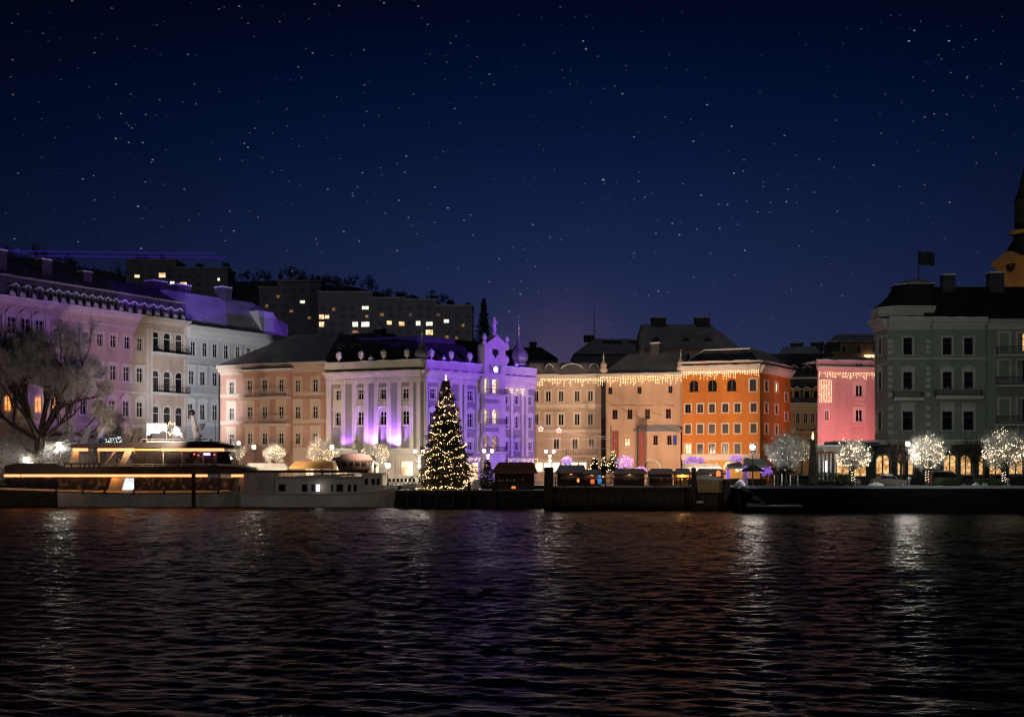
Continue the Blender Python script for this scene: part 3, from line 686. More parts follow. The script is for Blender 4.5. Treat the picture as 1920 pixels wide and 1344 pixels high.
# urns and finials along the parapet
def urn(h, r): return MB().lathe([(r*.45, 0), (r*.5, h*.1), (r*.25, h*.18), (r*.3, h*.28), (r*.95, h*.5), (r, h*.68), (r*.6, h*.76), (r*.4, h*.85), (r*.5, h*.92), (.03, h)], 10)
U1 = urn(1.75, .46).mesh('urn'); U1.materials.append(M_cream); U2 = urn(.95, .4).mesh('urn'); U2.materials.append(M_snow)
for px, fc, me in ((635, fl, U1), (677, fl, U1), (695, fl, U2), (719, fl, U1), (763, fl, U1), (809, fr, U1), (832, fr, U2), (846, fr, U1), (881, fr, U1), (949, fr, U1), (968, fr, U2)):
    q = obj('urn', me, None, hall, fc.W(fc.uz(px, 680)[0], -.05, zp+.004)-hall.location, smooth=True)
    if me is U1: obj('snow_cap', cached(('urnsnow',), lambda: MB().lathe([(.36, 1.22), (.5, 1.3), (.4, 1.55), (.1, 1.82)], 8)), M_snow, q)
def onion(name, z, r, h, spire, at, n=8):
    prof = [(r*.78, 0), (r*.82, h*.06), (r*.62, h*.10), (r*.9, h*.18), (r, h*.28), (r*.96, h*.38), (r*.78, h*.50), (r*.5, h*.61), (r*.30, h*.73), (r*.17, h*.88), (r*.10, h), (r*.17, h*1.01), (r*.06, h*1.03)]
    p = at-hall.location; p.z = z-G
    o = obj(name, MB().lathe(prof, n), mat('dome_sheet_metal', (.20, .195, .23), .45, .15, 1.2, .2, 8, metal=.3), hall, p)
    obj('spire', MB().lathe([(.1, h*1.03), (.07, h*1.03+spire*.25), (.2, h*1.03+spire*.28), (.2, h*1.03+spire*.32), (.05, h*1.03+spire*.36), (.012, h*1.03+spire)], 6), M_cream, o); return o
onion('onion_dome', zp+.1, 1.12, 3.0, 2.6, fl.W(fl.L-.2, -.6, 0))
tw = fr.W(fr.uz(983, 690)[0], -1.2, 0); obj('dome_base', MB().lathe([(1.7, 0), (1.7, .5), (1.4, .6)], 8), M_cream, hall, tw-hall.location+Vector((0, 0, zp-G)))
onion('onion_dome', zp+.6, 1.5, 4.6, 3.9, tw)
# clock gable
ga, gb = fr.uz(900, 700)[0], fr.uz(939, 700)[0]; gm_ = (ga+gb)/2; zt = fr.uz(919, 650)[1]
fg = Facade(hall, 900, fr.W(ga, 1.1, 0).y, 939, fr.W(gb, 1.1, 0).y); fg.A = fr.W(ga, 1.0, 0); fg.B = fr.W(gb, 1.0, 0); fg.L = (fg.B-fg.A).length; fg.u = fr.u; fg.n = fr.n; fg.rz = fr.rz; fg.off = fg.A-hall.location
w3 = fg.L
M_loggia = litwin('fairy_lit_loggia', (.42, .25, .14), (1, .86, .62), 1.7, 2.6, .40, .62)
M_loggia2 = litwin('dim_fairy_lit_loggia', (.18, .10, .10), (1, .55, .22), 1.2, 2.2, .48, .7)
for yt, yb, lm_ in ((707, 738, M_loggia), (766, 794, M_loggia), (816, 846, M_loggia2)):
    fg.row([910.5, 928.5], 919, yt, yb, 12.5, frame='none', arch=True, sur='flat', m_sur=M_cream, sw=.25, lit={910.5: lm_, 928.5: lm_}, inset=.5, sill=False)
    zz = fg.uz(919, yb)[1]; b = fg.put('balcony', MB().box(.15, w3-.15, -.8, -.004, zz-.3, zz-.05), M_cream); railing(fg, .2, w3-.2, .72, zz-.05, .75, M_iron, step=.25)
for y in (752, 805): fg.part('relief_panel', M_panel, 904, y-4, 935, y+4, .06)
fg.wall(M_cream, G-.5, zt, 1.5, name='clock_gable')
gp = MB().prism([(-.45, zt+.004), (w3+.45, zt+.004), (w3*.62, zt+1.3), (w3*.5, zt+1.75), (w3*.38, zt+1.3)], -.5, 1.2); fg.put('pediment', gp, M_cream)
fg.put('gable_cornice', MB().box(-.35, w3+.35, -.4, -.004, zt-.45, zt-.01), M_cream)
for u in (-.15, w3+.15): fg.put('finial', MB().lathe([(.3, zt+.01), (.35, zt+.5), (.15, zt+.7), (.4, zt+1.1), (.3, zt+1.5), (.02, zt+1.9)], 8, (u, -.1, 0)), M_cream, smooth=True)
# statue on the gable
sx = w3/2; fg.put('statue', MB().lathe([(.45, zt+1.7), (.4, zt+2.0), (.28, zt+2.1), (.34, zt+2.5), (.3, zt+3.2), (.36, zt+3.7), (.14, zt+3.95), (.2, zt+4.15), (.17, zt+4.4), (.02, zt+4.5)], 8, (sx, .2, 0)).tube([(sx+.3, .2, zt+3.6), (sx+.55, .1, zt+3.3), (sx+.5, 0, zt+4.2)], [.1, .08, .05], 5).tube([(sx-.3, .2, zt+3.6), (sx-.5, .1, zt+3.1), (sx-.3, 0, zt+2.8)], [.1, .08, .06], 5), M_cream, smooth=True)
cz = fg.uz(919, 692)[1]
ck = fg.put('clock', MB().prism([(sx+.62*math.cos(a*math.pi/10), cz+.62*math.sin(a*math.pi/10)) for a in range(20)], -.12, -.01), M_iron)
obj('clock_dial', MB().prism([(sx+.5*math.cos(a*math.pi/10), cz+.5*math.sin(a*math.pi/10)) for a in range(20)], -.15, -.121), M_clock, ck)
hd = MB(); hd.box(sx-.03, sx+.03, -.17, -.155, cz-.05, cz+.4)
hd.prism([(sx-.02, cz), (sx+.25, cz+.15), (sx+.23, cz+.2), (sx-.03, cz+.05)], -.19, -.172)
for a in range(12):
    x, z = sx+.44*math.sin(a*math.pi/6), cz+.44*math.cos(a*math.pi/6); hd.box(x-.025, x+.025, -.165, -.152, z-.025, z+.025)
obj('clock_hands', hd, M_iron, ck)
ez = fg.uz(919, 661)[1]                              # carved double-tailed crest above the clock
cr_ = MB().prism([(sx, ez-.75), (sx+.3, ez-.3), (sx+.75, ez-.15), (sx+.55, ez+.15), (sx+.7, ez+.55), (sx+.3, ez+.45), (sx, ez+.75), (sx-.3, ez+.45), (sx-.7, ez+.55), (sx-.55, ez+.15), (sx-.75, ez-.15), (sx-.3, ez-.3)], -.12, -.005)
fg.put('crest', cr_, M_iron)
for s_ in (-1, 1): fg.put('relief_scroll', MB().prism([(sx+s_*.85, cz-.7), (sx+s_*1.25, cz-.5), (sx+s_*1.3, cz+.5), (sx+s_*1.0, cz+.9), (sx+s_*.75, cz+.3)], -.06, -.005), M_panel)
# ground floor of the hall
gf = Facade(hall, 612, 189.9, 790, 183.9)
gf.row([762], 762, 863, 892, 24, frame='none', sur='flat', m_sur=M_cream, lit={762: M_shop}, inset=.3); gf.row([640, 700], 700, 866, 905, 22, frame='two', sur='flat', m_sur=M_cream, lit={640: M_shop, 700: M_shop})
gf.wall(M_cream, G-.5, zg-.5, 0, name='ground_floor')
gf.band('string_course', M_cream, zg-.48, zg+.2, .5); obj('snow', MB().box(0, gf.L, -.5, -.05, zg+.204, zg+.32), M_snow, hall, gf.off, gf.rz)
for px in (738, 784, 660, 616): gf.part('column', M_cream, px-4, 852, px+4, 912, .4)
fr.row([], 900, 1, 2, 3)
du = fr.uz(885, 880)[0]; fr.put('lit_doorway', MB().box(du-1.0, du+1.0, -.2, -.02, G, G+3.2), M_shop); fr.put('door_frame', MB().box(du-1.3, du-1.01, -.3, -.02, G, G+3.5).box(du+1.01, du+1.3, -.3, -.02, G, G+3.5).box(du-1.3, du+1.3, -.35, -.02, G+3.51, G+3.9), M_cream)
eu = fr.uz(970, 862)[0]; fr.put('lit_porch', MB().box(eu-2.6, eu+2.6, -1.0, -.02, fr.uz(970, 862)[1]-1.1, fr.uz(970, 862)[1]), M_cream)
# --- fairy-light curtains along eaves
def icicles(label, f, px0, px1, py, drop, root_px, step=.26, seed=1, out=.9, bulb=.042, m=None, dense=.2):
    r = random.Random(seed); u0, u1 = f.uz(px0, py)[0], f.uz(px1, py)[0]; z = f.uz((px0+px1)/2, py)[1]
    t = thing('icicle_lights', label, 'fairy lights', f.W(u0, out, z), f.rz, 'fairy lights on the house fronts')
    n = max(2, int((u1-u0)/step)); L = u1-u0; wb = MB(); bb = MB(); wb.tube([(0, 0, 0), (L, 0, 0)], .02, 4)
    for i in range(n+1):
        x = L*i/n; d = drop*(r.choice((.4, .6, .8, 1.0))*r.uniform(.8, 1.1) if dense > .18 else 1); wb.tube([(x, 0, 0), (x, 0, -d)], .008, 3); k = max(1, int(d/dense))
        for j in range(k): bb.octa((x+r.uniform(-.03, .03), r.uniform(-.04, .02), -d*(j+.3)/k), bulb*r.uniform(.7, 1.15))
    obj('wire', wb, M_frost, t, kind='stuff'); obj('bulbs', bb, m or M_bulbw, t, kind='stuff'); return t
# --- peach house A between the hall and the plain peach house
M_peach = mat('peach_render', (.60, .44, .34), .85, .06, .4, .2, 6); M_peachtrim = mat('light_peach_trim', (.66, .56, .47), .8, .06, .8)
pa = building('peach_house', 'peach house with four window columns and fairy lights, right of the violet town hall', 1002, 206)
f = Facade(pa, 990, 206.2, 1127, 205)
zc = f.uz(1060, 704)[1]
f.row([1005, 1028, 1052, 1082, 1107], 1052, 733, 753, 9.5, frame='two', sur='flat', m_sur=M_peachtrim, sw=.25)
r2 = f.row([1028, 1052, 1082, 1107, 1005], 1052, 776, 797, 9.5, frame='two', sur='hood', m_sur=M_peachtrim, sw=.25)
f.row([1043, 1078, 1109], 1078, 823, 842, 10, frame='two', sur='flat', m_sur=M_peachtrim, sw=.3)
f.wall(M_peach, G-.5, zc, 10)
f.band('string_course', M_peachtrim, f.uz(1060, 761)[1]-.3, f.uz(1060, 761)[1]+.35, .2); f.band('string_course', M_peachtrim, f.uz(1060, 808)[1]-.2, f.uz(1060, 808)[1]+.3, .25)
ua, ub = f.uz(1062, 820)[0], f.uz(1120, 820)[0]; zz = f.uz(1090, 853)[1]
f.put('balcony', MB().box(ua, ub, -1.0, -.004, zz-.35, zz), M_peachtrim); railing(f, ua+.05, ub-.05, .9, zz, 1.0, M_iron)
M_shopc = litwin('cool_lit_shop', (.55, .42, .26), (1, .93, .75), 2.0, .8)
f.row([1060, 1085], 1060, 870, 880, 30, frame='two', sur='flat', m_sur=M_peachtrim, lit={1060: M_shopc, 1085: M_shopc}) if False else None
[f.part('lit_shop_front', M_shopc, x, 867, x+13, 884, .12) for x in (1004, 1020, 1036, 1054, 1070, 1086)]; f.part('shop_fascia', M_peachtrim, 1003, 861, 1100, 866, .3)
cornice(f, M_peachtrim, zc, .8, .8); eave_snow(f, zc, .8)
f.roof(M_roof, [(.7, zc+.012), (-2.0, zc+2.2), (-3.6, zc+2.3), (-10, zc+.5)], 0, f.L)
for a, b in ((1022, 1038), (1052, 1094), (1104, 1123)):
    u0, u1 = f.uz(a, 690)[0], f.uz(b, 690)[0]; n = 10; w = u1-u0; top = [(u0+w*k/n, zc+1.0+ .75*math.sin(math.pi*k/n)**.6) for k in range(n+1)]
    d = f.put('roof_gable', MB().prism([(u0, zc+.1)]+top+[(u1, zc+.1)], -.3, 2.0), M_roofdark)
    sm = MB()
    for (xa, za), (xb, zb) in zip(top, top[1:]): sm.prism([(xa, za+.01), (xb, zb+.01), (xb, zb+.2), (xa, za+.2)], -.36, 1.2)
    obj('snow_cap', sm, M_snow, d)
fpa = f
# --- plain peach house B
M_peachb = mat('apricot_stucco', (.68, .44, .30), .88, .05, .3, .35, 7); M_redframe = mat('red_brown_paint', (.20, .06, .045), .6, .1)
pb = building('apricot_house', 'plain apricot house with small scattered windows and two tall red banners in front', 1127, 200)
f = Facade(pb, 1127, 200, 1279, 196)
zc = f.uz(1200, 701)[1]
f.row([1144, 1199, 1257], 1199, 725, 738, 7.5, sur=None, m_frame=M_framedark, sill=False, curtain=0)
f.row([1153, 1181, 1214, 1253], 1214, 767, 785, 9.5, frame='two', sur=None, m_frame=M_redframe, curtain=.2)
for px in (1153, 1181, 1214, 1253): f.part('window_hood', M_peachb, px-10, 760, px+10, 762, .25)
f.row([1176], 1176, 822, 836, 9, sur=None, m_frame=M_redframe, lit={1176: M_litw})
f.wall(M_peachb, G-.5, zc, 11)
u0, u1 = f.uz(1199, 830)[0], f.uz(1278, 830)[0]; za, zb_ = f.uz(1240, 800)[1], f.uz(1240, 812)[1]
bw = Facade(pb, 1199, f.W(u0, 1.2, 0).y, 1276, f.W(u1, 1.2, 0).y)
bw.row([1229, 1255], 1255, 816, 834, 8.5, frame='two', sur=None, m_frame=M_redframe); bw.part('blue_shutter', mat('blue_paint', (.03, .05, .32), .6), 1262, 816, 1269, 834, .06)
zq = bw.uz(1240, 809)[1]; bw.wall(M_peachb, G-.5, zq, 1.15, name='bay_wall')
f.put('bay_roof', MB().face((u0-.5, -1.9, zq+.01), (u1+.5, -1.9, zq+.01), (u1-.6, -.02, zq+1.1), (u0+.3, -.02, zq+1.1)).face((u0-.5, -1.9, zq-.1), (u0-.5, -1.9, zq+.01), (u0+.3, -.02, zq+1.1), (u0+.3, -.02, zq-.1)).face((u1+.5, -1.9, zq+.01), (u1+.5, -1.9, zq-.1), (u1-.6, -.02, zq-.1), (u1-.6, -.02, zq+1.1)).face((u0-.5, -1.9, zq-.1), (u1+.5, -1.9, zq-.1), (u1+.5, -1.9, zq+.01), (u0-.5, -1.9, zq+.01)), M_roofsnow)
ar = MB(); n = 12; q = f.uz(1225, 860)[0]; zb0 = f.uz(1225, 880)[1]          # round arched doorway
for k in range(n):
    a0, a1 = math.pi*k/n, math.pi*(k+1)/n; ar.prism([(q+1.3*math.cos(a0), zb0+1.3*math.sin(a0)), (q+1.3*math.cos(a1), zb0+1.3*math.sin(a1)), (q+1.75*math.cos(a1), zb0+1.75*math.sin(a1)), (q+1.75*math.cos(a0), zb0+1.75*math.sin(a0))], -1.6, -1.21)
f.put('door_arch', ar, M_peachtrim)
eave_snow(f, zc, .35, h=.14); f.band('eave', M_peachtrim, zc-.35, zc, .35)
f.put('downpipe', MB().box(.1, .75, -.3, -.01, G, zc-1.0), M_iron)
f.roof(M_roof, [(.35, zc+.012), (-5.5, zc+3.6), (-11, zc+.012)], 0, f.L, ins=(3, 0)); chimney(f, 7.5, -5, zc+2.5, 2.4, 1.4)
fin = lambda: MB().lathe([(.3, 0), (.34, .4), (.66, .55), (.72, .85), (.42, 1.15), (.58, 1.45), (.46, 1.8), (.16, 2.1), (.07, 2.4), (.13, 2.55), (.07, 2.75), (.1, 2.95), (.02, 3.6)], 8)
for px in (1131, 1276): f.put('roof_finial', cached(('fin',), fin), M_peachtrim, smooth=True).location = f.W(f.uz(px, 700)[0], -.2, zc)-pb.location
fpb = f
# --- orange corner house
M_orange = mat('orange_stucco', (.62, .21, .045), .85, .06, .35, .25, 6); M_orlite = mat('light_orange_stucco', (.70, .38, .12), .85, .06, .35, .25, 6); M_ortrim = mat('pale_pink_trim', (.70, .60, .54), .8, .05)
og = building('orange_house', 'bright orange corner house with white framed windows and a dark mansard roof', 1279, 194)
fl2 = Facade(og, 1279, 194, 1425, 190); fr2 = Facade(og, 1425, 190, 1482, 202)
zc = fl2.uz(1350, 691)[1]; zg = fl2.uz(1350, 855)[1]
fl2.row([1301, 1336, 1372], 1336, 712, 734, 17, arch=True, frame='two', sur='flat', m_sur=M_orange, m_frame=M_framedark, sw=.12, curtain=.2)
fl2.row([1412], 1412, 711, 733, 12, frame='two', m_sur=M_ortrim, m_frame=M_framedark, curtain=.3)
for ys, l in (((757, 773), {}), ((795, 812), {}), ((832, 850), {1290: M_litw})):
    fl2.row([1290, 1313, 1335, 1360, 1383, 1413], 1335, *ys, 11, frame='two', m_sur=M_ortrim, m_frame=M_framedark, sw=.16, curtain=.4, lit=l)
fr2.row([1437], 1437, 714, 733, 6, frame='two', m_sur=M_ortrim, m_frame=M_framedark); fr2.row([1456], 1456, 717, 734, 5.5, frame='two', m_sur=M_ortrim, m_frame=M_framedark, lit={1456: M_litw})
for ys in ((756, 773), (795, 812)): fr2.row([1437, 1456], 1437, *ys, 5.5, frame='two', m_sur=M_ortrim, m_frame=M_framedark)
fr2.row([1474], 1474, 737, 751, 5, frame='two', m_sur=M_ortrim, m_frame=M_framedark); fr2.row([1474], 1474, 774, 788, 5, frame='two', m_sur=M_ortrim, m_frame=M_framedark)
fl2.wall(M_orange, zg, zc-.01, 0); fr2.wall(M_orange, G-.5, zc-.01, 0)
gfo = Facade(og, 1279, 193.9, 1425, 189.9)
gfo.row([1300, 1340, 1385], 1340, 868, 885, 14, frame='two', m_sur=M_orlite, lit={1300: M_shop, 1340: M_shop, 1385: M_shop})
gfo.wall(M_orlite, G-.5, zg-.6, 0, name='ground_floor'); gfo.band('string_course', M_ortrim, zg-.59, zg+.3, .35)
core = MB(); k = lambda p: ((p-og.location).x, (p-og.location).y)
core.slab([k(fl2.W(.3, -.4, 0)), k(fl2.W(fl2.L-.3, -.4, 0)), k(fr2.W(fr2.L-.2, -.4, 0)), k(fr2.W(fr2.L, -8, 0)), k(fl2.W(.3, -11, 0))], 0, zc-G-.02); obj('core', core, M_orange, og)
M_orstuc = M_ortrim
for fc in (fl2, fr2):
    cornice(fc, M_ortrim, zc+.35, .75, 1.1, -.1, fc.L+.1); eave_snow(fc, zc+.35, .75)
    fc.put('attic_wall', MB().box(0, fc.L, -.05, .25, zc+.36, zc+.85), M_orange)
    fc.put('gutter', MB().box(-.15, fc.L+.15, -.4, .25, zc+.86, zc+1.0), M_ortrim); eave_snow(fc, zc+1.0, .42, h=.14)
for px0, px1 in ((1282, 1300), (1326, 1344), (1370, 1388), (1402, 1422)): fl2.part('attic_opening', M_roofdark, px0, 681.5, px1, 685.5, .07)
def oring(i, z): 
    c = fl2.B-(fl2.n*i+fr2.n*i)*.8
    q = [fl2.W(i*1.2, -i, z), Vector((c.x, c.y, z)), fr2.W(fr2.L-i*.9, -i, z), fr2.W(fr2.L-i*.9, -9+i*.3, z), fl2.W(i*1.2, -11+i*.3, z)]
    return [tuple(p-og.location) for p in q]
zt = Z(656, 195); lo, hi = oring(.2, zc+.9), oring(2.4, zt); rm = MB()
for i in range(5): rm.face(lo[i], lo[(i+1) % 5], hi[(i+1) % 5], hi[i]) if i not in (1,) else None
rm.face(*hi); obj('roof', rm, M_roofdark, og)
obj('roof_slope', MB().face(lo[1], lo[2], hi[2], hi[1]), M_roofsnow, og)
sr = MB()
for i in (0, 1): sr.tube([hi[i], hi[i+1]], .14, 5)
sr.tube([lo[0], hi[0]], .07, 4); obj('ridge_snow', sr, M_snow, og)
for px in (1343, 1366): 
    a, b = fl2.W(fl2.uz(px, 680)[0]-.5, -.9, zc+1.4)-og.location, fl2.W(fl2.uz(px+7, 660)[0]-.5, -2.2, zt-.3)-og.location; obj('roof_ladder', MB().tube([a, b], .07, 4), M_snow, og)
# --- ochre house in the side street with lettering
M_ochre = mat('ochre_stucco', (.56, .36, .18), .85, .07, .4, .25, 6); M_ochtrim = mat('ochre_trim', (.62, .50, .36), .8, .06)
oc = building('ochre_house', 'ochre house deep in the side street with dark lettering over its first floor', 1478, 232)
f = Facade(oc, 1470, 232, 1560, 231)
zc = f.uz(1510, 757)[1]
f.row([1496, 1510.5, 1524, 1540], 1510, 775, 793, 7, frame='two', m_sur=M_ochtrim, sw=.22); f.row([1500, 1517], 1510, 822, 840, 8, frame='two', m_sur=M_ochtrim, sw=.22)
f.wall(M_ochre, G-.5, zc, 10); f.band('string_course', M_ochtrim, f.uz(1510, 811)[1], f.uz(1510, 811)[1]+1.0, .08); cornice(f, M_ochtrim, zc, .8, 1.6); eave_snow(f, zc, .8)
f.roof(M_roofdark, [(.5, zc+.012), (-1.3, zc+5.4), (-6, zc+9.6), (-10.6, zc+.5)], -2, f.L+1)
f.put('roof_snow', MB().box(-2, f.L+1, .9, 1.3, zc+4.6, zc+4.9), M_snow)
for px in (1480, 1494, 1513, 1530): dormer(f, f.uz(px, 740)[0], zc+.6, 1.3, 1.9, M_ochre, M_glass, 1.3, .1)
for px in (1490, 1515): dormer(f, f.uz(px, 720)[0], zc+5.3, 1.4, 1.2, M_roofdark, M_glass, 2.2, -1.6)
fc_ = bpy.data.curves.new('lettering', 'FONT'); fc_.body = 'Bratgaus Kessler'; fc_.size = 1.05; fc_.extrude = .03; fc_.align_x = 'CENTER'; fc_.align_y = 'CENTER'; fc_.offset = .02
fo = bpy.data.objects.new('lettering', fc_); COL.objects.link(fo); bpy.context.view_layer.update()
dg = bpy.context.evaluated_depsgraph_get(); me = bpy.data.meshes.new_from_object(fo.evaluated_get(dg)); bpy.data.objects.remove(fo)
me.materials.clear(); me.materials.append(mat('plum_letter_paint', (.05, .012, .03), .6))
u, z = f.uz(1511.5, 804.5)
ux = max(v.co.x for v in me.vertices)-min(v.co.x for v in me.vertices); sc_ = (f.uz(1531, 804)[0]-f.uz(1492.5, 804)[0])/ux
lt = obj('lettering', me, None, oc, f.W(u, .14, z)-oc.location, f.rz); lt.rotation_euler = (R(90), 0, f.rz); lt.scale = (sc_, 1.0, 1)
foc = f
# --- rose house lit red
M_rose = mat('rose_stucco', (.66, .38, .41), .85, .05, .4, .25, 6); M_rosetrim = mat('rose_trim', (.72, .50, .52), .8, .05)
rs = building('rose_house', 'rose coloured house lit red, wedged between the side street and the dark corner house', 1532, 194)
f = Facade(rs, 1533, 194, 1650, 196)
zc = f.uz(1590, 693)[1]
for ys in ((722, 743), (768, 790)):
    f.row([1611], 1611, *ys, 13, frame='two', m_sur=M_rosetrim, sw=.5)
f.row([1550], 1550, 769, 787, 7, frame='two', m_sur=M_rosetrim, sw=.2)
for y in (715, 748, 755, 763, 797): f.part('panel_line', M_rosetrim, 1600, y-.8, 1622, y+.8, .1)
f.wall(M_rose, G-.5, zc, 10, skew=(6, 0)); f.band('attic', M_rose, zc+.25, zc+1.3, .05, inn=-.4); f.band('gutter', M_rosetrim, zc, zc+.24, .45, inn=-.3); eave_snow(f, zc+.24, .45); eave_snow(f, zc+1.3, .05, h=.2)
f.part('attic_vent', M_roofdark, 1604, 682, 1609, 686, .1); f.part('attic_vent', M_roofdark, 1611, 682, 1616, 686, .1)
f.roof(M_roof, [(-.4, zc+1.31), (-3, zc+2.2), (-6, zc+1.31)], 0, f.L, ins=(3.2, 0))
f.band('string_course', M_rosetrim, f.uz(1590, 832)[1]-.2, f.uz(1590, 832)[1]+.2, .2)
frs = f
# --- the dark grey corner house at the right
M_grey = mat('grey_render', (.285, .315, .27), .88, .08, .4, .35, 6); M_greytrim = mat('grey_trim', (.50, .50, .45), .82, .06, .8)
gy = building('grey_corner_house', 'big unlit grey corner house at the right with turret roof and lit shop arches', 1664, 176)
F1 = Facade(gy, 1640, 181, 1664, 176); F2 = Facade(gy, 1664, 176, 1745, 176); F3 = Facade(gy, 1745, 176.4, 1848, 176.4); F4 = Facade(gy, 1848, 177, 2010, 177)
zc = F2.uz(1700, 597)[1]; zs = F2.uz(1700, 830)[1]
M_litroom = litwin('lit_room', (.75, .28, .06), (1, .66, .28), 1.1, .8)
for fc, c in ((F2, [1702]), (F3, [1776, 1816]), (F1, [1650])):
    w = 17 if fc is not F1 else 6
    fc.row(c, c[0], 633, 665, w, frame='transom', sur='flat', m_sur=M_greytrim, m_frame=M_framedark, sw=.25, curtain=.3)
    fc.row(c, c[0], 697, 731, w, frame='transom', sur='ogee', m_sur=M_greytrim, m_frame=M_framedark, sw=.3, curtain=0)
    fc.row(c, c[0], 771, 806, w*1.12, frame='transom', sur='tall' if fc is not F1 else 'flat', m_sur=M_greytrim, m_frame=M_framedark, sw=.25, curtain=0)
F4.row([1883, 1917, 1955], 1883, 625, 659, 17, frame='transom', sur='flat', m_sur=M_greytrim, m_frame=M_framedark, sw=.3, lit={1883: M_litroom, 1917: M_litroom}); F4.row([1883, 1917, 1955], 1883, 676, 715, 19, frame='transom', m_sur=M_greytrim, m_frame=M_framedark, sw=.25, curtain=0)
F4.row([1883, 1917, 1955], 1883, 748, 790, 19, frame='transom', m_sur=M_greytrim, m_frame=M_framedark, sw=.25, curtain=0)
M_arc = litwin('golden_shop_light', (.42, .16, .03), (1, .66, .30), 1.15, 2.4, .38, .68)
ga_ = Facade(gy, 1637, 174.6, 2005, 174.6)
for c_, w in ((1656, 27), (1689, 12), (1708, 10), (1782, 25), (1812, 21), (1840, 9), (1868, 25), (1906, 28), (1950, 26)):
    ga_.row([c_], c_, 852, 890, w, frame='two' if w > 11 else 'none', arch=True, sur='flat', m_sur=M_grey, m_frame=M_framedark, sw=.12, lit={c_: M_arc}, inset=.3)
ga_.wall(mat('dark_shop_render', (.07, .075, .065), .8, .1, .8), G-.5, zs-.6, 1.4, name='shop_front')
for fc in (F1, F2, F3, F4):
    fc.wall(M_grey, G-.5, zc-.02, 0)
    cornice(fc, M_greytrim, zc, 1.0 if fc is not F4 else .5, 1.4, -.05, fc.L+.05); eave_snow(fc, zc, 1.0 if fc is not F4 else .5, 0, fc.L)
    for y in ((672, 617) if fc is not F4 else ()): fc.band('string_course', M_greytrim, fc.uz(1700, y)[1]-.12, fc.uz(1700, y)[1]+.12, .12, .02, fc.L-.02)
    fc.band('shop_cornice', M_greytrim, zs-.25, zs+.25, 1.7, .02, fc.L-.02); obj('snow', MB().box(0, fc.L, -1.7, -.05, zs+.254, zs+.38), M_snow, gy, fc.off, fc.rz)
    fc.band('shop_fascia', mat('dark_green_paint', (.02, .035, .03), .6), zs-1.5, zs-.3, 1.62, .02, fc.L-.02)
for y in (640, 650, 660, 690, 700, 712, 724, 740, 765, 780, 795, 810):   # rusticated quoins
    for a, b in ((1665, 1674), (1736, 1744)): F2.part('quoin', M_greytrim, a, y-3.5, b, y+3.5, .1)
for a, b, y, fc in ((1672, 1727, 748, F2), (1750, 1838, 745, F3)):
    ua, ub = fc.uz(a, y)[0], fc.uz(b, y)[0]; zz = fc.uz(a, y)[1]
    bb = fc.put('balcony', MB().box(ua, ub, -1.3, -.004, zz-.3, zz), M_greytrim); obj('snow', MB().box(ua, ub, -1.32, -1.05, zz+.003, zz+.14), M_snow, bb)
    railing(fc, ua+.05, ub-.05, 1.2, zz, 1.0, M_iron, step=.3)
    fl_ = MB(); r = random.Random(a)
    for i in range(160): x = r.uniform(ua, ub); y0 = -1.15+r.uniform(-.1, .3); z0 = zz+.9; fl_.twig((x, y0, z0), (x+r.uniform(-.4, .4), y0+r.uniform(-.2, .2), z0+r.uniform(.1, .75)), .03)
    obj('frosted_plants', fl_, M_frost, bb, kind='stuff')
for y in (665, 722, 795):
    ua, ub = F4.uz(1866, y)[0], F4.uz(1990, y)[0]; zz = F4.uz(1880, y)[1]; F4.put('balcony', MB().box(ua, ub, -1.4, -.004, zz-.3, zz), M_greytrim); railing(F4, ua+.05, ub-.05, 1.3, zz, 1.1, M_iron, step=.3)
k = lambda p: ((p-gy.location).x, (p-gy.location).y)
obj('core', MB().slab([k(F1.W(.2, -.5, 0)), k(F1.W(F1.L, -.55, 0)), k(F2.W(F2.L, -.5, 0)), k(F4.W(F4.L, -.5, 0)), k(F4.W(F4.L, -13, 0)), k(F1.W(0, -10, 0))], 0, zc-G-.05), M_grey, gy)
# main roof, turret with curved mansard, flag
rf = Facade(gy, 1735, 176.2, 2010, 176.2); zr = rf.uz(1850, 531)[1]
rf.roof(mat('black_slate', (.02, .018, .022), .7, .3, .6, .3, 6), [(.4, zc+.012), (-5.5, zr+.3), (-8, zr+.5), (-13, zc)], 0, rf.L)
chimney(rf, rf.uz(1801, 525)[0], -4.5, zr-1, 2.6, 1.7); chimney(rf, rf.uz(1893, 525)[0], -4.5, zr-1, 2.9, 2.0)
tx, ty = (X(1650, 178)+X(1747, 178))/2, 180.4; to = Vector((tx, ty, 0))-gy.location; hw = (X(1747, 178)-X(1650, 178))/2
ch = lambda a, dx=0: [(to.x+dx+a*c, to.y+a*s) for c, s in ((-.55, -1), (1, -1), (1, 1), (-.55, 1), (-1, .5), (-1, -.5))]
def loft(levels, m, name, par=gy):
    mb = MB(); n = 6; base = 0
    for a, z, *o in levels:
        for (x, y) in ch(a, *o): mb.v.append((x, y, z))
    for j in range(len(levels)-1):
        for i in range(n): l = (i+1) % n; mb.f.append((j*n+i, j*n+l, (j+1)*n+l, (j+1)*n+i))
    mb.f.append(tuple(range((len(levels)-1)*n, len(levels)*n))); return obj(name, mb, m, par)
zz = lambda py: Z(py, 176)-G
loft([(hw*1.0, zz(590)), (hw*1.0, zz(583)), (hw*1.04, zz(576)), (hw*1.04, zz(574))], M_greytrim, 'turret_wall')
loft([(hw*1.0, zz(573.8)), (hw*.92, zz(566), .2), (hw*.80, zz(557), .6), (hw*.71, zz(545), 1.1), (hw*.67, zz(531), 1.5), (hw*.73, zz(530), 1.5), (hw*.73, zz(528.5), 1.5)], mat('black_slate', (.02, .018, .022)), 'turret_roof')
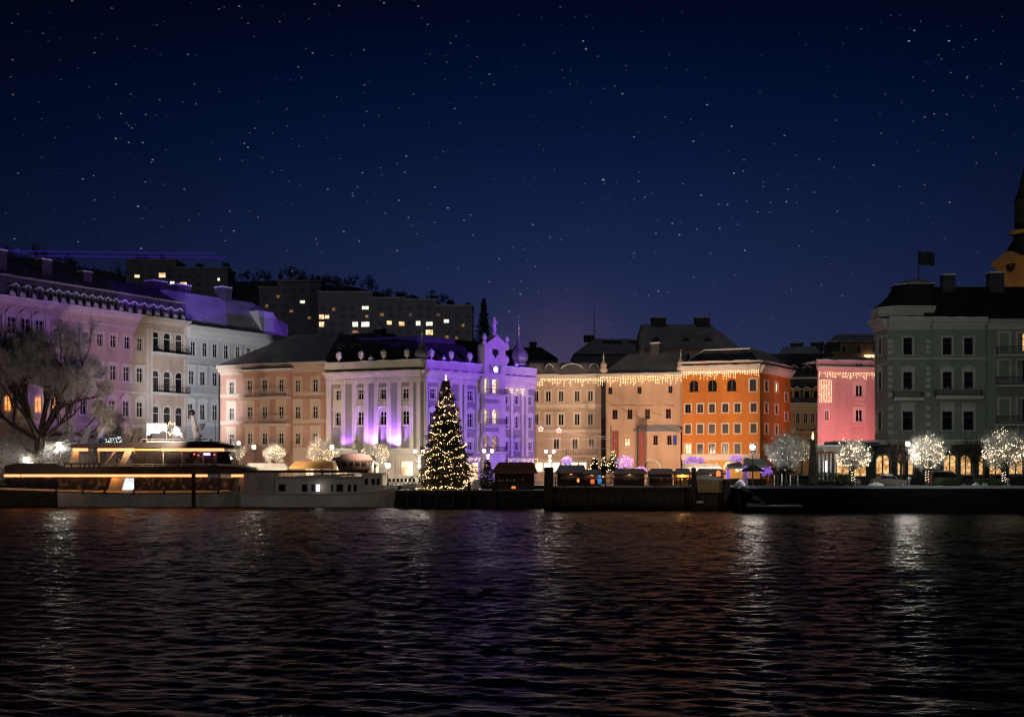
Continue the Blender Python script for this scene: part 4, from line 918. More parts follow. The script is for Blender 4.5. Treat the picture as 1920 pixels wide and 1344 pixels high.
loft([(hw*1.05, zz(573.5)), (hw*1.05, zz(572)), (hw*.93, zz(571))], M_snow, 'snow_ledge'); loft([(hw*.74, zz(528.3), 1.5), (hw*.74, zz(527), 1.5), (hw*.6, zz(525.5), 1.5)], M_snow, 'snow_ledge')
loft([(hw*.69, zz(526.8), 1.5), (hw*.4, zz(519), 1.7), (.1, zz(514), 1.9)], M_roof, 'turret_cap')
to.x += 2.5
fp = MB().tube([(to.x, to.y, zz(515)), (to.x, to.y, zz(458))], [.07, .04], 6); fpo = obj('flagpole', fp, M_iron, gy)
fm = MB(); n = 10; a0, a1 = zz(461), zz(487); L = 2.3
for i in range(n+1):
    x = to.x+.05+L*i/n; y = to.y+.18*math.sin(i*.9); dz = -.12*i/n+.05*math.sin(i*1.3); fm.v += [(x, y, a0+dz), (x, y, a1+dz)]
for i in range(n): fm.f.append((2*i, 2*i+1, 2*i+3, 2*i+2))
obj('flag', fm, mat('dark_flag_cloth', (.03, .035, .06), .8, .2, 1.2), fpo)
# ------------------------------------------------------------------ behind the square
M_block = mat('concrete_block_flats', (.26, .26, .28), .9, .08, .2)
M_bwin = litwin('flat_window_warm', (.5, .22, .08), (1, .78, .48), 1.8, 1.0); M_bdim = litwin('flat_window_dim', (.12, .04, .015), (.75, .38, .16), .5, 1.0); M_bwin2 = litwin('flat_window_pale', (.35, .33, .25), (1, .95, .78), 2.0, 1.0)
M_dullpane = mat('dull_pane', (.17, .17, .19), .5, .1)
def flats(label, px0, px1, ptop, D, steps, wins, dark_rows, pbot=720):
    t = thing('apartment_block', label, 'apartment block', (X(px0, D), D, Z(pbot, D)), 0, 'apartment blocks on the hill')
    f = Facade(t, px0, D, px1, D); f.off = f.A-t.location
    for a, b, y in steps:
        ua, ub = f.uz(a, y)[0], f.uz(b, y)[0]; z = Z(y, D); w = f.put('wall', MB().box(ua, ub-.01, 0, 12, Z(pbot, D), z), M_block); obj('roof_slab', MB().box(ua-.2, ub+.19, -.3, 12.3, z+.004, z+.5), M_roofsnow, w)
        mb = MB(); r = random.Random(a); 
        for _ in range(3):
            u = r.uniform(ua+1, ub-2); mb.box(u, u+r.uniform(1, 2.5), 3, 6, z+.5, z+r.uniform(1.2, 2.6))
        obj('roof_hut', mb, M_roofdark, w)
    lit = {(a, b) for a, b, *_ in wins}
    for x, y, w, h, m in wins:
        u, z = f.uz(x, y+h/2); ww, hh = w*D/F, h*D/F; f.put('window', MB().box(u-ww/2, u+ww/2, -.05, -.01, z, z+hh), m)
    for y in dark_rows:
        for x in range(int(px0)+10, int(px1)-8, 18):
            if any(abs(x-a) < 13 and abs(y-b) < 9 for a, b in lit): continue
            u, z = f.uz(x, y+4); yt = [s for s in steps if s[0] <= x < s[1]]
            if not yt or y < yt[0][2]+8: continue
            o = f.put('window', cached(('bw', D), lambda: MB().box(-.75, .75, -.05, -.01, 0, 1.3)), M_dullpane); o.location = f.W(u, 0, z)-t.location
    return t
flats('stepped dark apartment block high behind the town hall with a row of lit windows', 596, 886, 560, 400, [(596, 698, 549), (698, 760, 560), (760, 820, 563), (820, 886, 574)],
      [(595+8, 594, 9, 8, M_bwin), (613, 594, 8, 6, M_bwin), (603, 608, 9, 9, M_bwin), (666, 608, 10, 9, M_bwin2), (685, 608, 15, 9, M_bwin2), (685, 577, 12, 6, M_bwin2), (730, 605, 9, 7, M_bwin), (753, 607, 10, 7, M_bwin), (784, 606, 8, 8, M_bwin2), (805, 607, 12, 7, M_bwin2), (805, 623, 13, 9, M_bwin), (837, 602, 9, 6, M_bwin2), (710, 622, 9, 6, M_bwin), (666, 622, 12, 5, M_bdim), (716, 590, 7, 5, M_bdim), (626, 580, 6, 5, M_bdim), (770, 590, 5, 5, M_bdim), (838, 632, 6, 5, M_bdim), (856, 634, 5, 5, M_bdim), (746, 634, 7, 4, M_bdim), (640, 632, 6, 5, M_bdim), (688, 593, 5, 5, M_bdim), (822, 590, 6, 4, M_bdim), (868, 610, 5, 5, M_bdim)], [577, 592, 607, 622])
flats('dark apartment block half hidden behind the white town house roof', 486, 600, 545, 430, [(486, 520, 540), (520, 602, 528)], [(567, 566, 9, 5, M_bwin2), (522, 556, 6, 5, M_bdim), (546, 583, 7, 5, M_bdim), (580, 596, 6, 5, M_bdim), (500, 574, 5, 5, M_bdim)], [545, 560, 575, 590])
flats('farthest dark apartment block with four lit windows above the hotel roof', 236, 428, 500, 460, [(236, 330, 488), (330, 428, 503)], [(257, 518, 9, 5, M_bwin), (304, 516, 12, 8, M_bwin), (323, 532, 8, 8, M_bwin2), (344, 532, 12, 5, M_bwin), (410, 524, 4, 5, M_bwin2)], [505, 518, 532, 546])
# dark conifer standing alone behind the clock gable
def lob(t, a): return 1+.13*math.sin(3*a+9*t)+.13*math.sin(5*a-23*t+1)+.12*math.sin(2*a+37*t)
def conifer_mb(H, r0, n, seed, droop=.25, tuft=.5, dens=12, bare=.04, hard=1.0):
    """Boughs with needle tufts; returns foliage mesh and the tip points of the boughs."""
    r = random.Random(seed); mb = MB(); tips = []
    for i in range(n):
        t = (i+.5)/n; t = bare+(1-bare)*t**1.0; z0 = H*t; a = i*2.39996+r.uniform(-.3, .3)
        tier = .80+.30*(1-((t*H*.82+.25*math.sin(a*2)+r.uniform(-.12, .12)) % 1.0))**1.4; L = r0*(1-t)**.82*tier*lob(t, a)*r.uniform(.8, 1.15)+.12
        ca, sa = math.cos(a), math.sin(a); m = max(2, int(dens*(.35+L/r0)))
        for j in range(m):
            s = (j+.5)/m; s = s**.75; rr = L*s; z = z0+.10*L*math.sin(s*2.2)-droop*L*s*s*1.6+.12*L*s**4
            c = Vector((rr*ca+r.uniform(-.12, .12)*L*s, rr*sa+r.uniform(-.12, .12)*L*s, z+r.uniform(-.1, .1)))
            for q in range(3):
                d = Vector((ca*.8+r.uniform(-.9, .9), sa*.8+r.uniform(-.9, .9), r.uniform(-.65, .35))).normalized()*tuft*r.uniform(.6, 1.25); w = Vector((r.uniform(-1, 1), r.uniform(-1, 1), r.uniform(-1, 1))).normalized()*tuft*.22
                mb.face(c-w, c+w, c+d)
        tips.append((t, a, L, Vector((L*.96*ca, L*.96*sa, z0+.10*L*math.sin(2.1)-droop*L*1.5+.10*L))))
    return mb, tips
M_fir = mat('fir_needles', (.028, .050, .026), .9, .35, 1.5); M_needle_d = mat('night_conifer2', (.02, .028, .022), .9, .3, 1)
D = 350; cf = thing('conifer', 'tall dark conifer alone against the sky behind the clock gable', 'tree', (X(907, D), D, Z(680, D)))
mb, _ = conifer_mb(17.5, 2.9, 260, 11, .2, .7, 7); obj('crown', mb, M_needle_d, cf); obj('trunk', MB().tube([(0, 0, -1), (0, 0, 16.5)], [.3, .04], 6), M_bark, cf)
# big dark roof mass behind the peach houses
br = building('roofscape_house', 'huge dark hipped roof rising behind the apricot house', 1195, 262)
f = Facade(br, 1195, 262, 1392, 262); zc = Z(656, 262)
f.wall(M_peachtrim, Z(740, 262), zc, 14); f.roof(M_roof, [(.5, zc+.012), (-7, Z(607, 268)), (-8, Z(607, 268)), (-15, zc+.012)], 0, f.L, ins=(1.5, 5.5))
for px in (1242, 1326): chimney(f, f.uz(px, 610)[0], -6, Z(612, 268), 1.6, 3.0, m=M_roofdark)
for px in (1232, 1288, 1330): dormer(f, f.uz(px, 645)[0], Z(645, 264), 1.5, .9, M_roofdark, M_glass, 2, -2, snow=False)
bl = building('roofscape_house', 'lower dark roof with a thin mast, left of the huge hipped roof', 1075, 258); f = Facade(bl, 1075, 258, 1194, 258); zc = Z(664, 258)
f.wall(M_block, Z(740, 258), zc, 12); f.roof(M_roof, [(.5, zc+.012), (-5, Z(634, 262)), (-6, Z(634, 262)), (-12, zc+.012)], 0, f.L, ins=(4.5, 0))
f.put('mast', MB().tube([(f.uz(1117, 630)[0], 5, Z(640, 262)), (f.uz(1117, 630)[0], 5, Z(573, 262))], [.12, .05], 5), M_iron); chimney(f, f.uz(1107, 634)[0], -4.5, Z(638, 260), 1.0, 2.0)
for px in (1140, 1160, 1190): chimney(f, f.uz(px, 650)[0], -3, Z(655, 260), 1.8, 1.6)
bk = building('roofscape_house', 'dark steep roof close behind the right onion dome', 985, 250); f = Facade(bk, 978, 250, 1046, 250); zc = Z(672, 250)
f.wall(M_block, Z(740, 250), zc, 10); f.roof(M_roofdark, [(.4, zc+.012), (-4, Z(651, 254)), (-5, Z(651, 254)), (-10, zc+.012)], 0, f.L, ins=(0, 3.2)); chimney(f, f.uz(1000, 655)[0], -3.5, Z(655, 253), 1.2, 1.4)
bq = building('roofscape_house', 'low dark roofs with violet glints between the salmon house and the town hall', 600, 222); f = Facade(bq, 596, 222, 712, 216); zc = Z(655, 220)
f.wall(M_block, G, zc, 10); f.roof(M_roofdark, [(.4, zc+.012), (-4, Z(627, 224)), (-8, Z(627, 224)), (-11, zc+.012)], 0, f.L, ins=(2, 2)); chimney(f, f.uz(640, 640)[0], -3, Z(645, 222), 1.5, 1.3); chimney(f, f.uz(690, 640)[0], -3, Z(650, 222), 2.6, 1.6)
bs = building('roofscape_house', 'dark gabled roofs of the side street behind the ochre house', 1452, 255); f = Facade(bs, 1440, 255, 1560, 250); zc = Z(700, 253)
f.wall(M_block, G, zc, 10); f.roof(M_roof, [(.4, zc+.012), (-5, Z(650, 258)), (-6, Z(650, 258)), (-11, zc+.012)], 0, f.L, ins=(2, 4)); 
for px in (1483, 1522, 1553): chimney(f, f.uz(px, 655)[0], -5, Z(658, 256), 1.5, 2.2)
ys = building('small_ochre_house', 'small ochre house with white windows peeping over the rose house', 1562, 300, 'building'); f = Facade(ys, 1562, 300, 1660, 300); zc = Z(641, 300)
f.row([1583, 1610, 1640], 1610, 649, 661, 7, frame='two', m_sur=M_ochtrim); f.wall(M_ochre, Z(740, 300), zc, 9); f.roof(M_roof, [(.4, zc+.012), (-3, Z(627, 303)), (-6, Z(627, 303)), (-9, zc+.012)], 0, f.L, ins=(2, 2)); eave_snow(f, zc, .45)
fys = f
# church tower with clock and dark onion spire
D = 290; ct = thing('church_tower', 'church tower lit amber with a black clock and dark dome at the right edge', 'church tower', (X(1921, D), D, G))
def sq(a): return [(a*math.cos(R(26)+i*math.pi/2+math.pi/4)*1.414, a*math.sin(R(26)+i*math.pi/2+math.pi/4)*1.414) for i in range(4)]
M_amber = mat('amber_stucco', (.56, .36, .17), .85, .07, .4)
zt = lambda py: Z(py, D)-G
hwid = 4.3
obj('shaft', MB().slab(sq(hwid), 0, zt(497)), M_amber, ct); obj('cornice', MB().slab(sq(hwid+.7), zt(496.8), zt(488)), M_amber, ct)
for i in range(4):                                   # curved gable over each clock
    a = R(26)+i*math.pi/2-math.pi/2; g = MB().prism([(-hwid-.5, zt(488)+.003)]+[(-hwid*.75+1.5*hwid*k/8, zt(488)+.3+1.4*math.sin(math.pi*k/8)) for k in range(9)]+[(hwid+.5, zt(488)+.003)], -hwid-.72, -hwid+.5)
    obj('clock_gable', g, M_amber, ct, rz=a+math.pi/2)
    q = MB().prism([(1.35*math.cos(b*math.pi/10), zt(502)+1.35*math.sin(b*math.pi/10)) for b in range(20)], -hwid-.12, -hwid-.01)
    c = obj('clock', q, M_iron, ct, rz=a+math.pi/2); h = MB()
    for b in range(12): h.box(1.1*math.sin(b*math.pi/6)-.1, 1.1*math.sin(b*math.pi/6)+.1, -hwid-.16, -hwid-.125, zt(502)+1.1*math.cos(b*math.pi/6)-.1, zt(502)+1.1*math.cos(b*math.pi/6)+.1)
    h.box(-.06, .06, -hwid-.17, -hwid-.13, zt(502), zt(502)+.9); h.box(-.1, .5, -hwid-.19, -hwid-.172, zt(502)-.07, zt(502)+.07); obj('clock_hands', h, M_amber, c)
obj('dome', MB().lathe([(hwid*.9, zt(486)), (hwid*.95, zt(478)), (hwid*.9, zt(468)), (hwid*.75, zt(458)), (hwid*.55, zt(448)), (hwid*.55, zt(440))], 12), mat('dark_copper', (.05, .06, .05), .6, .2, .8, metal=.2), ct, smooth=True)
obj('gallery', MB().lathe([(hwid*.75, zt(439.8)), (hwid*.78, zt(434)), (hwid*.6, zt(432))], 12), M_amber, ct); obj('lantern', MB().lathe([(hwid*.5, zt(431.8)), (hwid*.5, zt(380)), (hwid*.58, zt(377)), (hwid*.5, zt(374)), (hwid*.3, zt(355)), (.1, zt(310))], 12), mat('dark_copper', (.05, .06, .05)), ct)
# ------------------------------------------------------------------ trees
def grow(mb, tw, p, d, L, r, depth, rg, spread=.55, up=.12, ntw=3, twl=.5, twr=.018, tips=None, mind=0):
    p = Vector(p); d = Vector(d).normalized(); k = 3; pts = [p]; q = p.copy(); dd = d.copy()
    for i in range(k):
        dd = (dd+Vector((rg.uniform(-1, 1), rg.uniform(-1, 1), rg.uniform(-.7, 1)))*.16+Vector((0, 0, up*.4))).normalized(); q = q+dd*(L/k); pts.append(q.copy())
    mb.tube(pts, [r*(1-.3*i/k) for i in range(k+1)], 5 if depth > 2 else (4 if depth > 1 else 3))
    if depth <= 1:
        for i in range(ntw*3):
            b = pts[rg.randint(1, k)]; w = (dd*.6+Vector((rg.uniform(-1, 1), rg.uniform(-1, 1), rg.uniform(-.7, 1)))).normalized()*twl*rg.uniform(.5, 1.3); e = b+w
            tw.twig(b, e, twr)
            for _ in range(2):
                b2 = b+w*rg.uniform(.3, .8); tw.twig(b2, b2+(w.normalized()*.7+Vector((rg.uniform(-1, 1), rg.uniform(-1, 1), rg.uniform(-1, 1)))).normalized()*twl*.55*rg.uniform(.5, 1.2), twr*.8)
        if tips is not None: tips.append(pts)
    if depth > 0:
        n = rg.choice((2, 3, 3)) if depth > 1 else 3
        for i in range(n):
            v = (dd+Vector((rg.uniform(-1, 1), rg.uniform(-1, 1), rg.uniform(-.55, .75)))*spread*1.7+Vector((0, 0, up))).normalized()
            grow(mb, tw, pts[-1] if i < 2 else pts[2], v, L*rg.uniform(.62, .85), r*.62, depth-1, rg, spread, up, ntw, twl, twr, tips)
# great bare tree at the left
def great_tree():
    rg = random.Random(21); D = 179.5; base = Vector((X(64, D), D+1.5, G)); t = thing('bare_tree', 'great frosted bare tree with forked dark trunk before the left end of the hotel', 'tree', base); t.scale = (1.12, 1.0, 1.22)
    mb = MB(); tw = MB()
    mb.tube([(0, 0, -.2), (.05, 0, 1.5), (.1, 0, 4.0), (.25, 0, 5.6)], [.85, .66, .6, .62], 9)
    for d, L, r, dep in (((-.55, .1, .95), 4.2, .42, 4), ((.1, -.1, 1), 4.8, .44, 4), ((.6, 0, .85), 4.2, .42, 4), ((.95, .1, .30), 3.6, .30, 4), ((-.95, -.1, .42), 3.6, .28, 4), ((.3, .6, .8), 4.0, .32, 4), ((-.2, -.7, .7), 3.6, .3, 4), ((.75, -.5, .45), 3.4, .28, 4)):
        grow(mb, tw, (.2, 0, 5.2), d, L*.98, r, dep+1, rg, .5, .10, 4, .85, .034)
    for d, L, r in (((.9, -.2, .25), 2.6, .2), ((-.8, .3, .3), 2.4, .18), ((.8, .4, .1), 2.6, .18)):
        grow(mb, tw, (.1, 0, 3.4), d, L, r, 3, rg, .55, -.02, 5, .8, .036)
    obj('trunk', mb, M_bark, t); obj('frosted_twigs', tw, mat('frosted_twig_grey', (.34, .35, .36), .85, .25, 1.2), t, kind='stuff')
great_tree()
def bush(label, px, py, D, w, h, seed, m=M_frost, n=900, cat='shrub', group=None, trunk=True, bulbs=0, bm=None, tl=.55, name='frosted_shrub'):
    rg = random.Random(seed); W = w*D/F/2; H = h*D/F; t = thing(name, label, cat, (X(px, D), D, Z(py, D) if py else G), 0, group); tw = MB(); st = MB(); b = MB(); 
    for i in range(max(5, int(n/90))):
        a = rg.uniform(0, 6.28); e = rg.uniform(.25, 1); st.tube([(0, 0, 0), (W*.35*math.cos(a), W*.35*math.sin(a), H*.4*e), (W*.8*e*math.cos(a), W*.8*e*math.sin(a), H*(.4+.55*rg.random()))], [.05, .035, .015], 4)
    for i in range(n):
        a = rg.uniform(0, 6.283); c = rg.uniform(-.85, 1); s = math.sqrt(max(0, 1-c*c)); rr = rg.uniform(.35, 1)**.6; v = Vector((W*s*math.cos(a), W*s*math.sin(a), H*.5*c)); p = Vector((0, 0, H*.52))+v*rr
        d = (v.normalized()*.9+Vector((rg.uniform(-1, 1), rg.uniform(-1, 1), rg.uniform(-.6, .9)))).normalized()*tl*rg.uniform(.4, 1.2); tw.twig(p, p+d, .04)
        if bulbs and i < bulbs: b.octa(tuple(p+d*.4), .05)
    obj('stem', st, M_bark, t); obj('twigs', tw, m, t, kind='stuff')
    if bulbs: obj('bulbs', b, bm, t, kind='stuff')
    return t
M_frostw = mat('thick_hoarfrost', (.60, .59, .57), .85, .15, 2)
bush('low frosted shrub at the far left edge behind the ship stern', 18, None, 181, 90, 75, 31, M_frostw, n=6000); bush('frosted shrub round the street lamp behind the ship', 118, None, 182.5, 100, 82, 32, M_frostw, n=6500)
bush('frosted shrub with rosy house wall behind it, left of the light panel', 212, None, 183.5, 80, 125, 33, M_frostw, n=5000); bush('frosted shrub seen through the open terrace of the ship', 172, None, 182, 60, 70, 34, M_frostw, n=4200)
bush('thin frosted tree between the star and the ship mast', 330, None, 184, 36, 105, 35, n=900)
bush('frosted shrub at the foot of the great bare tree, right of its trunk', 88, None, 183.5, 70, 100, 36, M_frostw, n=4500); bush('tall frosted shrub left of the great bare tree trunk', 30, None, 183.2, 70, 95, 37, M_frostw, n=4500)
# round trees hung with fairy lights
def light_tree(label, px, D, rad_px, cz_py, seed, bulb_n, warm, up_shoots=140, group='round trees with fairy lights', twigs=2400, base=None, frost=None):
    rg = random.Random(seed); s = D/F; Rr = rad_px*s; zc_ = Z(cz_py, D)-(base or G); t = thing('fairy_light_tree', label, 'tree', (X(px, D), D, base or G), 0, group); mb, tw, b = MB(), MB(), MB()
    h0 = max(.8, zc_-Rr*.8); mb.tube([(0, 0, -.05), (.03, 0, h0*.5), (0, .02, h0)], [.17, .13, .14], 7); ends = []
    for i in range(16):
        a = i*2.4+rg.uniform(-.3, .3); el = rg.uniform(-.25, 1.3); d = Vector((math.cos(a)*math.cos(el), math.sin(a)*math.cos(el), math.sin(el))); c = Vector((0, 0, zc_)); e = c+d*Rr*.85; m_ = Vector((0, 0, h0))+(e-Vector((0, 0, h0)))*.5+Vector((rg.uniform(-.2, .2), rg.uniform(-.2, .2), rg.uniform(-.1, .25))); mb.tube([(0, 0, h0), m_, e], [.08, .05, .02], 4); ends += [(Vector((0, 0, h0)), m_, e)]
    def shell(lo=.3, hi=1.0, pw=.5):
        a = rg.uniform(0, 6.283); c = rg.uniform(-.9, 1); q = math.sqrt(1-c*c); return Vector((q*math.cos(a), q*math.sin(a), c*(1.08 if c > 0 else .9)))*Rr*rg.uniform(lo, hi)**pw*(1+.13*math.sin(3*a+seed)+.12*math.sin(5*c+2*a+seed*2))
    for i in range(twigs):
        v = shell(.12); p = Vector((0, 0, zc_))+v*.84; d = (v.normalized()+Vector((rg.uniform(-1, 1), rg.uniform(-1, 1), rg.uniform(-.5, 1)))*.8).normalized()*Rr*rg.uniform(.14, .38); tw.twig(p, p+d, .028)
    for i in range(up_shoots):
        v = shell(.5); v.z = abs(v.z)*rg.uniform(.4, 1.1); p = Vector((0, 0, zc_))+v*.8; d = (v.normalized()*.9+Vector((rg.uniform(-.4, .4), rg.uniform(-.4, .4), .6))).normalized()*Rr*rg.uniform(.35, .85); tw.twig(p, p+d, .03)
        for _ in range(2): q = p+d*rg.uniform(.4, .9); tw.twig(q, q+Vector((rg.uniform(-1, 1), rg.uniform(-1, 1), rg.uniform(-.3, 1)))*Rr*.14, .022)
    # strings of bulbs: rings round the ball and runs along the limbs
    left = bulb_n
    for k in range(4):
        el = rg.uniform(-.75, .6); ph = rg.uniform(0, 6.28); tilt = rg.uniform(-.35, .35); n = int(bulb_n*.09); rr = Rr*rg.uniform(.72, 1.0)
        for i in range(n):
            a = ph+i/n*6.283*rg.choice((1, 1, .9)); z = el+tilt*math.sin(a)+.12*math.sin(3*a+k)+.05*math.sin(7*a); q = math.sqrt(max(.02, 1-min(.99, z*z))); b.octa((rr*q*math.cos(a)+rg.uniform(-.04, .04), rr*q*math.sin(a)+rg.uniform(-.04, .04), zc_+rr*z+rg.uniform(-.04, .04)), .04*rg.uniform(.7, 1.2))
    n = max(1, int(bulb_n*.55/len(ends))) if bulb_n else 0
    for a_, m_, e_ in ends:                           # strings wound along every limb and out along its side shoots
        s1 = e_+Vector((rg.uniform(-1, 1), rg.uniform(-1, 1), rg.uniform(-.6, 1)))*Rr*.45
        for i in range(n):
            q = i/n; p = (m_.lerp(e_, q/.6) if q < .6 else e_.lerp(s1, (q-.6)/.4)); w = .12+.1*q; b.octa((p.x+w*math.cos(i*1.3)+rg.uniform(-.04, .04), p.y+w*math.sin(i*1.3), p.z+rg.uniform(-.06, .06)), .04*rg.uniform(.55, 1.15))
    for i in range(int(bulb_n*.15)): b.octa(tuple(Vector((0, 0, zc_))+shell(.4)*.9), .034)
    if bulb_n > 400:
        for i in range(24): b.octa((.2*math.cos(i*1.1), .2*math.sin(i*1.1), h0*(.35+.65*i/24)), .026)
    obj('trunk', mb, M_bark, t); obj('frosted_twigs', tw, frost or M_frostw, t, kind='stuff'); obj('bulbs', b, M_bulbw if warm else M_bulbc, t, kind='stuff'); return t
light_tree('fairy light tree left of the salmon house shop fronts, behind the white canopy', 515, 184, 20, 853, 41, 260, True)
light_tree('wide fairy light tree where the salmon house and the town hall meet', 603, 183, 26, 850, 42, 340, True)
light_tree('fairy light tree below the violet pilasters, right of the dark wheelhouse mast', 703, 182, 27, 855, 43, 320, True)
light_tree('sparsely lit fairy light tree at the bow of the ship by the hotel', 440, 186, 20, 848, 44, 120, False)
light_tree('bright round fairy light tree in front of the rose house', 1600, 153, 31, 857, 45, 420, False)
light_tree('bright tall fairy light tree beside the lamp in front of the turret house', 1738, 153, 36, 853, 46, 480, False, up_shoots=220)
light_tree('fairy light tree with long shoots at the right edge of the quay', 1882, 152, 42, 850, 47, 430, False, up_shoots=260)
light_tree('whitest frosted tree, ringed by stakes, right of the tall street lamp', 1474, 155, 36, 852, 48, 90, False, up_shoots=420, twigs=2600, group=None)
light_tree('dim fairy light tree half hidden between the white frosted tree and the obelisk', 1503, 163, 22, 848, 50, 160, True, frost=M_frost)
for lab, px, sd in (('dark unlit small tree just left of the lamp before the turret house', 1690, 61), ('dark unlit small tree between the two right fairy light trees', 1826, 62)):
    light_tree(lab, px, 156, 27, 850, sd, 0, False, twigs=900, group=None, frost=M_bark)
top = conifer_mb(3.6, 1.3, 110, 5, .1, .4, 6)[0]
ft = thing('conifer', 'small dark green conifer top rising behind the whitest frosted tree', 'tree', (X(1470, 158), 158, G)); q = conifer_mb(6.0, 1.9, 170, 5, .12, .45, 7)[0]; obj('crown', q, M_fir, ft); obj('trunk', MB().tube([(0, 0, 0), (0, 0, 5.6)], [.14, .03], 6), M_bark, ft)
# the Christmas tree
def christmas_tree():
    D = 171; t = thing('christmas_tree', 'huge Christmas tree wound with warm garlands in front of the town hall', 'tree', (X(836, D), D, 2.34)); H = Z(714, D)-2.34
    mb, tips = conifer_mb(H, 3.75, 1050, 3, .26, .46, 15, .03); obj('needles', mb, mat('lit_fir_needles', (.13, .13, .065), .9, .35, 1.5), t); obj('trunk', MB().tube([(0, 0, -.1), (0, 0, H*.97)], [.3, .04], 7), M_bark, t)  # needle colour raised to carry the glow of the bulbs
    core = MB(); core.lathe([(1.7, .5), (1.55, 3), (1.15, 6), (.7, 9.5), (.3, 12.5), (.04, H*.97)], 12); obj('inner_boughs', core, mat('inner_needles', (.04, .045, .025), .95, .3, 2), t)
    rg = random.Random(9); b = MB(); w = MB(); turns = 12.5; n = 1700; pts = []; wob = 0
    for i in range(n):
        q = i/n; t_ = .03+.94*q**.93; a = turns*6.283*q+.9*math.sin(q*40); wob += rg.uniform(-.05, .05); wob *= .97
        rr = 3.75*(1-t_)**.82*lob(t_, a)*(.90+.07*math.sin(a*2.3+q*31)+wob*.4)+.1; z = H*t_-.42*(1-t_)-(.18+.5*(1-q))*abs(math.sin(a*1.45+q*13))**.8+.22*math.sin(a*4.1+1)+wob
        pts.append(Vector((rr*math.cos(a), rr*math.sin(a), max(.15, z))))
    d = 0
    for p0, p1 in zip(pts, pts[1:]):
        L = (p1-p0).length; d += L
        if d > .16 or rg.random() < .15: d = 0; b.octa(tuple(p1+Vector((rg.uniform(-.12, .12), rg.uniform(-.12, .12), rg.uniform(-.12, .12)))), .046*rg.uniform(.4, 1.3))
    for _ in range(520):
        t_ = rg.random()**1.1; a = rg.uniform(0, 6.283); rr = 3.75*(1-t_)**.82*lob(t_, a)*rg.uniform(.7, .98); b.octa((rr*math.cos(a), rr*math.sin(a), max(.2, H*t_-.3)), .042*rg.uniform(.4, 1.2))
    w.tube(pts[::2], .012, 3); obj('garland_wire', w, M_iron, t, kind='stuff'); obj('bulbs', b, glow_mat('garland_bulb', (1.0, .62, .28), 10), t, kind='stuff')
    obj('tree_top_bulb', MB().ball((0, 0, H+.1), .16, 8).lathe([(.05, H+.2), (.01, H+.9)], 5), glow_mat('tree_top_light', (1, .8, .6), 6), t)
christmas_tree()
D = 169; ft = thing('conifer', 'small unlit fir with thin layers between the Christmas tree and the brown market hut', 'tree', (X(914, D), D, 2.34)); q = conifer_mb(4.0, 1.35, 70, 15, .12, .4, 7)[0]; obj('crown', q, mat('dull_fir', (.03, .04, .03), .9), ft); obj('trunk', MB().tube([(0, 0, 0), (0, 0, 3.8)], [.08, .02], 6), M_bark, ft)
for lab, px, py, h, sd, D in (('small lit fir standing on the market roofs, left of the red banner', 1149, 888, 1.9+.9, 71, 176), ('second small lit fir on the market roofs, broader and lower', 1132, 888, 1.9, 72, 174.5), ('little lit fir at the left end of the row on the market roofs', 1115, 888, 1.9, 73, 174)):
    t = thing('lit_fir', lab, 'tree', (X(px, D), D, Z(py, D)), 0, 'small lit firs on the market'); q, tp = conifer_mb(h+.2, .85, 90, sd, .12, .28, 7); obj('crown', q, M_fir, t); obj('trunk', MB().tube([(0, 0, -1), (0, 0, h)], [.06, .02], 5), M_bark, t); b = MB(); rg = random.Random(sd)
    for i in range(60): p = rg.choice(tp)[3]; b.octa(tuple(p+Vector((rg.uniform(-.1, .1), rg.uniform(-.1, .1), rg.uniform(0, .2)))), .04)
    obj('bulbs', b, M_bulbw, t, kind='stuff')
M_vfrost = mat('violet_tinted_twig', (.16, .13, .20), .85, .2, 2)  # violet light on the frosted twigs put into their colour
for lab, px, py, w, h, sd, n in (('violet lit bush beside the lamp left of the market', 1063, 873, 20, 17, 81, 260), ('violet lit bush between the two red banners', 1172, 880, 32, 26, 82, 380), ('small violet lit bush on the market roof below the left banner', 1155, 886, 16, 9, 83, 150), ('flat violet lit bush below the right banner', 1200, 886, 24, 10, 84, 200),
                                  ('large violet lit bush in front of the orange house', 1302, 878, 40, 22, 85, 600), ('violet lit tree crown with pale branches left of the tall street lamp', 1380, 868, 24, 14, 86, 220), ('violet lit low bush at the foot of the whitest frosted tree', 1437, 893, 22, 20, 87, 240)):
    bush(lab, px, py, 178 if px < 1400 else 164, w, h, sd, M_vfrost, n, 'bush', 'violet lit bushes', bulbs=int(n*.5), bm=M_bulbv, tl=.35, name='violet_bush')
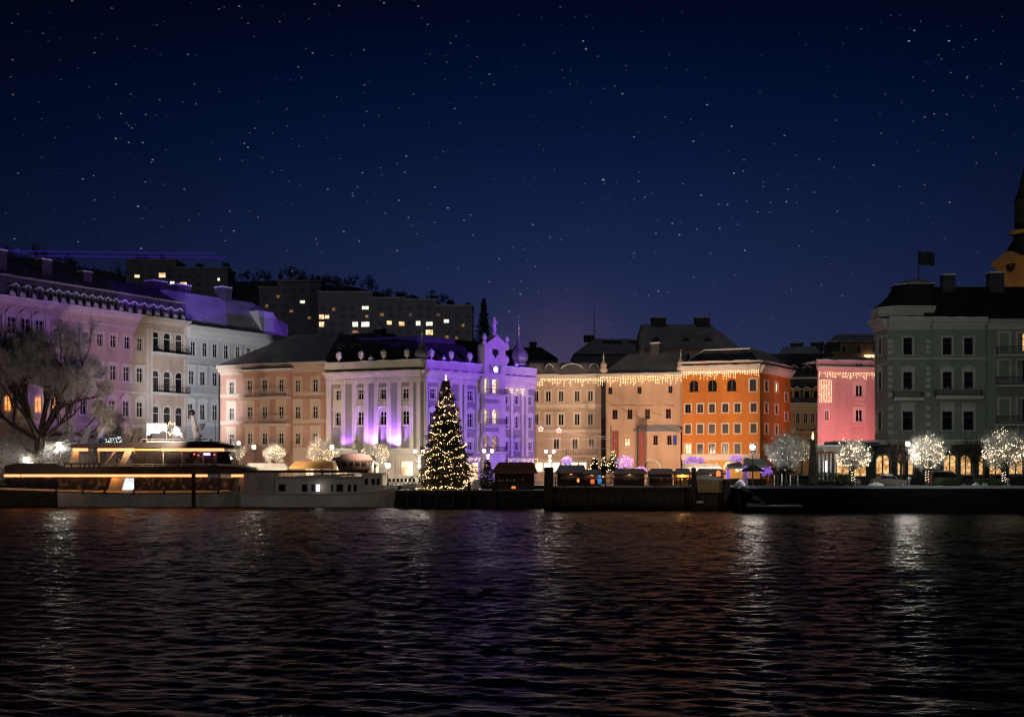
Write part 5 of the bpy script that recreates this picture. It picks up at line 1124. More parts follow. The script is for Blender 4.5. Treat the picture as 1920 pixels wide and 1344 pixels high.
# ------------------------------------------------------------------ street lamps
def lamp_post(name, label, px, py, D, base, heads=1, power=700, gr=.26, color=(1, .86, .66), garl=False, grp='street lamps on the promenade'):
    p0 = Vector((X(px, D), D, base)); t = thing(name, label, 'street lamp', p0, 0, grp); H = Z(py, D)-base; hx = [0] if heads == 1 else [-.55, .55]
    mb = MB().lathe([(.16, 0), (.16, .3), (.09, .5), (.06, 1.2), (.05, H-.45), (.09, H-.42), (.09, H-.34)], 8)
    obj('post', mb, M_iron, t)
    for x in hx:
        if heads > 1: obj('arm', MB().tube([(0, 0, H-.8), (x*.6, 0, H-.75), (x, 0, H-.45)], .04, 5), M_iron, t)
        obj('lamp_globe', MB().lathe([(gr*.55, H-gr), (gr*.95, H-gr*.3), (gr, H+gr*.3), (gr*.6, H+gr*.9)], 10, (x, 0, 0)), M_globe, t, smooth=True)
        obj('lamp_cap', MB().lathe([(gr*.8, H+gr*.95), (gr*.85, H+gr*1.05), (gr*.3, H+gr*1.4), (.03, H+gr*1.7)], 10, (x, 0, 0)), M_iron, t)
        lamp('lamp_light', t, (x, -.02, H-gr-.06), power/heads, color, .12)
    if garl:
        rg = random.Random(int(px)); b = MB()
        for i in range(90): a = i*.55; z = H-.5-1.9*i/90; b.octa((.13*math.cos(a)*(1+.8*math.sin(i*.2)), .13*math.sin(a), z), .04)
        obj('bulbs', b, M_bulbc, t, kind='stuff')
    return t
WHT = (1, .93, .82)
lamp_post('street_lamp', 'street lamp with a bright globe among the frosted shrubs behind the ship', 111, 833, 180.3, G, 1, 2200, .32, WHT)
lamp_post('street_lamp', 'street lamp with a bright globe in front of the salmon house, right of the ship', 476, 838, 181, G, 1, 700, .26)
lamp_post('street_lamp', 'street lamp at the left corner of the salmon house, partly behind the ship roof', 447, 831, 188, G, 1, 600, .26)
lamp_post('street_lamp', 'tall street lamp before the left edge of the town hall', 622, 838, 185, G, 1, 800, .3)
lamp_post('street_lamp', 'low bright lamp left under the violet pilaster tree', 695, 872, 179.5, G, 1, 900, .38)
lamp_post('street_lamp', 'low bright lamp right under the violet pilaster tree', 727, 872, 179.5, G, 1, 900, .34)
lamp_post('street_lamp', 'two armed lamp wound with fairy lights left of the Christmas tree', 786, 846, 177.5, G, 2, 700, .22, WHT, True)
lamp_post('street_lamp', 'two armed lamp wound with fairy lights in front of the clock gable', 915, 845, 182, G, 2, 350, .22, WHT, True)
lamp_post('street_lamp', 'two armed lamp wound with fairy lights in front of the peach house', 1031, 846, 181, G, 2, 600, .2, WHT, True)
lamp_post('street_lamp', 'tall single street lamp on the quay in front of the orange house', 1411, 838, 150, G, 1, 1700, .3, WHT)
lamp_post('street_lamp', 'tall street lamp beside the dark small tree in front of the turret house', 1702, 832, 150.5, G, 1, 1700, .26, WHT)
lamp_post('street_lamp', 'low glaring lamp behind the stern rail of the ship', 48, 861, 180, G, 1, 1900, .34, WHT)
for lab, px, py, h, c in (('small snow capped bollard light on the quay under the tall lamp', 1705, 913, .85, 'n'), ('snow capped ball topped bollard near the right edge', 1890, 915, .75, 'n')):
    t = thing('bollard', lab, 'bollard', (X(px, 149), 149, G+.1)); obj('post', MB().lathe([(.12, 0), (.1, .1), (.08, h-.25), (.14, h-.2), (.14, h)], 8), M_frost, t); obj('snow_cap', MB().ball((0, 0, h+.13), .24, 8, .8), M_snow, t, smooth=True)
# ------------------------------------------------------------------ the lit lake cruiser
def ship():
    D = 172; s = D/F; x0 = X(225, D); t = thing('cruise_ship', 'two deck lake cruiser outlined in amber light moored at the left', 'ship', (x0, D, 0)); B = 7.0
    xx = lambda px: X(px, D)-x0
    zz = lambda py: Z(py, D)
    M_hull = mat('warmed_ship_paint', (.50, .43, .37), .45, .08, .5, .1, 3); M_hulldark = mat('dark_ship_paint', (.035, .03, .028), .4, .2, .6); M_deck = mat('ship_deck', (.40, .30, .20), .7, .1, 1)  # hull colour warmed for the amber light off the water
    M_led = glow_mat('amber_led', (1.0, .28, .105), 2.9); M_wood2 = mat('ship_cream_panel', (.60, .48, .32), .5, .05)
    # hull: sections from stern to bow
    def hullsec(secs, m, name):
        mb = MB(); n = len(secs)
        for x, yb, y0, zb, z in secs: mb.v += [(x, B/2-yb*B/2, zb), (x, B/2-y0*B/2, z), (x, B/2+y0*B/2, z), (x, B/2+yb*B/2, zb)]
        for i in range(n-1):
            for k in range(4): l = (k+1) % 4; mb.f.append((4*i+k, 4*i+l, 4*i+4+l, 4*i+4+k))
        mb.f.append((0, 3, 2, 1)); mb.f.append((4*n-4, 4*n-3, 4*n-2, 4*n-1)); return obj(name, mb, m, t)
    hullsec([(xx(-42), .62, .84, -.6, zz(915)), (xx(0), .88, .98, -.6, zz(916.5)), (xx(107), .92, 1.0, -.6, zz(920)), (xx(107.5), .93, 1.0, -.6, zz(920))], M_hulldark, 'stern_hull')
    hullsec([(xx(107.6), .93, 1.0, -.6, zz(920)), (xx(250), .94, 1.0, -.6, zz(923)), (xx(400), .9, 1.0, -.6, zz(922)), (xx(430), .7, .95, -.5, zz(920.5)), (xx(446), .35, .8, -.2, zz(918))], M_hull, 'hull')
    ru = MB()
    for a, b, ya, yb in ((-42, 0, 915, 916.5), (0, 107, 916.5, 920), (107, 250, 920, 923), (250, 400, 923, 922), (400, 430, 922, 920.5)):
        ru.face((xx(a), -.34, zz(ya)-.06), (xx(b), -.34, zz(yb)-.06), (xx(b), .06, zz(yb)+.2), (xx(a), .06, zz(ya)+.2)); ru.face((xx(a), .02, zz(ya)-.2), (xx(b), .02, zz(yb)-.2), (xx(b), -.34, zz(yb)-.06), (xx(a), -.34, zz(ya)-.06))
    obj('rubbing_strake', ru, M_wood2, t)
    for px in (107, 156, 197, 252, 309, 410): obj('fender', MB().tube([(xx(px), -.28, zz(917)), (xx(px), -.28, zz(926))], .14, 7), M_hulldark, t)
    obj('main_deck', MB().box(xx(6), xx(440), .15, B-.15, zz(921), zz(919)), M_deck, t)
    # lower saloon with big panes
    obj('lower_saloon_core', MB().box(xx(14), xx(430), 1.25, B-.5, zz(918.9), zz(896)), mat('saloon_interior', (.10, .05, .025), .8, .3, .8), t)
    lw = [(10, 60), (62, 105), (109, 153), (158, 196), (252, 288), (290, 326), (328, 352), (354, 383), (385, 409), (412, 428)]
    M_sal = litwin('dim_saloon', (.010, .006, .004), (.30, .13, .045), .35, 1.6, .52, .85)
    for a, b in lw: obj('window', MB().box(xx(a), xx(b), .52, .58, zz(917.5), zz(897)), M_glass if a < 100 else M_sal, t)
    for a in (61, 107, 155, 251, 289, 327, 353, 384, 410, 429): obj('window_post', MB().box(xx(a)-.06, xx(a)+.06, .48, .62, zz(918), zz(896)), M_hulldark, t)
    obj('slanted_panel', MB().prism([(xx(200), zz(919.5)), (xx(226), zz(919.5)), (xx(232), zz(895.5)), (xx(208), zz(895.5))], .3, .9), M_wood2, t)
    dr = obj('door', MB().prism([(xx(227), zz(918.5)), (xx(249), zz(918.5)), (xx(249), zz(896)), (xx(233), zz(896))], .46, .5), litwin('lit_door', (.55, .62, .66), (1, 1, .97), 1.3, 1.6), t)
    # amber strip all along under the upper deck
    for a, b in ((8, 38), (40, 389), (434, 456)): obj('led_strip', MB().box(xx(a), xx(b), -.10, .02, zz(893.6), zz(889.2)), M_led, t)
    for px, w in ((30, 9), (85, 13), (140, 16), (190, 20), (214, 26), (270, 18), (320, 18), (370, 17), (420, 14)): lamp('led_glow_fill', t, (xx(px), -.35, zz(895.5)), w, (1, .42, .10), .08)  # unseen point lamps added to carry the strip's amber light
    for px, w in ((141, 20), (196, 12), (228, 22), (245, 12), (310, 5), (370, 5)): lamp('led_glow_fill', t, (xx(px), -.3, zz(847)), w, (1, .45, .12), .08)  # same added points under the roof, for the glow on the pillars
    obj('upper_deck', MB().prism([(xx(8), zz(889)), (xx(456), zz(889)), (xx(462), zz(876)), (xx(420), zz(873)), (xx(8), zz(876))], .03, B-.05), M_hulldark, t)
    obj('stern_bulwark', MB().prism([(xx(8), zz(875.9)), (xx(120), zz(875.9)), (xx(105), zz(869)), (xx(30), zz(868)), (xx(8), zz(873))], .1, .9), M_hulldark, t)
    # terrace rail
    r1 = MB(); r1.box(xx(118), xx(190), .06, .14, zz(870.5), zz(867.5))
    for px in (120, 133, 150, 158, 167, 176, 186): r1.box(xx(px)-.1, xx(px)+.1, .05, .13, zz(876), zz(870.5))
    obj('terrace_rail', r1, M_hulldark, t); obj('terrace_panel', MB().box(xx(122), xx(188), .3, .36, zz(876), zz(870.8)), M_wood2, t)
    r2 = MB()
    for y in (870.0, 873.5): r2.box(xx(192), xx(412), .03, .09, zz(y)-.03, zz(y)+.03)
    for px in range(195, 412, 18): r2.box(xx(px)-.03, xx(px)+.03, .035, .085, zz(876), zz(870.1))
    obj('side_rail', r2, M_wood2, t)
    # slanted pillars, upper saloon
    for a, b, c, d, y0, y1 in ((128, 147, 148, 138, 868, 843), (219, 232, 246, 234, 877, 846)): obj('slanted_pillar', MB().prism([(xx(a), zz(y0)), (xx(b), zz(y0)), (xx(c), zz(y1)), (xx(d), zz(y1))], .1, .5), M_wood2, t)
    obj('slanted_brace', MB().prism([(xx(190), zz(875)), (xx(194), zz(875)), (xx(216), zz(846)), (xx(212), zz(846))], .3, .5), M_wood2, t); obj('door_frame', MB().box(xx(182), xx(185), .3, .6, zz(875.5), zz(846)), M_wood2, t)
    obj('upper_saloon_core', MB().box(xx(248), xx(404), 2.2, B-1.2, zz(875.5), zz(847)), mat('upper_interior', (.05, .028, .02), .8, .4, 1), t)
    M_sal2 = litwin('dim_upper_saloon', (.006, .005, .005), (.20, .10, .06), .35, 1.3, .5, .85)
    for a, b in ((246, 268), (269, 303), (304, 338), (339, 378), (379, 404)): obj('window', MB().box(xx(a), xx(b), .72, .78, zz(874), zz(847)), M_sal2, t)
    for a in (303.5, 338.5, 378.5): obj('window_post', MB().box(xx(a)-.05, xx(a)+.05, .66, .82, zz(874), zz(847)), M_frost, t)
    obj('party_light', MB().box(xx(380), xx(392), .6, .65, zz(853), zz(849)), glow_mat('party_violet', (.6, .25, 1.0), 5), t); lamp('party_lamp', t, (xx(386), .3, zz(852)), 14, (.6, .25, 1), .1)
    for px, y, r_ in ((362, 851, .12), (370, 853, .1), (400, 852, .12)): obj('party_light', MB().ball((xx(px), .62, zz(y)), r_, 6), glow_mat('party_red', (1, .12, .15), 2.2), t)
    wsm = MB().face((xx(405), .6, zz(874)), (xx(432), 1.4, zz(872)), (xx(422), 1.4, zz(846)), (xx(405), .6, zz(846))).face((xx(432), 1.4, zz(872)), (xx(432), B-1.4, zz(872)), (xx(422), B-1.4, zz(846)), (xx(422), 1.4, zz(846)))
    obj('windscreen', wsm, M_glass, t); wf = MB()
    for a, b in ((405, 405), (417, 412), (432, 422)): wf.tube([(xx(a), .55 if a < 410 else 1.3, zz(874)), (xx(b), .55 if a < 410 else 1.3, zz(845))], .07, 5)
    obj('windscreen_frame', wf, M_hulldark, t)
    obj('bridge_front', MB().prism([(xx(405), zz(875.9)), (xx(470), zz(876)), (xx(452), zz(871)), (xx(405), zz(869))], .5, B-.5), M_wood2, t)
    # roof with amber strips
    obj('roof', MB().prism([(xx(136), zz(839.5)), (xx(128), zz(836)), (xx(140), zz(832)), (xx(240), zz(829)), (xx(404), zz(828.5)), (xx(440), zz(836)), (xx(438), zz(839.5))], -.1, B+.1), M_hulldark, t)
    for a, b in ((137, 165), (183, 252), (302, 420)): obj('led_strip', MB().box(xx(a), xx(b), -.06, .05, zz(845.3), zz(840.4)), M_led, t)
    obj('dim_led_strip', MB().box(xx(253), xx(301), -.06, .05, zz(844.6), zz(841)), glow_mat('dim_amber', (1, .3, .08), 1.6), t)
    M_fin = mat('blue_grey_paint', (.30, .32, .40), .5, .1)
    for pts, m in (([(146, 832), (161, 832), (170, 797), (163, 800)], M_fin), ([(243, 830), (254, 830), (265, 800), (257, 801)], M_hulldark)): obj('fin', MB().prism([(xx(a), zz(b)) for a, b in pts], .4, .75), m, t); obj('fin', MB().prism([(xx(a), zz(b)) for a, b in pts], B-.8, B-.45), m, t)
    obj('roof_box', MB().prism([(xx(189), zz(831)), (xx(260), zz(829.5)), (xx(250), zz(817)), (xx(228), zz(816)), (xx(226), zz(821)), (xx(196), zz(820))], .8, 3.2), M_hulldark, t)
    nb = MB(); rg = random.Random(4)                  # net of cold lights standing on the roof
    for i in range(620):
        px = rg.uniform(271, 307); py = 794+(1-rg.random()**1.3)*23
        if py > 813-(px-271)*.26+rg.uniform(-2, 4): continue
        nb.octa((xx(px), 1.2+rg.uniform(-.05, .05), zz(py)), .055)
    for i in range(60): nb.octa((xx(rg.uniform(194, 226)), .75, zz(rg.uniform(818, 832))), .04)
    obj('light_net_frame', MB().box(xx(270), xx(271), 1.15, 1.3, zz(829), zz(793)).box(xx(307.5), xx(308.5), 1.15, 1.3, zz(829), zz(793)).box(xx(270), xx(308), 1.15, 1.3, zz(793), zz(792)), M_fin, t); obj('light_net', nb, glow_mat('cold_bulb', (.72, .90, 1.0), 3.2), t, kind='stuff')
    st = []
    for k in range(14): a = math.pi*2*k/14+.05; r_ = (.88, .52)[k % 2]; st.append((xx(317)+r_*math.cos(a), 1.0, zz(803)+r_*1.1*math.sin(a)))
    sb = MB(); sb.tube(st+[st[0]], .05, 5); obj('lit_star', sb, glow_mat('star_tube', (1, .55, .25), 3.5), t); obj('star_post', MB().tube([(xx(317), 1.05, zz(829)), (xx(317), 1.05, zz(811))], .05, 5), M_iron, t)
    r3 = MB(); r3.tube([(xx(262), .6, zz(823)), (xx(400), .6, zz(823))], .035, 4);
    for px in range(262, 405, 20): r3.tube([(xx(px), .6, zz(829.5)), (xx(px), .6, zz(823))], .03, 4)
    obj('roof_rail', r3, M_frost, t)
    obj('roof_snow', MB().box(xx(274), xx(402), .1, B-.4, zz(829.3)+.05, zz(827)), M_roofsnow, t)
    m = obj('mast', MB().prism([(xx(354), zz(828)), (xx(368), zz(828)), (xx(360), zz(800)), (xx(354), zz(778)), (xx(348), zz(777)), (xx(351), zz(800))], 2.6, 3.2), M_fin, t)
    obj('radar_dome', MB().ball((xx(350), 2.9, zz(772)), .44, 10, 1.1), M_hulldark, m, smooth=True); obj('searchlight', MB().prism([(xx(364), zz(805)), (xx(371), zz(803)), (xx(375), zz(792)), (xx(363), zz(793))], 2.5, 3.1), M_fin, m); obj('horn', MB().ball((xx(359), 2.5, zz(805)), .28, 8), M_frost, m)
    obj('radar_bar', MB().prism([(xx(358), zz(826)), (xx(372), zz(816)), (xx(370), zz(812)), (xx(358), zz(818))], 2.3, 2.55), M_fin, m); obj('aerial', MB().tube([(xx(394), 3, zz(829)), (xx(394), 3, zz(778))], .035, 4), M_iron, m)
ship()
def boat():
    D = 171.5; x0 = X(590, D); t = thing('motor_vessel', 'grey white motor vessel with one bright cabin window moored right of the cruise ship', 'boat', (x0, D, 0)); B = 5.2; xx = lambda px: X(px, D)-x0; zz = lambda py: Z(py, D)
    M_w = mat('weathered_white_ship_paint', (.62, .57, .52), .6, .1, .6, .15, 3); M_o = mat('stern_ship_paint', (.42, .36, .32), .6, .12, .6)
    mb = MB(); secs = [(443, .25, .6, 926), (450, .7, .9, 926.5), (515, .95, 1, 927), (640, .95, 1, 927), (690, .75, .95, 925), (720, .35, .7, 921), (742, .02, .06, 914)]; n = len(secs)
    for px, a, b, y in secs: mb.v += [(xx(px-(10 if px > 735 else 0)), B/2-a*B/2, -.5), (xx(px), B/2-b*B/2, zz(y)), (xx(px), B/2+b*B/2, zz(y)), (xx(px-(10 if px > 735 else 0)), B/2+a*B/2, -.5)]
    for i in range(n-1):
        for k in range(4): l = (k+1) % 4; mb.f.append((4*i+k, 4*i+l, 4*i+4+l, 4*i+4+k))
    mb.f += [(0, 3, 2, 1), (4*n-4, 4*n-3, 4*n-2, 4*n-1)]; obj('hull', mb, M_w, t)
    ru = MB()
    for (a, _, b0, ya), (c, _, d0, yb) in zip(secs, secs[1:]): ru.face((xx(a), B/2-b0*B/2-.1, zz(ya)), (xx(c), B/2-d0*B/2-.1, zz(yb)), (xx(c), B/2-d0*B/2-.1, zz(yb)+.14), (xx(a), B/2-b0*B/2-.1, zz(ya)+.14)).face((xx(a), B/2-b0*B/2-.1, zz(ya)+.14), (xx(c), B/2-d0*B/2-.1, zz(yb)+.14), (xx(c), B/2, zz(yb)+.14), (xx(a), B/2, zz(ya)+.14))
    obj('rubbing_strake', ru, M_o, t)
    obj('stern_house', MB().slab([(xx(447), 1.2), (xx(456), .5), (xx(514), .35), (xx(514), B-.4), (xx(456), B-.5), (xx(447), B-1.2)], zz(926)+.02, zz(886)), M_o, t)
    h = Facade.__new__(Facade); h.root = t; h.A = Vector((x0+xx(515), D+.4, 0)); h.B = Vector((x0+xx(680), D+.4, 0)); h.L = (h.B-h.A).length; h.u = Vector((1, 0, 0)); h.n = Vector((0, -1, 0)); h.rz = 0; h.holes = []; h.off = h.A-t.location
    M_bl = glow_mat('cabin_light', (1, .97, .9), 1.6)
    for c, w, l in ((529, 14, None), (571, 11, None), (587, 8, M_curt), (596, 9, M_bl), (623, 5, M_curt), (637, 14, None), (655, 7, None), (666, 7, None)): h.row([c], c, 907, 922, w, frame='none', sur=None, sill=False, m_frame=M_o, lit={c: l} if l else {}, curtain=0, inset=.06)
    h.wall(M_w, zz(926)+.02, zz(896), B-.9, name='cabin')
    wh = Facade.__new__(Facade); wh.root = t; wh.A = Vector((x0+xx(680.2), D+.5, 0)); wh.B = Vector((x0+xx(716), D+.9, 0)); wh.L = (wh.B-wh.A).length; wh.u = (wh.B-wh.A).normalized(); wh.n = Vector((wh.u.y, -wh.u.x, 0)); wh.rz = math.atan2(wh.u.y, wh.u.x); wh.holes = []; wh.off = wh.A-t.location
    for c, w in ((687, 8), (700, 9), (709, 8)): wh.row([c], c, 896, 910, w, frame='none', sur=None, sill=False, curtain=0, inset=.06)
    wh.wall(M_w, zz(925)+.05, zz(889), B-1.4, name='wheelhouse'); obj('wheelhouse_roof', MB().box(xx(676), xx(722), .2, B-.4, zz(888.9), zz(886)), M_w, t)
    obj('foredeck_bulwark', MB().prism([(xx(716), zz(921)), (xx(743), zz(913)), (xx(738), zz(909)), (xx(716), zz(912))], B/2-.5, B/2+.5), M_w, t)
    obj('cabin_roof', MB().box(xx(513), xx(678), .1, B-.1, zz(895.8), zz(893)), M_o, t)
    aw = obj('awning', MB().prism([(xx(556), zz(896.5)), (xx(664), zz(891.5)), (xx(664), zz(887)), (xx(556), zz(892))], -.15, .09), M_frost, t); 
    obj('upper_deck', MB().box(xx(450), xx(690), .3, B-.3, zz(885.8), zz(881)), M_wood, t)
    obj('upper_wheelhouse', MB().prism([(xx(633), zz(880.9)), (xx(692), zz(880.9)), (xx(692), zz(863)), (xx(627), zz(863))], .9, B-.8), mat('teak_boards', (.10, .055, .03), .7, .2, 1), t)
    for a in (640, 652, 664, 676): obj('window', MB().box(xx(a), xx(a+9), .84, .89, zz(874), zz(866)), M_glass, t)
    rf = obj('upper_roof', MB().prism([(xx(622), zz(862.9)), (xx(700), zz(862.9)), (xx(692), zz(853)), (xx(678), zz(849)), (xx(640), zz(851)), (xx(636), zz(855)), (xx(624), zz(858))], .5, B-.4), mat('dusky_roof_paint', (.16, .10, .10), .6, .1), t)
    ms = obj('mast', MB().tube([(xx(670), 2, zz(850)), (xx(668), 2, zz(836)), (xx(664), 2, zz(826))], [.14, .09, .05], 6).tube([(xx(657), 2, zz(841)), (xx(680), 2, zz(840))], .06, 5), M_iron, t); obj('mast_ball', MB().ball((xx(674), 1.9, zz(853)), .40, 9), M_iron, ms, smooth=True); obj('horn', MB().ball((xx(664), 2, zz(829)), .2, 7, 1.4), M_iron, ms)
    obj('radar', MB().prism([(xx(665), zz(840)), (xx(672), zz(838)), (xx(672), zz(833)), (xx(666), zz(834))], 1.8, 2.2), M_iron, ms)
    lamp('cabin_lamp', t, (xx(600), -.25, zz(913)), 6, (1, .95, .85), .15)
boat()
# ------------------------------------------------------------------ quay furniture, piles, market
def pile(label, px0, px1, y0, D, group='mooring piles'):
    w = (px1-px0)*D/F/2; t = thing('mooring_pile', label, 'post', (X((px0+px1)/2, D), D, -1.0), 0, group); h = Z(y0, D)+1
    obj('shaft', MB().lathe([(w, 0), (w*.97, h*.5), (w*.95, h-.1), (w*.8, h)], 10), M_wood, t); obj('cap', MB().lathe([(w*1.02, h-.35), (w*1.02, h+.02), (w*.5, h+.1)], 10), M_iron, t); return t
pile('dark mooring pile rising in front of the cruise ship', 359, 367, 888, 170.5); pile('thickest mooring pile at the left end of the dark pier', 1020, 1038, 877, 159.5); pile('pile at the left side of the slatted wood screen', 1296, 1305, 878, 159.5); pile('pile at the right side of the slatted wood screen', 1355, 1370, 899, 159); pile('thin pile to the right of the Christmas tree foot', 876, 882, 906, 166.8); pile('thin pile below the left edge of the brown hut', 922, 931, 906, 166.8)
# jetty in front of the tree
j = thing('jetty', 'low dark jetty with square legs in front of the Christmas tree', 'jetty', (X(815, 164), 164, 0)); xx = lambda px: X(px, 164)-X(815, 164); zz = lambda py: Z(py, 164)
for k in range(18): obj('plank', MB().box(xx(757)+k*(xx(885)-xx(757))/18+.02, xx(757)+(k+1)*(xx(885)-xx(757))/18-.02, 0, 2.6, zz(922), zz(920)), M_wood, j)
obj('beam', MB().box(xx(757), xx(885), .1, .3, zz(926), zz(922.2)), M_wood, j)
for px in (764, 787, 818, 850, 880): obj('leg', MB().box(xx(px)-.14, xx(px)+.14, .08, .36, -1, zz(926.2)), M_wood, j)
# timber cladding of the pier face, with railing
pf = thing('pier_fender', 'dark plank cladding along the face of the market pier', 'cladding', (X(1200, 161), 160.6, 0)); x0 = X(1200, 161)
n = 26
for k in range(n):
    a = X(1038, 161)+(X(1374, 161)-X(1038, 161))*k/n-x0; b = X(1038, 161)+(X(1374, 161)-X(1038, 161))*(k+1)/n-x0; r = random.Random(k); o = obj('plank', MB().box(a+.03, b-.03, .05+.08*r.random(), .36, -.8, G-.35-.15*r.random()), M_wood, pf)
obj('rail_beam', MB().box(X(1038, 161)-x0, X(1374, 161)-x0, -.05, .38, G-.34, G-.05), M_wood, pf); obj('waler', MB().box(X(1038, 161)-x0, X(1374, 161)-x0, -.08, .04, .25, .5), M_wood, pf)
sn = MB(); r = random.Random(8)
for k in range(60):
    a = r.uniform(X(1040, 161), X(1365, 161))-x0; L = r.uniform(.3, 1.4); sn.box(a, a+L, -.06+.01*r.random(), .3, G-.046, G-.046+.12*r.random()+.02)
obj('snow_patches', sn, M_roofsnow, pf, kind='stuff')
rl = thing('railing', 'dark snow dusted railing along the market pier', 'railing', (X(1200, 162), 162.2, G)); x0 = X(1200, 162)
for k in range(17): px = 1042+k*15.6; obj('rail_post', MB().box(X(px, 162)-x0-.06, X(px, 162)-x0+.06, -.06, .06, .14 if False else 0, 1.0), M_wood, rl)
for z in (.45, 1.02): obj('rail', MB().box(X(1040, 162)-x0, X(1296, 162)-x0, -.07, .07, z, z+.1), M_wood, rl)
obj('rail_snow', MB().box(X(1050, 162)-x0, X(1290, 162)-x0, -.06, .06, 1.124, 1.17), M_roofsnow, rl)
wsn = thing('wood_screen', 'slatted pale wood screen with a snowy top between two piles', 'screen', (X(1331, 160.2), 160.2, Z(924, 160.2))); x0 = X(1331, 160.2); H = Z(899, 160.2)-Z(924, 160.2)
for k in range(9):
    a = X(1308+k*5.15, 160.2)-x0; obj('slat', MB().box(a+.02, a+.32, -.04, .04, .05, H-.03*(k % 3)), mat('pale_screen_wood', (.30, .20, .09), .8, .2, 1.5), wsn)
obj('frame', MB().box(X(1306, 160.2)-x0, X(1355, 160.2)-x0, .05, .12, H*.15, H*.3).box(X(1306, 160.2)-x0, X(1355, 160.2)-x0, .05, .12, H*.7, H*.85), M_wood, wsn); obj('snow_cap', MB().prism([(X(1306, 160.2)-x0, H+.01), (X(1355, 160.2)-x0, H-.1), (X(1352, 160.2)-x0, H+.25), (X(1335, 160.2)-x0, H+.5), (X(1325, 160.2)-x0, H+.65), (X(1308, 160.2)-x0, H+.55)], -.15, .5), mat('grey_snow', (.40, .40, .38), .8, .15, 2, .5, 4), wsn)
np_ = thing('notice_plate', 'small pale plate on the pier face under the wood screen', 'sign', (X(1312, 160.3), 160.3, Z(941, 160.3))); obj('plate', MB().box(-.45, .45, -.06, .1, -.14, .14), M_roofsnow, np_)
# snowy steps down to the landing stage at the right
sp = thing('quay_steps', 'snow covered steps running down the quay wall beside the wood screen', 'steps', (X(1385, 147), 147.9, 0))
rs_ = random.Random(6)
for k in range(9): obj('step', MB().box(k*.27, k*.27+.9, -1.6, -.02, -1, G-.05-k*.22), M_quay, sp); obj('step_snow', MB().prism([(k*.27-.05, G-.046-k*.22), (k*.27+.75+.3*rs_.random(), G-.046-k*.22), (k*.27+.8+.3*rs_.random(), G-.1-k*.22+.1*rs_.random()), (k*.27+.45, G+.05-k*.22+.2*rs_.random()), (k*.27+.1, G+.10-k*.22+.28*rs_.random())], -1.45-.35*rs_.random(), -.03), mat('grey_snow', (.40, .40, .38)), sp)
ls = thing('boat_landing', 'low snow covered boat landing at the foot of the quay steps', 'landing', (X(1445, 146), 146.3, 0)); x0 = X(1445, 146)
obj('slab', MB().box(X(1400, 146)-x0, X(1506, 146)-x0, -.2, 1.5, -1, .72), M_quay, ls); obj('snow', MB().prism([(X(1400, 146)-x0, .724), (X(1506, 146)-x0, .724), (X(1506, 146)-x0, .86), (X(1500, 146)-x0, .95), (X(1440, 146)-x0, .88), (X(1402, 146)-x0, 1.2)], -.25, 1.5), M_snow, ls)
# market huts
def hut(label, px0, px1, yr, ye, D, base, roofm, wallm, sd, group='market huts', light=None, snow=False, gable_right=True):
    w = (px1-px0)*D/F/2; xc = X((px0+px1)/2, D); t = thing('market_hut', label, 'market hut', (xc, D, base), 0, group); he = Z(ye, D)-base; hr = Z(yr, D)-base; dp = 2.6
    wb = MB().box(-w*.86, w*.86, .9, dp, 0, he); obj('back_wall', wb, wallm, t); obj('counter_front', MB().box(-w*.86, w*.86, .1, .2, 0, min(1.05, he*.45)), wallm, t); obj('counter', MB().box(-w*.9, w*.9, -.15, .4, min(1.055, he*.45+.005), min(1.13, he*.45+.08)), M_wood, t)
    for x in (-w*.85, w*.85): obj('post', MB().box(x-.07, x+.07, .05, .19, 0, he), M_wood, t)
    ro = MB(); gx = w*1.02; ix = w*.32
    ro.face((-gx, -.45, he), (gx, -.45, he), (gx-ix*.6, dp/2, hr), (-gx+ix, dp/2, hr)); ro.face((gx, -.45, he), (gx, dp+.3, he), (gx-ix*.6, dp/2, hr)); ro.face((gx, dp+.3, he), (-gx, dp+.3, he), (-gx+ix, dp/2, hr), (gx-ix*.6, dp/2, hr)); ro.face((-gx, dp+.3, he), (-gx, -.45, he), (-gx+ix, dp/2, hr)); ro.face((-gx, -.45, he), (-gx, dp+.3, he), (gx, dp+.3, he), (gx, -.45, he))
    rr = obj('roof', ro, roofm, t)
    if snow: obj('roof_snow', MB().face((-gx+.05, -.5, he+.03), (gx-.05, -.5, he+.03), (gx-.1, -.2, he+.22), (-gx+.1, -.2, he+.22)).face((-gx+.1, -.2, he+.22), (gx-.1, -.2, he+.22), (gx-ix*.5, dp/2, hr+.12), (-gx+ix*.9, dp/2, hr+.12)), M_roofsnow, rr)
    obj('eave_board', MB().box(-gx, gx, -.5, -.455, he-.18, he+.02), M_wood if not gable_right else mat('brown_boards', (.22, .11, .06), .8, .15, 1.5, .3, 4), t)
    rg = random.Random(sd); 
    for k in range(6): 
        x = rg.uniform(-w*.7, w*.7); c = rg.choice([(.5, .1, .03), (.4, .3, .2), (.1, .15, .3), (.6, .5, .35), (.3, .05, .05)]); z0 = min(1.135, he*.45+.085); obj('ware', MB().box(x-.12, x+.12, .0, .2, z0, z0+rg.uniform(.15, .4)), mat('ware_%d%d%d' % tuple(int(v*10) for v in c), c, .6), t)
    if light: lamp('hut_lamp', t, (0, .35, he-.25), light[0], light[1], .1); obj('lamp_shade', MB().lathe([(.16, he-.2), (.05, he-.02)], 8, (0, .35, 0)), glow_mat('hut_bulb', (1, .7, .4), 6), t)
    return t
M_hutroof = mat('brown_shingles', (.20, .10, .055), .85, .2, 1.5, .4, 5); M_hutwall = mat('dark_hut_boards', (.05, .035, .028), .85, .25, 1.5, .3, 4)
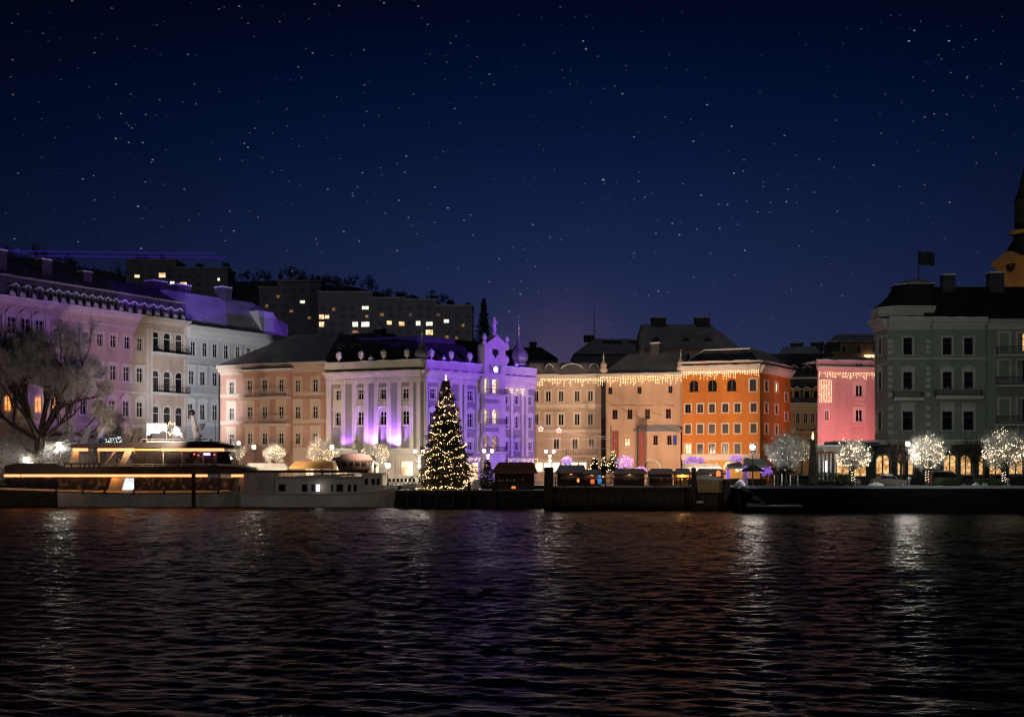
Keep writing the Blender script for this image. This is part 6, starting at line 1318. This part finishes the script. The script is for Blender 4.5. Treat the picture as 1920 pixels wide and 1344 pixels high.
hut('brown roofed market hut right of the Christmas tree, shut and dark', 922, 1007, 866, 885, 168.5, 2.34, M_hutroof, M_hutwall, 1, snow=False)
hut('low market hut with a dark roof at the left beside the thickest pile', 1042, 1100, 873, 886, 168, G, M_roofdark, M_hutwall, 2, snow=True, light=(10, (1, .5, .2)))
hut('market hut with red glowing wares near the lit little firs', 1092, 1128, 882, 888, 166, G, M_roofdark, M_hutwall, 3, snow=True, light=(40, (1, .30, .12)))
hut('market hut under the violet bushes, between the two banners', 1150, 1212, 880, 887, 167.5, G, M_roofdark, M_hutwall, 4, snow=True, light=(28, (1, .6, .3)))
hut('market hut with a wide snow covered roof, right of the right banner', 1216, 1264, 880, 887, 167, G, M_roofdark, M_hutwall, 5, snow=True)
hut('brightly lit market hut with amber glow beside the wood screen', 1266, 1296, 880, 887, 166, G, M_roofdark, mat('honey_boards', (.5, .28, .1), .7), 6, snow=True, light=(160, (1, .55, .2)))
hut('market hut with a snowy roof directly behind the wood screen', 1306, 1360, 880, 887, 166, G, M_roofdark, M_hutwall, 7, snow=True, light=(12, (1, .5, .25)))
def figure_stuff(name, label, cat, px, D, base, build, group=None):
    t = thing(name, label, cat, (X(px, D), D, base), 0, group); build(t); return t
def lantern_b(c, h, w):
    def b(t):
        obj('frame', MB().box(-w, w, -w, w, 0, .08).box(-w, w, -w, w, h-.08, h), M_iron, t); obj('shade', MB().lathe([(w*.7, .085), (w*.9, h*.4), (w*.6, h-.085)], 8), glow_mat('shade_%d_%d_%d' % tuple(int(v*100) for v in c), c, 1.1), t); obj('handle', MB().tube([(0, 0, h), (0, 0, h+.3)], .03, 4), M_iron, t)
    return b
for lab, px, y, c, h, w in (('round red orange lantern among the market wares', 1111, 908, (1, .16, .05), .75, .32), ('small orange lantern left of the red one', 1084, 905, (1, .4, .08), .8, .18), ('blue lantern right of the red one', 1124, 908, (.05, .22, .6), 1.3, .3), ('orange lantern hanging by the blue one', 1131, 897, (1, .42, .05), .45, .18), ('violet blue lantern behind the right pile', 1365, 899, (.18, .1, 1.0), 1.4, .24), ('orange red panel lantern left of the violet blue one', 1347, 894, (1, .25, .07), .9, .36), ('dull orange lantern on the railing under the brown hut', 963, 917, (.8, .22, .05), .5, .35)):
    figure_stuff('market_lantern', lab, 'lantern', px, 164.5 if px > 1000 else 167.9, Z(y, 164.5 if px > 1000 else 167.9), lantern_b(c, h, w), 'market lanterns')
# tall red banners
def banner(label, px0, px1, y0, y1, D):
    w = (px1-px0)*D/F; t = thing('banner', label, 'banner', (X(px0, D)-.15, D, G), 0, 'tall red banners'); h0, h1 = Z(y1, D)-G, Z(y0, D)-G
    obj('pole', MB().lathe([(.09, 0), (.07, h1+.8), (.02, h1+.95)], 8), M_iron, t); obj('arm', MB().box(0, w+.25, -.04, .04, h1+.02, h1+.1), M_iron, t); c = MB(); n = 8
    for i in range(n+1):
        z = h0+(h1-h0)*i/n; c.v += [(.15, .06*math.sin(i*.9), z), (.15+w*.5, -.07*math.sin(i*.8), z), (.15+w, .06*math.sin(i*1.1), z)]
    for i in range(n):
        for k in range(2): c.f.append((3*i+k, 3*i+k+1, 3*i+k+4, 3*i+k+3))
    obj('cloth', c, mat('brick_red_cloth', (.15, .04, .03), .85, .2, .6), t, smooth=True); obj('cloth_mark', MB().box(.15+w*.3, .15+w*.7, -.13, -.12, h1-1.6, h1-1.2), mat('dull_violet_print', (.20, .06, .16), .8), t)
banner('left red banner on a black pole in front of the apricot house', 1147.5, 1160, 808, 878, 188); banner('right red banner on a black pole beside the bay of the apricot house', 1197.5, 1209, 808, 878, 188)
# white canopy and stalls left and right
def canopy(label, px0, px1, yt, ye, D, m, light, group='stall canopies', base=G):
    w = (px1-px0)*D/F/2; t = thing('stall_canopy', label, 'canopy', (X((px0+px1)/2, D), D, base), 0, group); he, ht = Z(ye, D)-base, Z(yt, D)-base; ro = MB(); ro.face((-w, -.8, he), (w, -.8, he), (w*.8, .8, ht), (-w*.8, .8, ht)).face((w, -.8, he), (w, 2.4, he), (w*.8, .8, ht)).face((-w, 2.4, he), (-w, -.8, he), (-w*.8, .8, ht)).face((w, 2.4, he), (-w, 2.4, he), (-w*.8, .8, ht), (w*.8, .8, ht)); obj('cover', ro, m, t); obj('valance', MB().box(-w, w, -.84, -.802, he-.35, he), m, t)
    for x in (-w*.95, w*.95):
        for y in (-.7, 2.3): obj('leg', MB().tube([(x, y, 0), (x, y, he)], .04, 5), M_frost, t)
    obj('table', MB().box(-w*.85, w*.85, -.3, .5, .9, 1.0).box(-w*.8, w*.8, -.28, -.22, .1, .895), M_wood, t)
    if light: lamp('stall_lamp', t, (0, .3, he-.3), light, (1, .78, .5), .15)
    return t
M_canvas = mat('white_canvas', (.42, .41, .40), .8, .05); M_oc = mat('amber_canvas', (.60, .36, .14), .8, .08)
canopy('white stall canopy between the cruise ship bow and the first fairy light tree', 455, 540, 868, 878, 180, M_canvas, 90); canopy('amber stall canopy under the wide fairy light tree', 545, 628, 864, 874, 180.5, M_oc, 130); canopy('bright white stall canopy under the tall single street lamp', 1397, 1440, 860, 872, 163, M_canvas, 120); canopy('white stall canopy left of the violet crowned tree, with a lit front', 1362, 1393, 866, 874, 170, M_canvas, 80); canopy('long pale stall canopy below the large violet bush', 1278, 1352, 868, 876, 176, M_roofsnow, 70)
pm = thing('parasol', 'dark closed top parasol beside the tall single street lamp', 'parasol', (X(1412, 157), 157, G)); obj('pole', MB().tube([(0, 0, 0), (0, 0, 2.4)], .04, 5), M_iron, pm); obj('cover', MB().lathe([(1.6, 1.9), (1.55, 2.0), (.5, 2.55), (.06, 2.8)], 8), mat('dark_parasol_cloth', (.025, .03, .025), .8), pm)
lm_ = thing('advert_column', 'narrow violet lit column behind the parasol', 'column', (X(1400, 166), 166, G)); obj('drum', MB().lathe([(.4, 0), (.4, 3.4)], 10), mat('lilac_paint', (.4, .25, .6), .6), lm_); obj('lid', MB().lathe([(.45, 3.404), (.45, 3.55), (.1, 3.7)], 10), M_snow, lm_); lamp('column_lamp', lm_, (-.2, -1.1, 2.6), 18, (.5, .25, 1), .1)
# obelisk with a flame, white kiosk, snow loads, cars
ob = thing('obelisk', 'dark tapering obelisk tipped with a small flame left of the white kiosk', 'obelisk', (X(1524, 157), 157, G)); h = Z(824, 157)-G
mb = MB(); mb.v = [(-.55, -.55, 0), (.55, -.55, 0), (.55, .55, 0), (-.55, .55, 0), (-.22, -.22, h), (.22, -.22, h), (.22, .22, h), (-.22, .22, h)]; mb.f = [(0, 1, 5, 4), (1, 2, 6, 5), (2, 3, 7, 6), (3, 0, 4, 7), (4, 5, 6, 7)]; obj('shaft', mb, mat('dark_stone', (.05, .048, .035), .8, .2, 1, .3, 5), ob); obj('flame', MB().lathe([(.06, h+.005), (.13, h+.25), (.10, h+.5), (.07, h+.7), (.01, h+.95)], 7), glow_mat('flame_light', (1, .55, .25), 5), ob, smooth=True)
obj('plinth', MB().box(-.8, .8, -.8, .8, 0, .4), M_quay, ob)
kk = thing('kiosk', 'white columned kiosk with a snowy flat roof between the obelisk and the rose house', 'kiosk', (X(1552, 160), 160, G)); zz = lambda py: Z(py, 160)-G; xx = lambda px: X(px, 160)-X(1552, 160)
obj('roof', MB().box(xx(1529), xx(1575), -.6, 4, zz(845), zz(838)), M_frost, kk); obj('roof_snow', MB().box(xx(1529.5), xx(1574), -.62, 3.9, zz(837.9), zz(834)), M_snow, kk); obj('fascia', MB().box(xx(1533), xx(1572), -.3, -.1, zz(850), zz(845.2)), mat('rust_board', (.3, .10, .04), .7), kk)
for px in (1536, 1543, 1551, 1558, 1566): obj('column', MB().lathe([(.16, 0), (.13, .2), (.12, zz(851)), (.17, zz(850.2))], 8, (xx(px), 0, 0)), M_snow, kk)
obj('back_wall', MB().box(xx(1533), xx(1572), 2.5, 2.7, 0, zz(845.2)), M_wood, kk); obj('lit_tube', MB().tube([(xx(1548), -.2, zz(884)), (xx(1548), -.2, zz(864))], .07, 6), glow_mat('tube_light', (1, .95, .9), 5), kk); lamp('kiosk_lamp', kk, (0, .9, zz(852)), 110, (1, .75, .55), .15)
gl = thing('flat_annex', 'flat dark shop annex with a snowy roof edge below the rose house', 'annex', (X(1600, 172), 172, G)); xx = lambda px: X(px, 172)-X(1600, 172); zz = lambda py: Z(py, 172)-G
obj('wall', MB().box(xx(1566), xx(1641), 0, 5, 0, zz(836)), mat('dark_green_paint', (.02, .035, .03)), gl); obj('roof', MB().box(xx(1562), xx(1645), -.9, 5.2, zz(835.9), zz(829)), M_roofdark, gl); obj('roof_snow', MB().box(xx(1563), xx(1644), -.8, 5, zz(828.9), zz(826.5)), M_snow, gl)
for px in (1580, 1612): obj('shop_window', MB().box(xx(px-11), xx(px+11), -.08, -.02, zz(892), zz(858)), M_arc, gl); obj('window_frame', MB().box(xx(px)-.06, xx(px)+.06, -.13, -.09, zz(892), zz(858)), M_iron, gl)
def car(label, px, D, col, rz, sd, kind='saloon'):
    t = thing('parked_car', label, 'car', (X(px, D), D, G), rz, 'cars parked on the quay'); M = mat('car_paint_%d' % sd, col, .35, .05, spec=.5); L = 2.15; w = .88
    pr = [(-L, .35), (L, .35), (L, .62), (L-.15, .82), (1.0, .95), (-1.75, .98), (-L+.02, .85)] if kind != 'van' else [(-L, .35), (L, .35), (L, .75), (L-.2, 1.0), (1.5, 1.1), (-L+.05, 1.1)]
    obj('body', MB().prism(pr, -w, w), M, t)
    cb = [(-1.6, .985), (.95, .955), (.35, 1.42), (-1.15, 1.45)] if kind != 'van' else [(-2.05, 1.105), (1.45, 1.105), (.75, 1.85), (-2.0, 1.88)]
    obj('cabin', MB().prism(cb, -w+.1, w-.1), M, t); ins = [(x*.9-.02, z) for x, z in cb]; c0 = sum(p[0] for p in cb)/4; c1 = sum(p[1] for p in cb)/4; g = [(c0+(x-c0)*.84, c1+(z-c1)*.74) for x, z in cb]
    for y in (-1, 1): obj('window', MB().prism(g, y*(w-.1)-(.02 if y < 0 else -.004), y*(w-.1)-(.004 if y < 0 else -.02)), M_glass, t)
    obj('windscreen', MB().face((cb[1][0]+.012, -w+.2, cb[1][1]+.06), (cb[1][0]+.012, w-.2, cb[1][1]+.06), (cb[2][0]+.04, w-.2, cb[2][1]-.05), (cb[2][0]+.04, -w+.2, cb[2][1]-.05)), M_glass, t)
    for x in (-1.3, 1.3):
        for y in (-w+.03, w-.03):
            wh = obj('wheel', cached(('wheel',), lambda: MB().prism([(.33*math.cos(a*math.pi/7), .33*math.sin(a*math.pi/7)) for a in range(14)], -.1, .1)), mat('tyre', (.015, .015, .015), .8), t, (x, y, .33)); obj('rim', cached(('rim',), lambda: MB().prism([(.2*math.cos(a*math.pi/5), .2*math.sin(a*math.pi/5)) for a in range(10)], -.115, .115)), mat('rim_metal', (.35, .35, .36), .4, metal=.6), wh)
    for y in (-.6, .6): obj('headlight', MB().box(L-.12, L+.012, y-.17, y+.17, .62, .78), M_frost, t); obj('tail_light', MB().box(-L-.012, -L+.08, y-.15, y+.15, .68, .84), mat('tail_red', (.3, .02, .02), .3), t)
    zt_ = max(z for _, z in cb); obj('roof_snow', MB().prism([(cb[3][0]+.1, zt_+.004), (cb[2][0]-.1, zt_-.02), (cb[2][0]-.2, zt_+.12), (cb[3][0]+.2, zt_+.14)], -w+.2, w-.2), M_roofsnow, t)
    return t
car('dark saloon car parked below the golden arch, right of the bright round tree', 1668, 154, (.10, .09, .085), 0, 1); car('dark van parked behind the tall fairy light tree', 1772, 157, (.035, .035, .032), R(8), 2, 'van'); car('black saloon car parked behind the dark unlit tree between the right trees', 1822, 157, (.025, .025, .025), 0, 3); car('grey car half hidden by the right edge tree', 1868, 158, (.06, .06, .06), R(180), 4); car('black car parked beside the obelisk plinth', 1507, 159, (.02, .02, .022), 0, 5)
car('grey car in front of the flat annex, left of the bright round tree', 1578, 158, (.10, .10, .085), R(180), 6)
# tree stakes, snow piles, hedges
for k, px in enumerate((1452, 1459, 1466, 1474, 1482, 1490, 1496)):
    t = thing('tree_stake', ('leftmost', 'second from left', 'third from left', 'middle', 'third from right', 'second from right', 'rightmost')[k]+' stake ringing the whitest frosted tree', 'stake', (X(px, 151.5+.6*(k % 2)), 151.5+.6*(k % 2), G), 0, 'stakes ringing the frosted tree'); obj('shaft', MB().box(-.05, .05, -.05, .05, 0, 1.45+.1*(k % 3)), M_wood if k % 2 else M_frost, t)
def snow_pile(label, px, D, w, h, sd, py=None):
    t = thing('snow_pile', label, 'snow pile', (X(px, D), D, Z(py, D) if py else G+.02)); rg = random.Random(sd); mb = MB(); n = 14; W = w*D/F/2; H = h*D/F; lv = [(1.0, 0), (1.02, .25), (.85, .65), (.5, .92), (.05, 1.0)]
    for q, z in lv:
        for k in range(n): a = 6.283*k/n; e = q*(1+.12*math.sin(a*3+sd)+.1*rg.uniform(-1, 1)); mb.v.append((W*e*math.cos(a), W*.6*e*math.sin(a), H*z*(1+.15*math.sin(a*2+sd))))
    for j_ in range(len(lv)-1):
        for k in range(n): l = (k+1) % n; mb.f.append((j_*n+k, j_*n+l, (j_+1)*n+l, (j_+1)*n+k))
    obj('heap', mb, M_snow, t, smooth=True)
snow_pile('long snow pile on the quay edge left of the dark saloon car', 1642, 150, 31, 9, 3); snow_pile('rounded snow heap on the coping right of the tall tree, left one of a pair', 1830, 148.6, 18, 9, 5); snow_pile('rounded snow heap on the coping right of the tall tree, right one of a pair', 1846, 148.6, 14, 8, 7); snow_pile('low snow bank along the coping at the right edge', 1890, 149, 60, 4, 9); snow_pile('snow heap at the top of the quay steps', 1388, 150, 22, 14, 11); snow_pile('bright snow bank in front of the Christmas tree', 772, 169.3, 40, 8, 13, 915); snow_pile('bright snow heap between the Christmas tree and the small unlit fir', 893, 169.8, 20, 16, 15, 916)
def hedge(label, px, D, w, h, sd, m):
    t = thing('hedge', label, 'hedge', (X(px, D), D, G), 0, 'clipped hedges on the quay'); rg = random.Random(sd); mb = MB(); W = w*D/F/2; H = h*D/F
    for _ in range(700): p = Vector((rg.uniform(-W, W), rg.uniform(-.5, .5), H*rg.random()**.6)); mb.twig(p, p+Vector((rg.uniform(-.2, .2), rg.uniform(-.25, .1), rg.uniform(-.05, .25))), .05)
    obj('leaves', mb, m, t, kind='stuff'); obj('planter', MB().box(-W, W, -.45, .45, 0, H*.4), M_quay, t)
M_hedge = mat('frosted_hedge', (.10, .13, .07), .9, .3, 2)
hedge('frosted hedge in a planter right of the obelisk', 1553, 152.5, 46, 27, 1, M_hedge); hedge('frosted hedge in a planter under the bright round tree, left of its trunk', 1583, 152.2, 22, 24, 2, M_hedge); hedge('dark hedge between the tall tree and the right parked cars', 1775, 153.5, 44, 17, 3, M_hedge); hedge('dark hedge left of the bollard near the right edge', 1852, 153.5, 50, 16, 4, M_hedge)
# row of cafe chairs by the hall (dark backs in snow light)
for k in range(7):
    t = thing('cafe_chair', ('leftmost', 'second from left', 'third from left', 'middle', 'third from right', 'second from right', 'rightmost')[k]+' dark cafe chair in the row left of the Christmas tree', 'chair', (X(731+k*7.5, 178.3), 178.3, G), R(180), 'row of cafe chairs'); obj('seat', MB().box(-.22, .22, -.22, .22, .42, .47), M_wood, t); obj('backrest', MB().prism([(.2*math.cos(a*.3491), .72+.26*math.sin(a*.3491)) for a in range(18)], .17, .23), M_wood, t)
    for x in (-.19, .19):
        for y in (-.19, .19): obj('leg', MB().box(x-.02, x+.02, y-.02, y+.02, 0, .419), M_wood, t)
# festoon wires with pink stars across the square
def wire(label, a, b, sag, r=.02, m=M_iron, grp='wires across the square'):
    t = thing('overhead_wire', label, 'wire', a, 0, grp); a = Vector(a); b = Vector(b); obj('cable', MB().tube([(b-a)*(k/12)-Vector((0, 0, sag*4*(k/12)*(1-k/12))) for k in range(13)], r, 4), m, t)
wire('dark wire slanting down across the apricot house', P(1129, 747, 192), P(1279, 812, 190), .4, .025); wire('wire holding the pink stars in front of the peach house', P(1003, 795, 190), P(1160, 818, 189), .6, .03, M_frost); wire('upper level wire across the peach house ground floor', P(960, 820, 192), P(1150, 822, 190), .2, .022, M_frost); wire('lower level wire across the peach house ground floor', P(962, 838, 192), P(1150, 840, 190), .2, .022, M_frost)
for lab, px, py in (('pink glowing star hanging by the violet hall corner', 1014, 804), ('pink glowing star hanging in front of the peach house middle window', 1048, 807)):
    t = thing('hanging_star', lab, 'star light', P(px, py, 190), 0, 'pink stars on the wire'); pts = []
    for k in range(11): a = math.pi/2+math.pi*k/5; q = (.42, .2)[k % 2]; pts.append((q*math.cos(a), 0, q*math.sin(a)))
    obj('tube', MB().tube(pts, .055, 5), glow_mat('pink_tube', (1, .42, .36), 3.5), t)
# violet laser lines over the hill
M_laser = glow_mat('violet_laser', (.12, .035, .75), .22)
for lab, a, b in (('upper violet light line over the wooded hill', (0, 470, 400), (405, 476, 430)), ('lower violet light line ending right over the hill flats', (60, 480, 400), (424, 483, 430)), ('blue light line at the far left over the hill', (-20, 462, 400), (52, 477, 400))):
    t = thing('light_beam', lab, 'light beam', P(*a), 0, 'light beams over the hill'); obj('beam', MB().tube([(0, 0, 0), P(*b)-P(*a)], .16, 5), M_laser, t)
# fairy light curtains
icicles('fairy light curtain along the eave of the peach house', fpa, 1003, 1126, 710, 1.3, 0, seed=2); icicles('fairy light curtain along the eave of the apricot house', fpb, 1128, 1278, 704.5, 1.5, 0, seed=3, out=.5)
icicles('fairy light curtain along the eave of the orange house', fl2, 1280, 1424, 696, 1.3, 0, seed=4); icicles('fairy light curtain along the eave of the rose house', frs, 1533, 1645, 698.5, 1.1, 0, seed=5, out=.6); icicles('dense tall fairy light curtain on the left side of the rose house', frs, 1536, 1558, 712, 3.5, 0, step=.24, seed=6, out=.2, dense=.175, bulb=.036)
icicles('short fairy light curtain on the right wing of the town hall', fr, 944, 981, 728, 1.2, 0, seed=7, out=.4); icicles('small fairy light curtain over the lit hall doorway', fr, 874, 896, 857, .8, 0, seed=8, out=.5); icicles('fairy light curtain over the hall porch behind the brown hut', fr, 944, 998, 859, .8, 0, seed=9, out=1.1); icicles('fairy light string along the eave peeping over the rose house', fys, 1620, 1642, 666, 1.0, 0, seed=10, out=.5, bulb=.09)
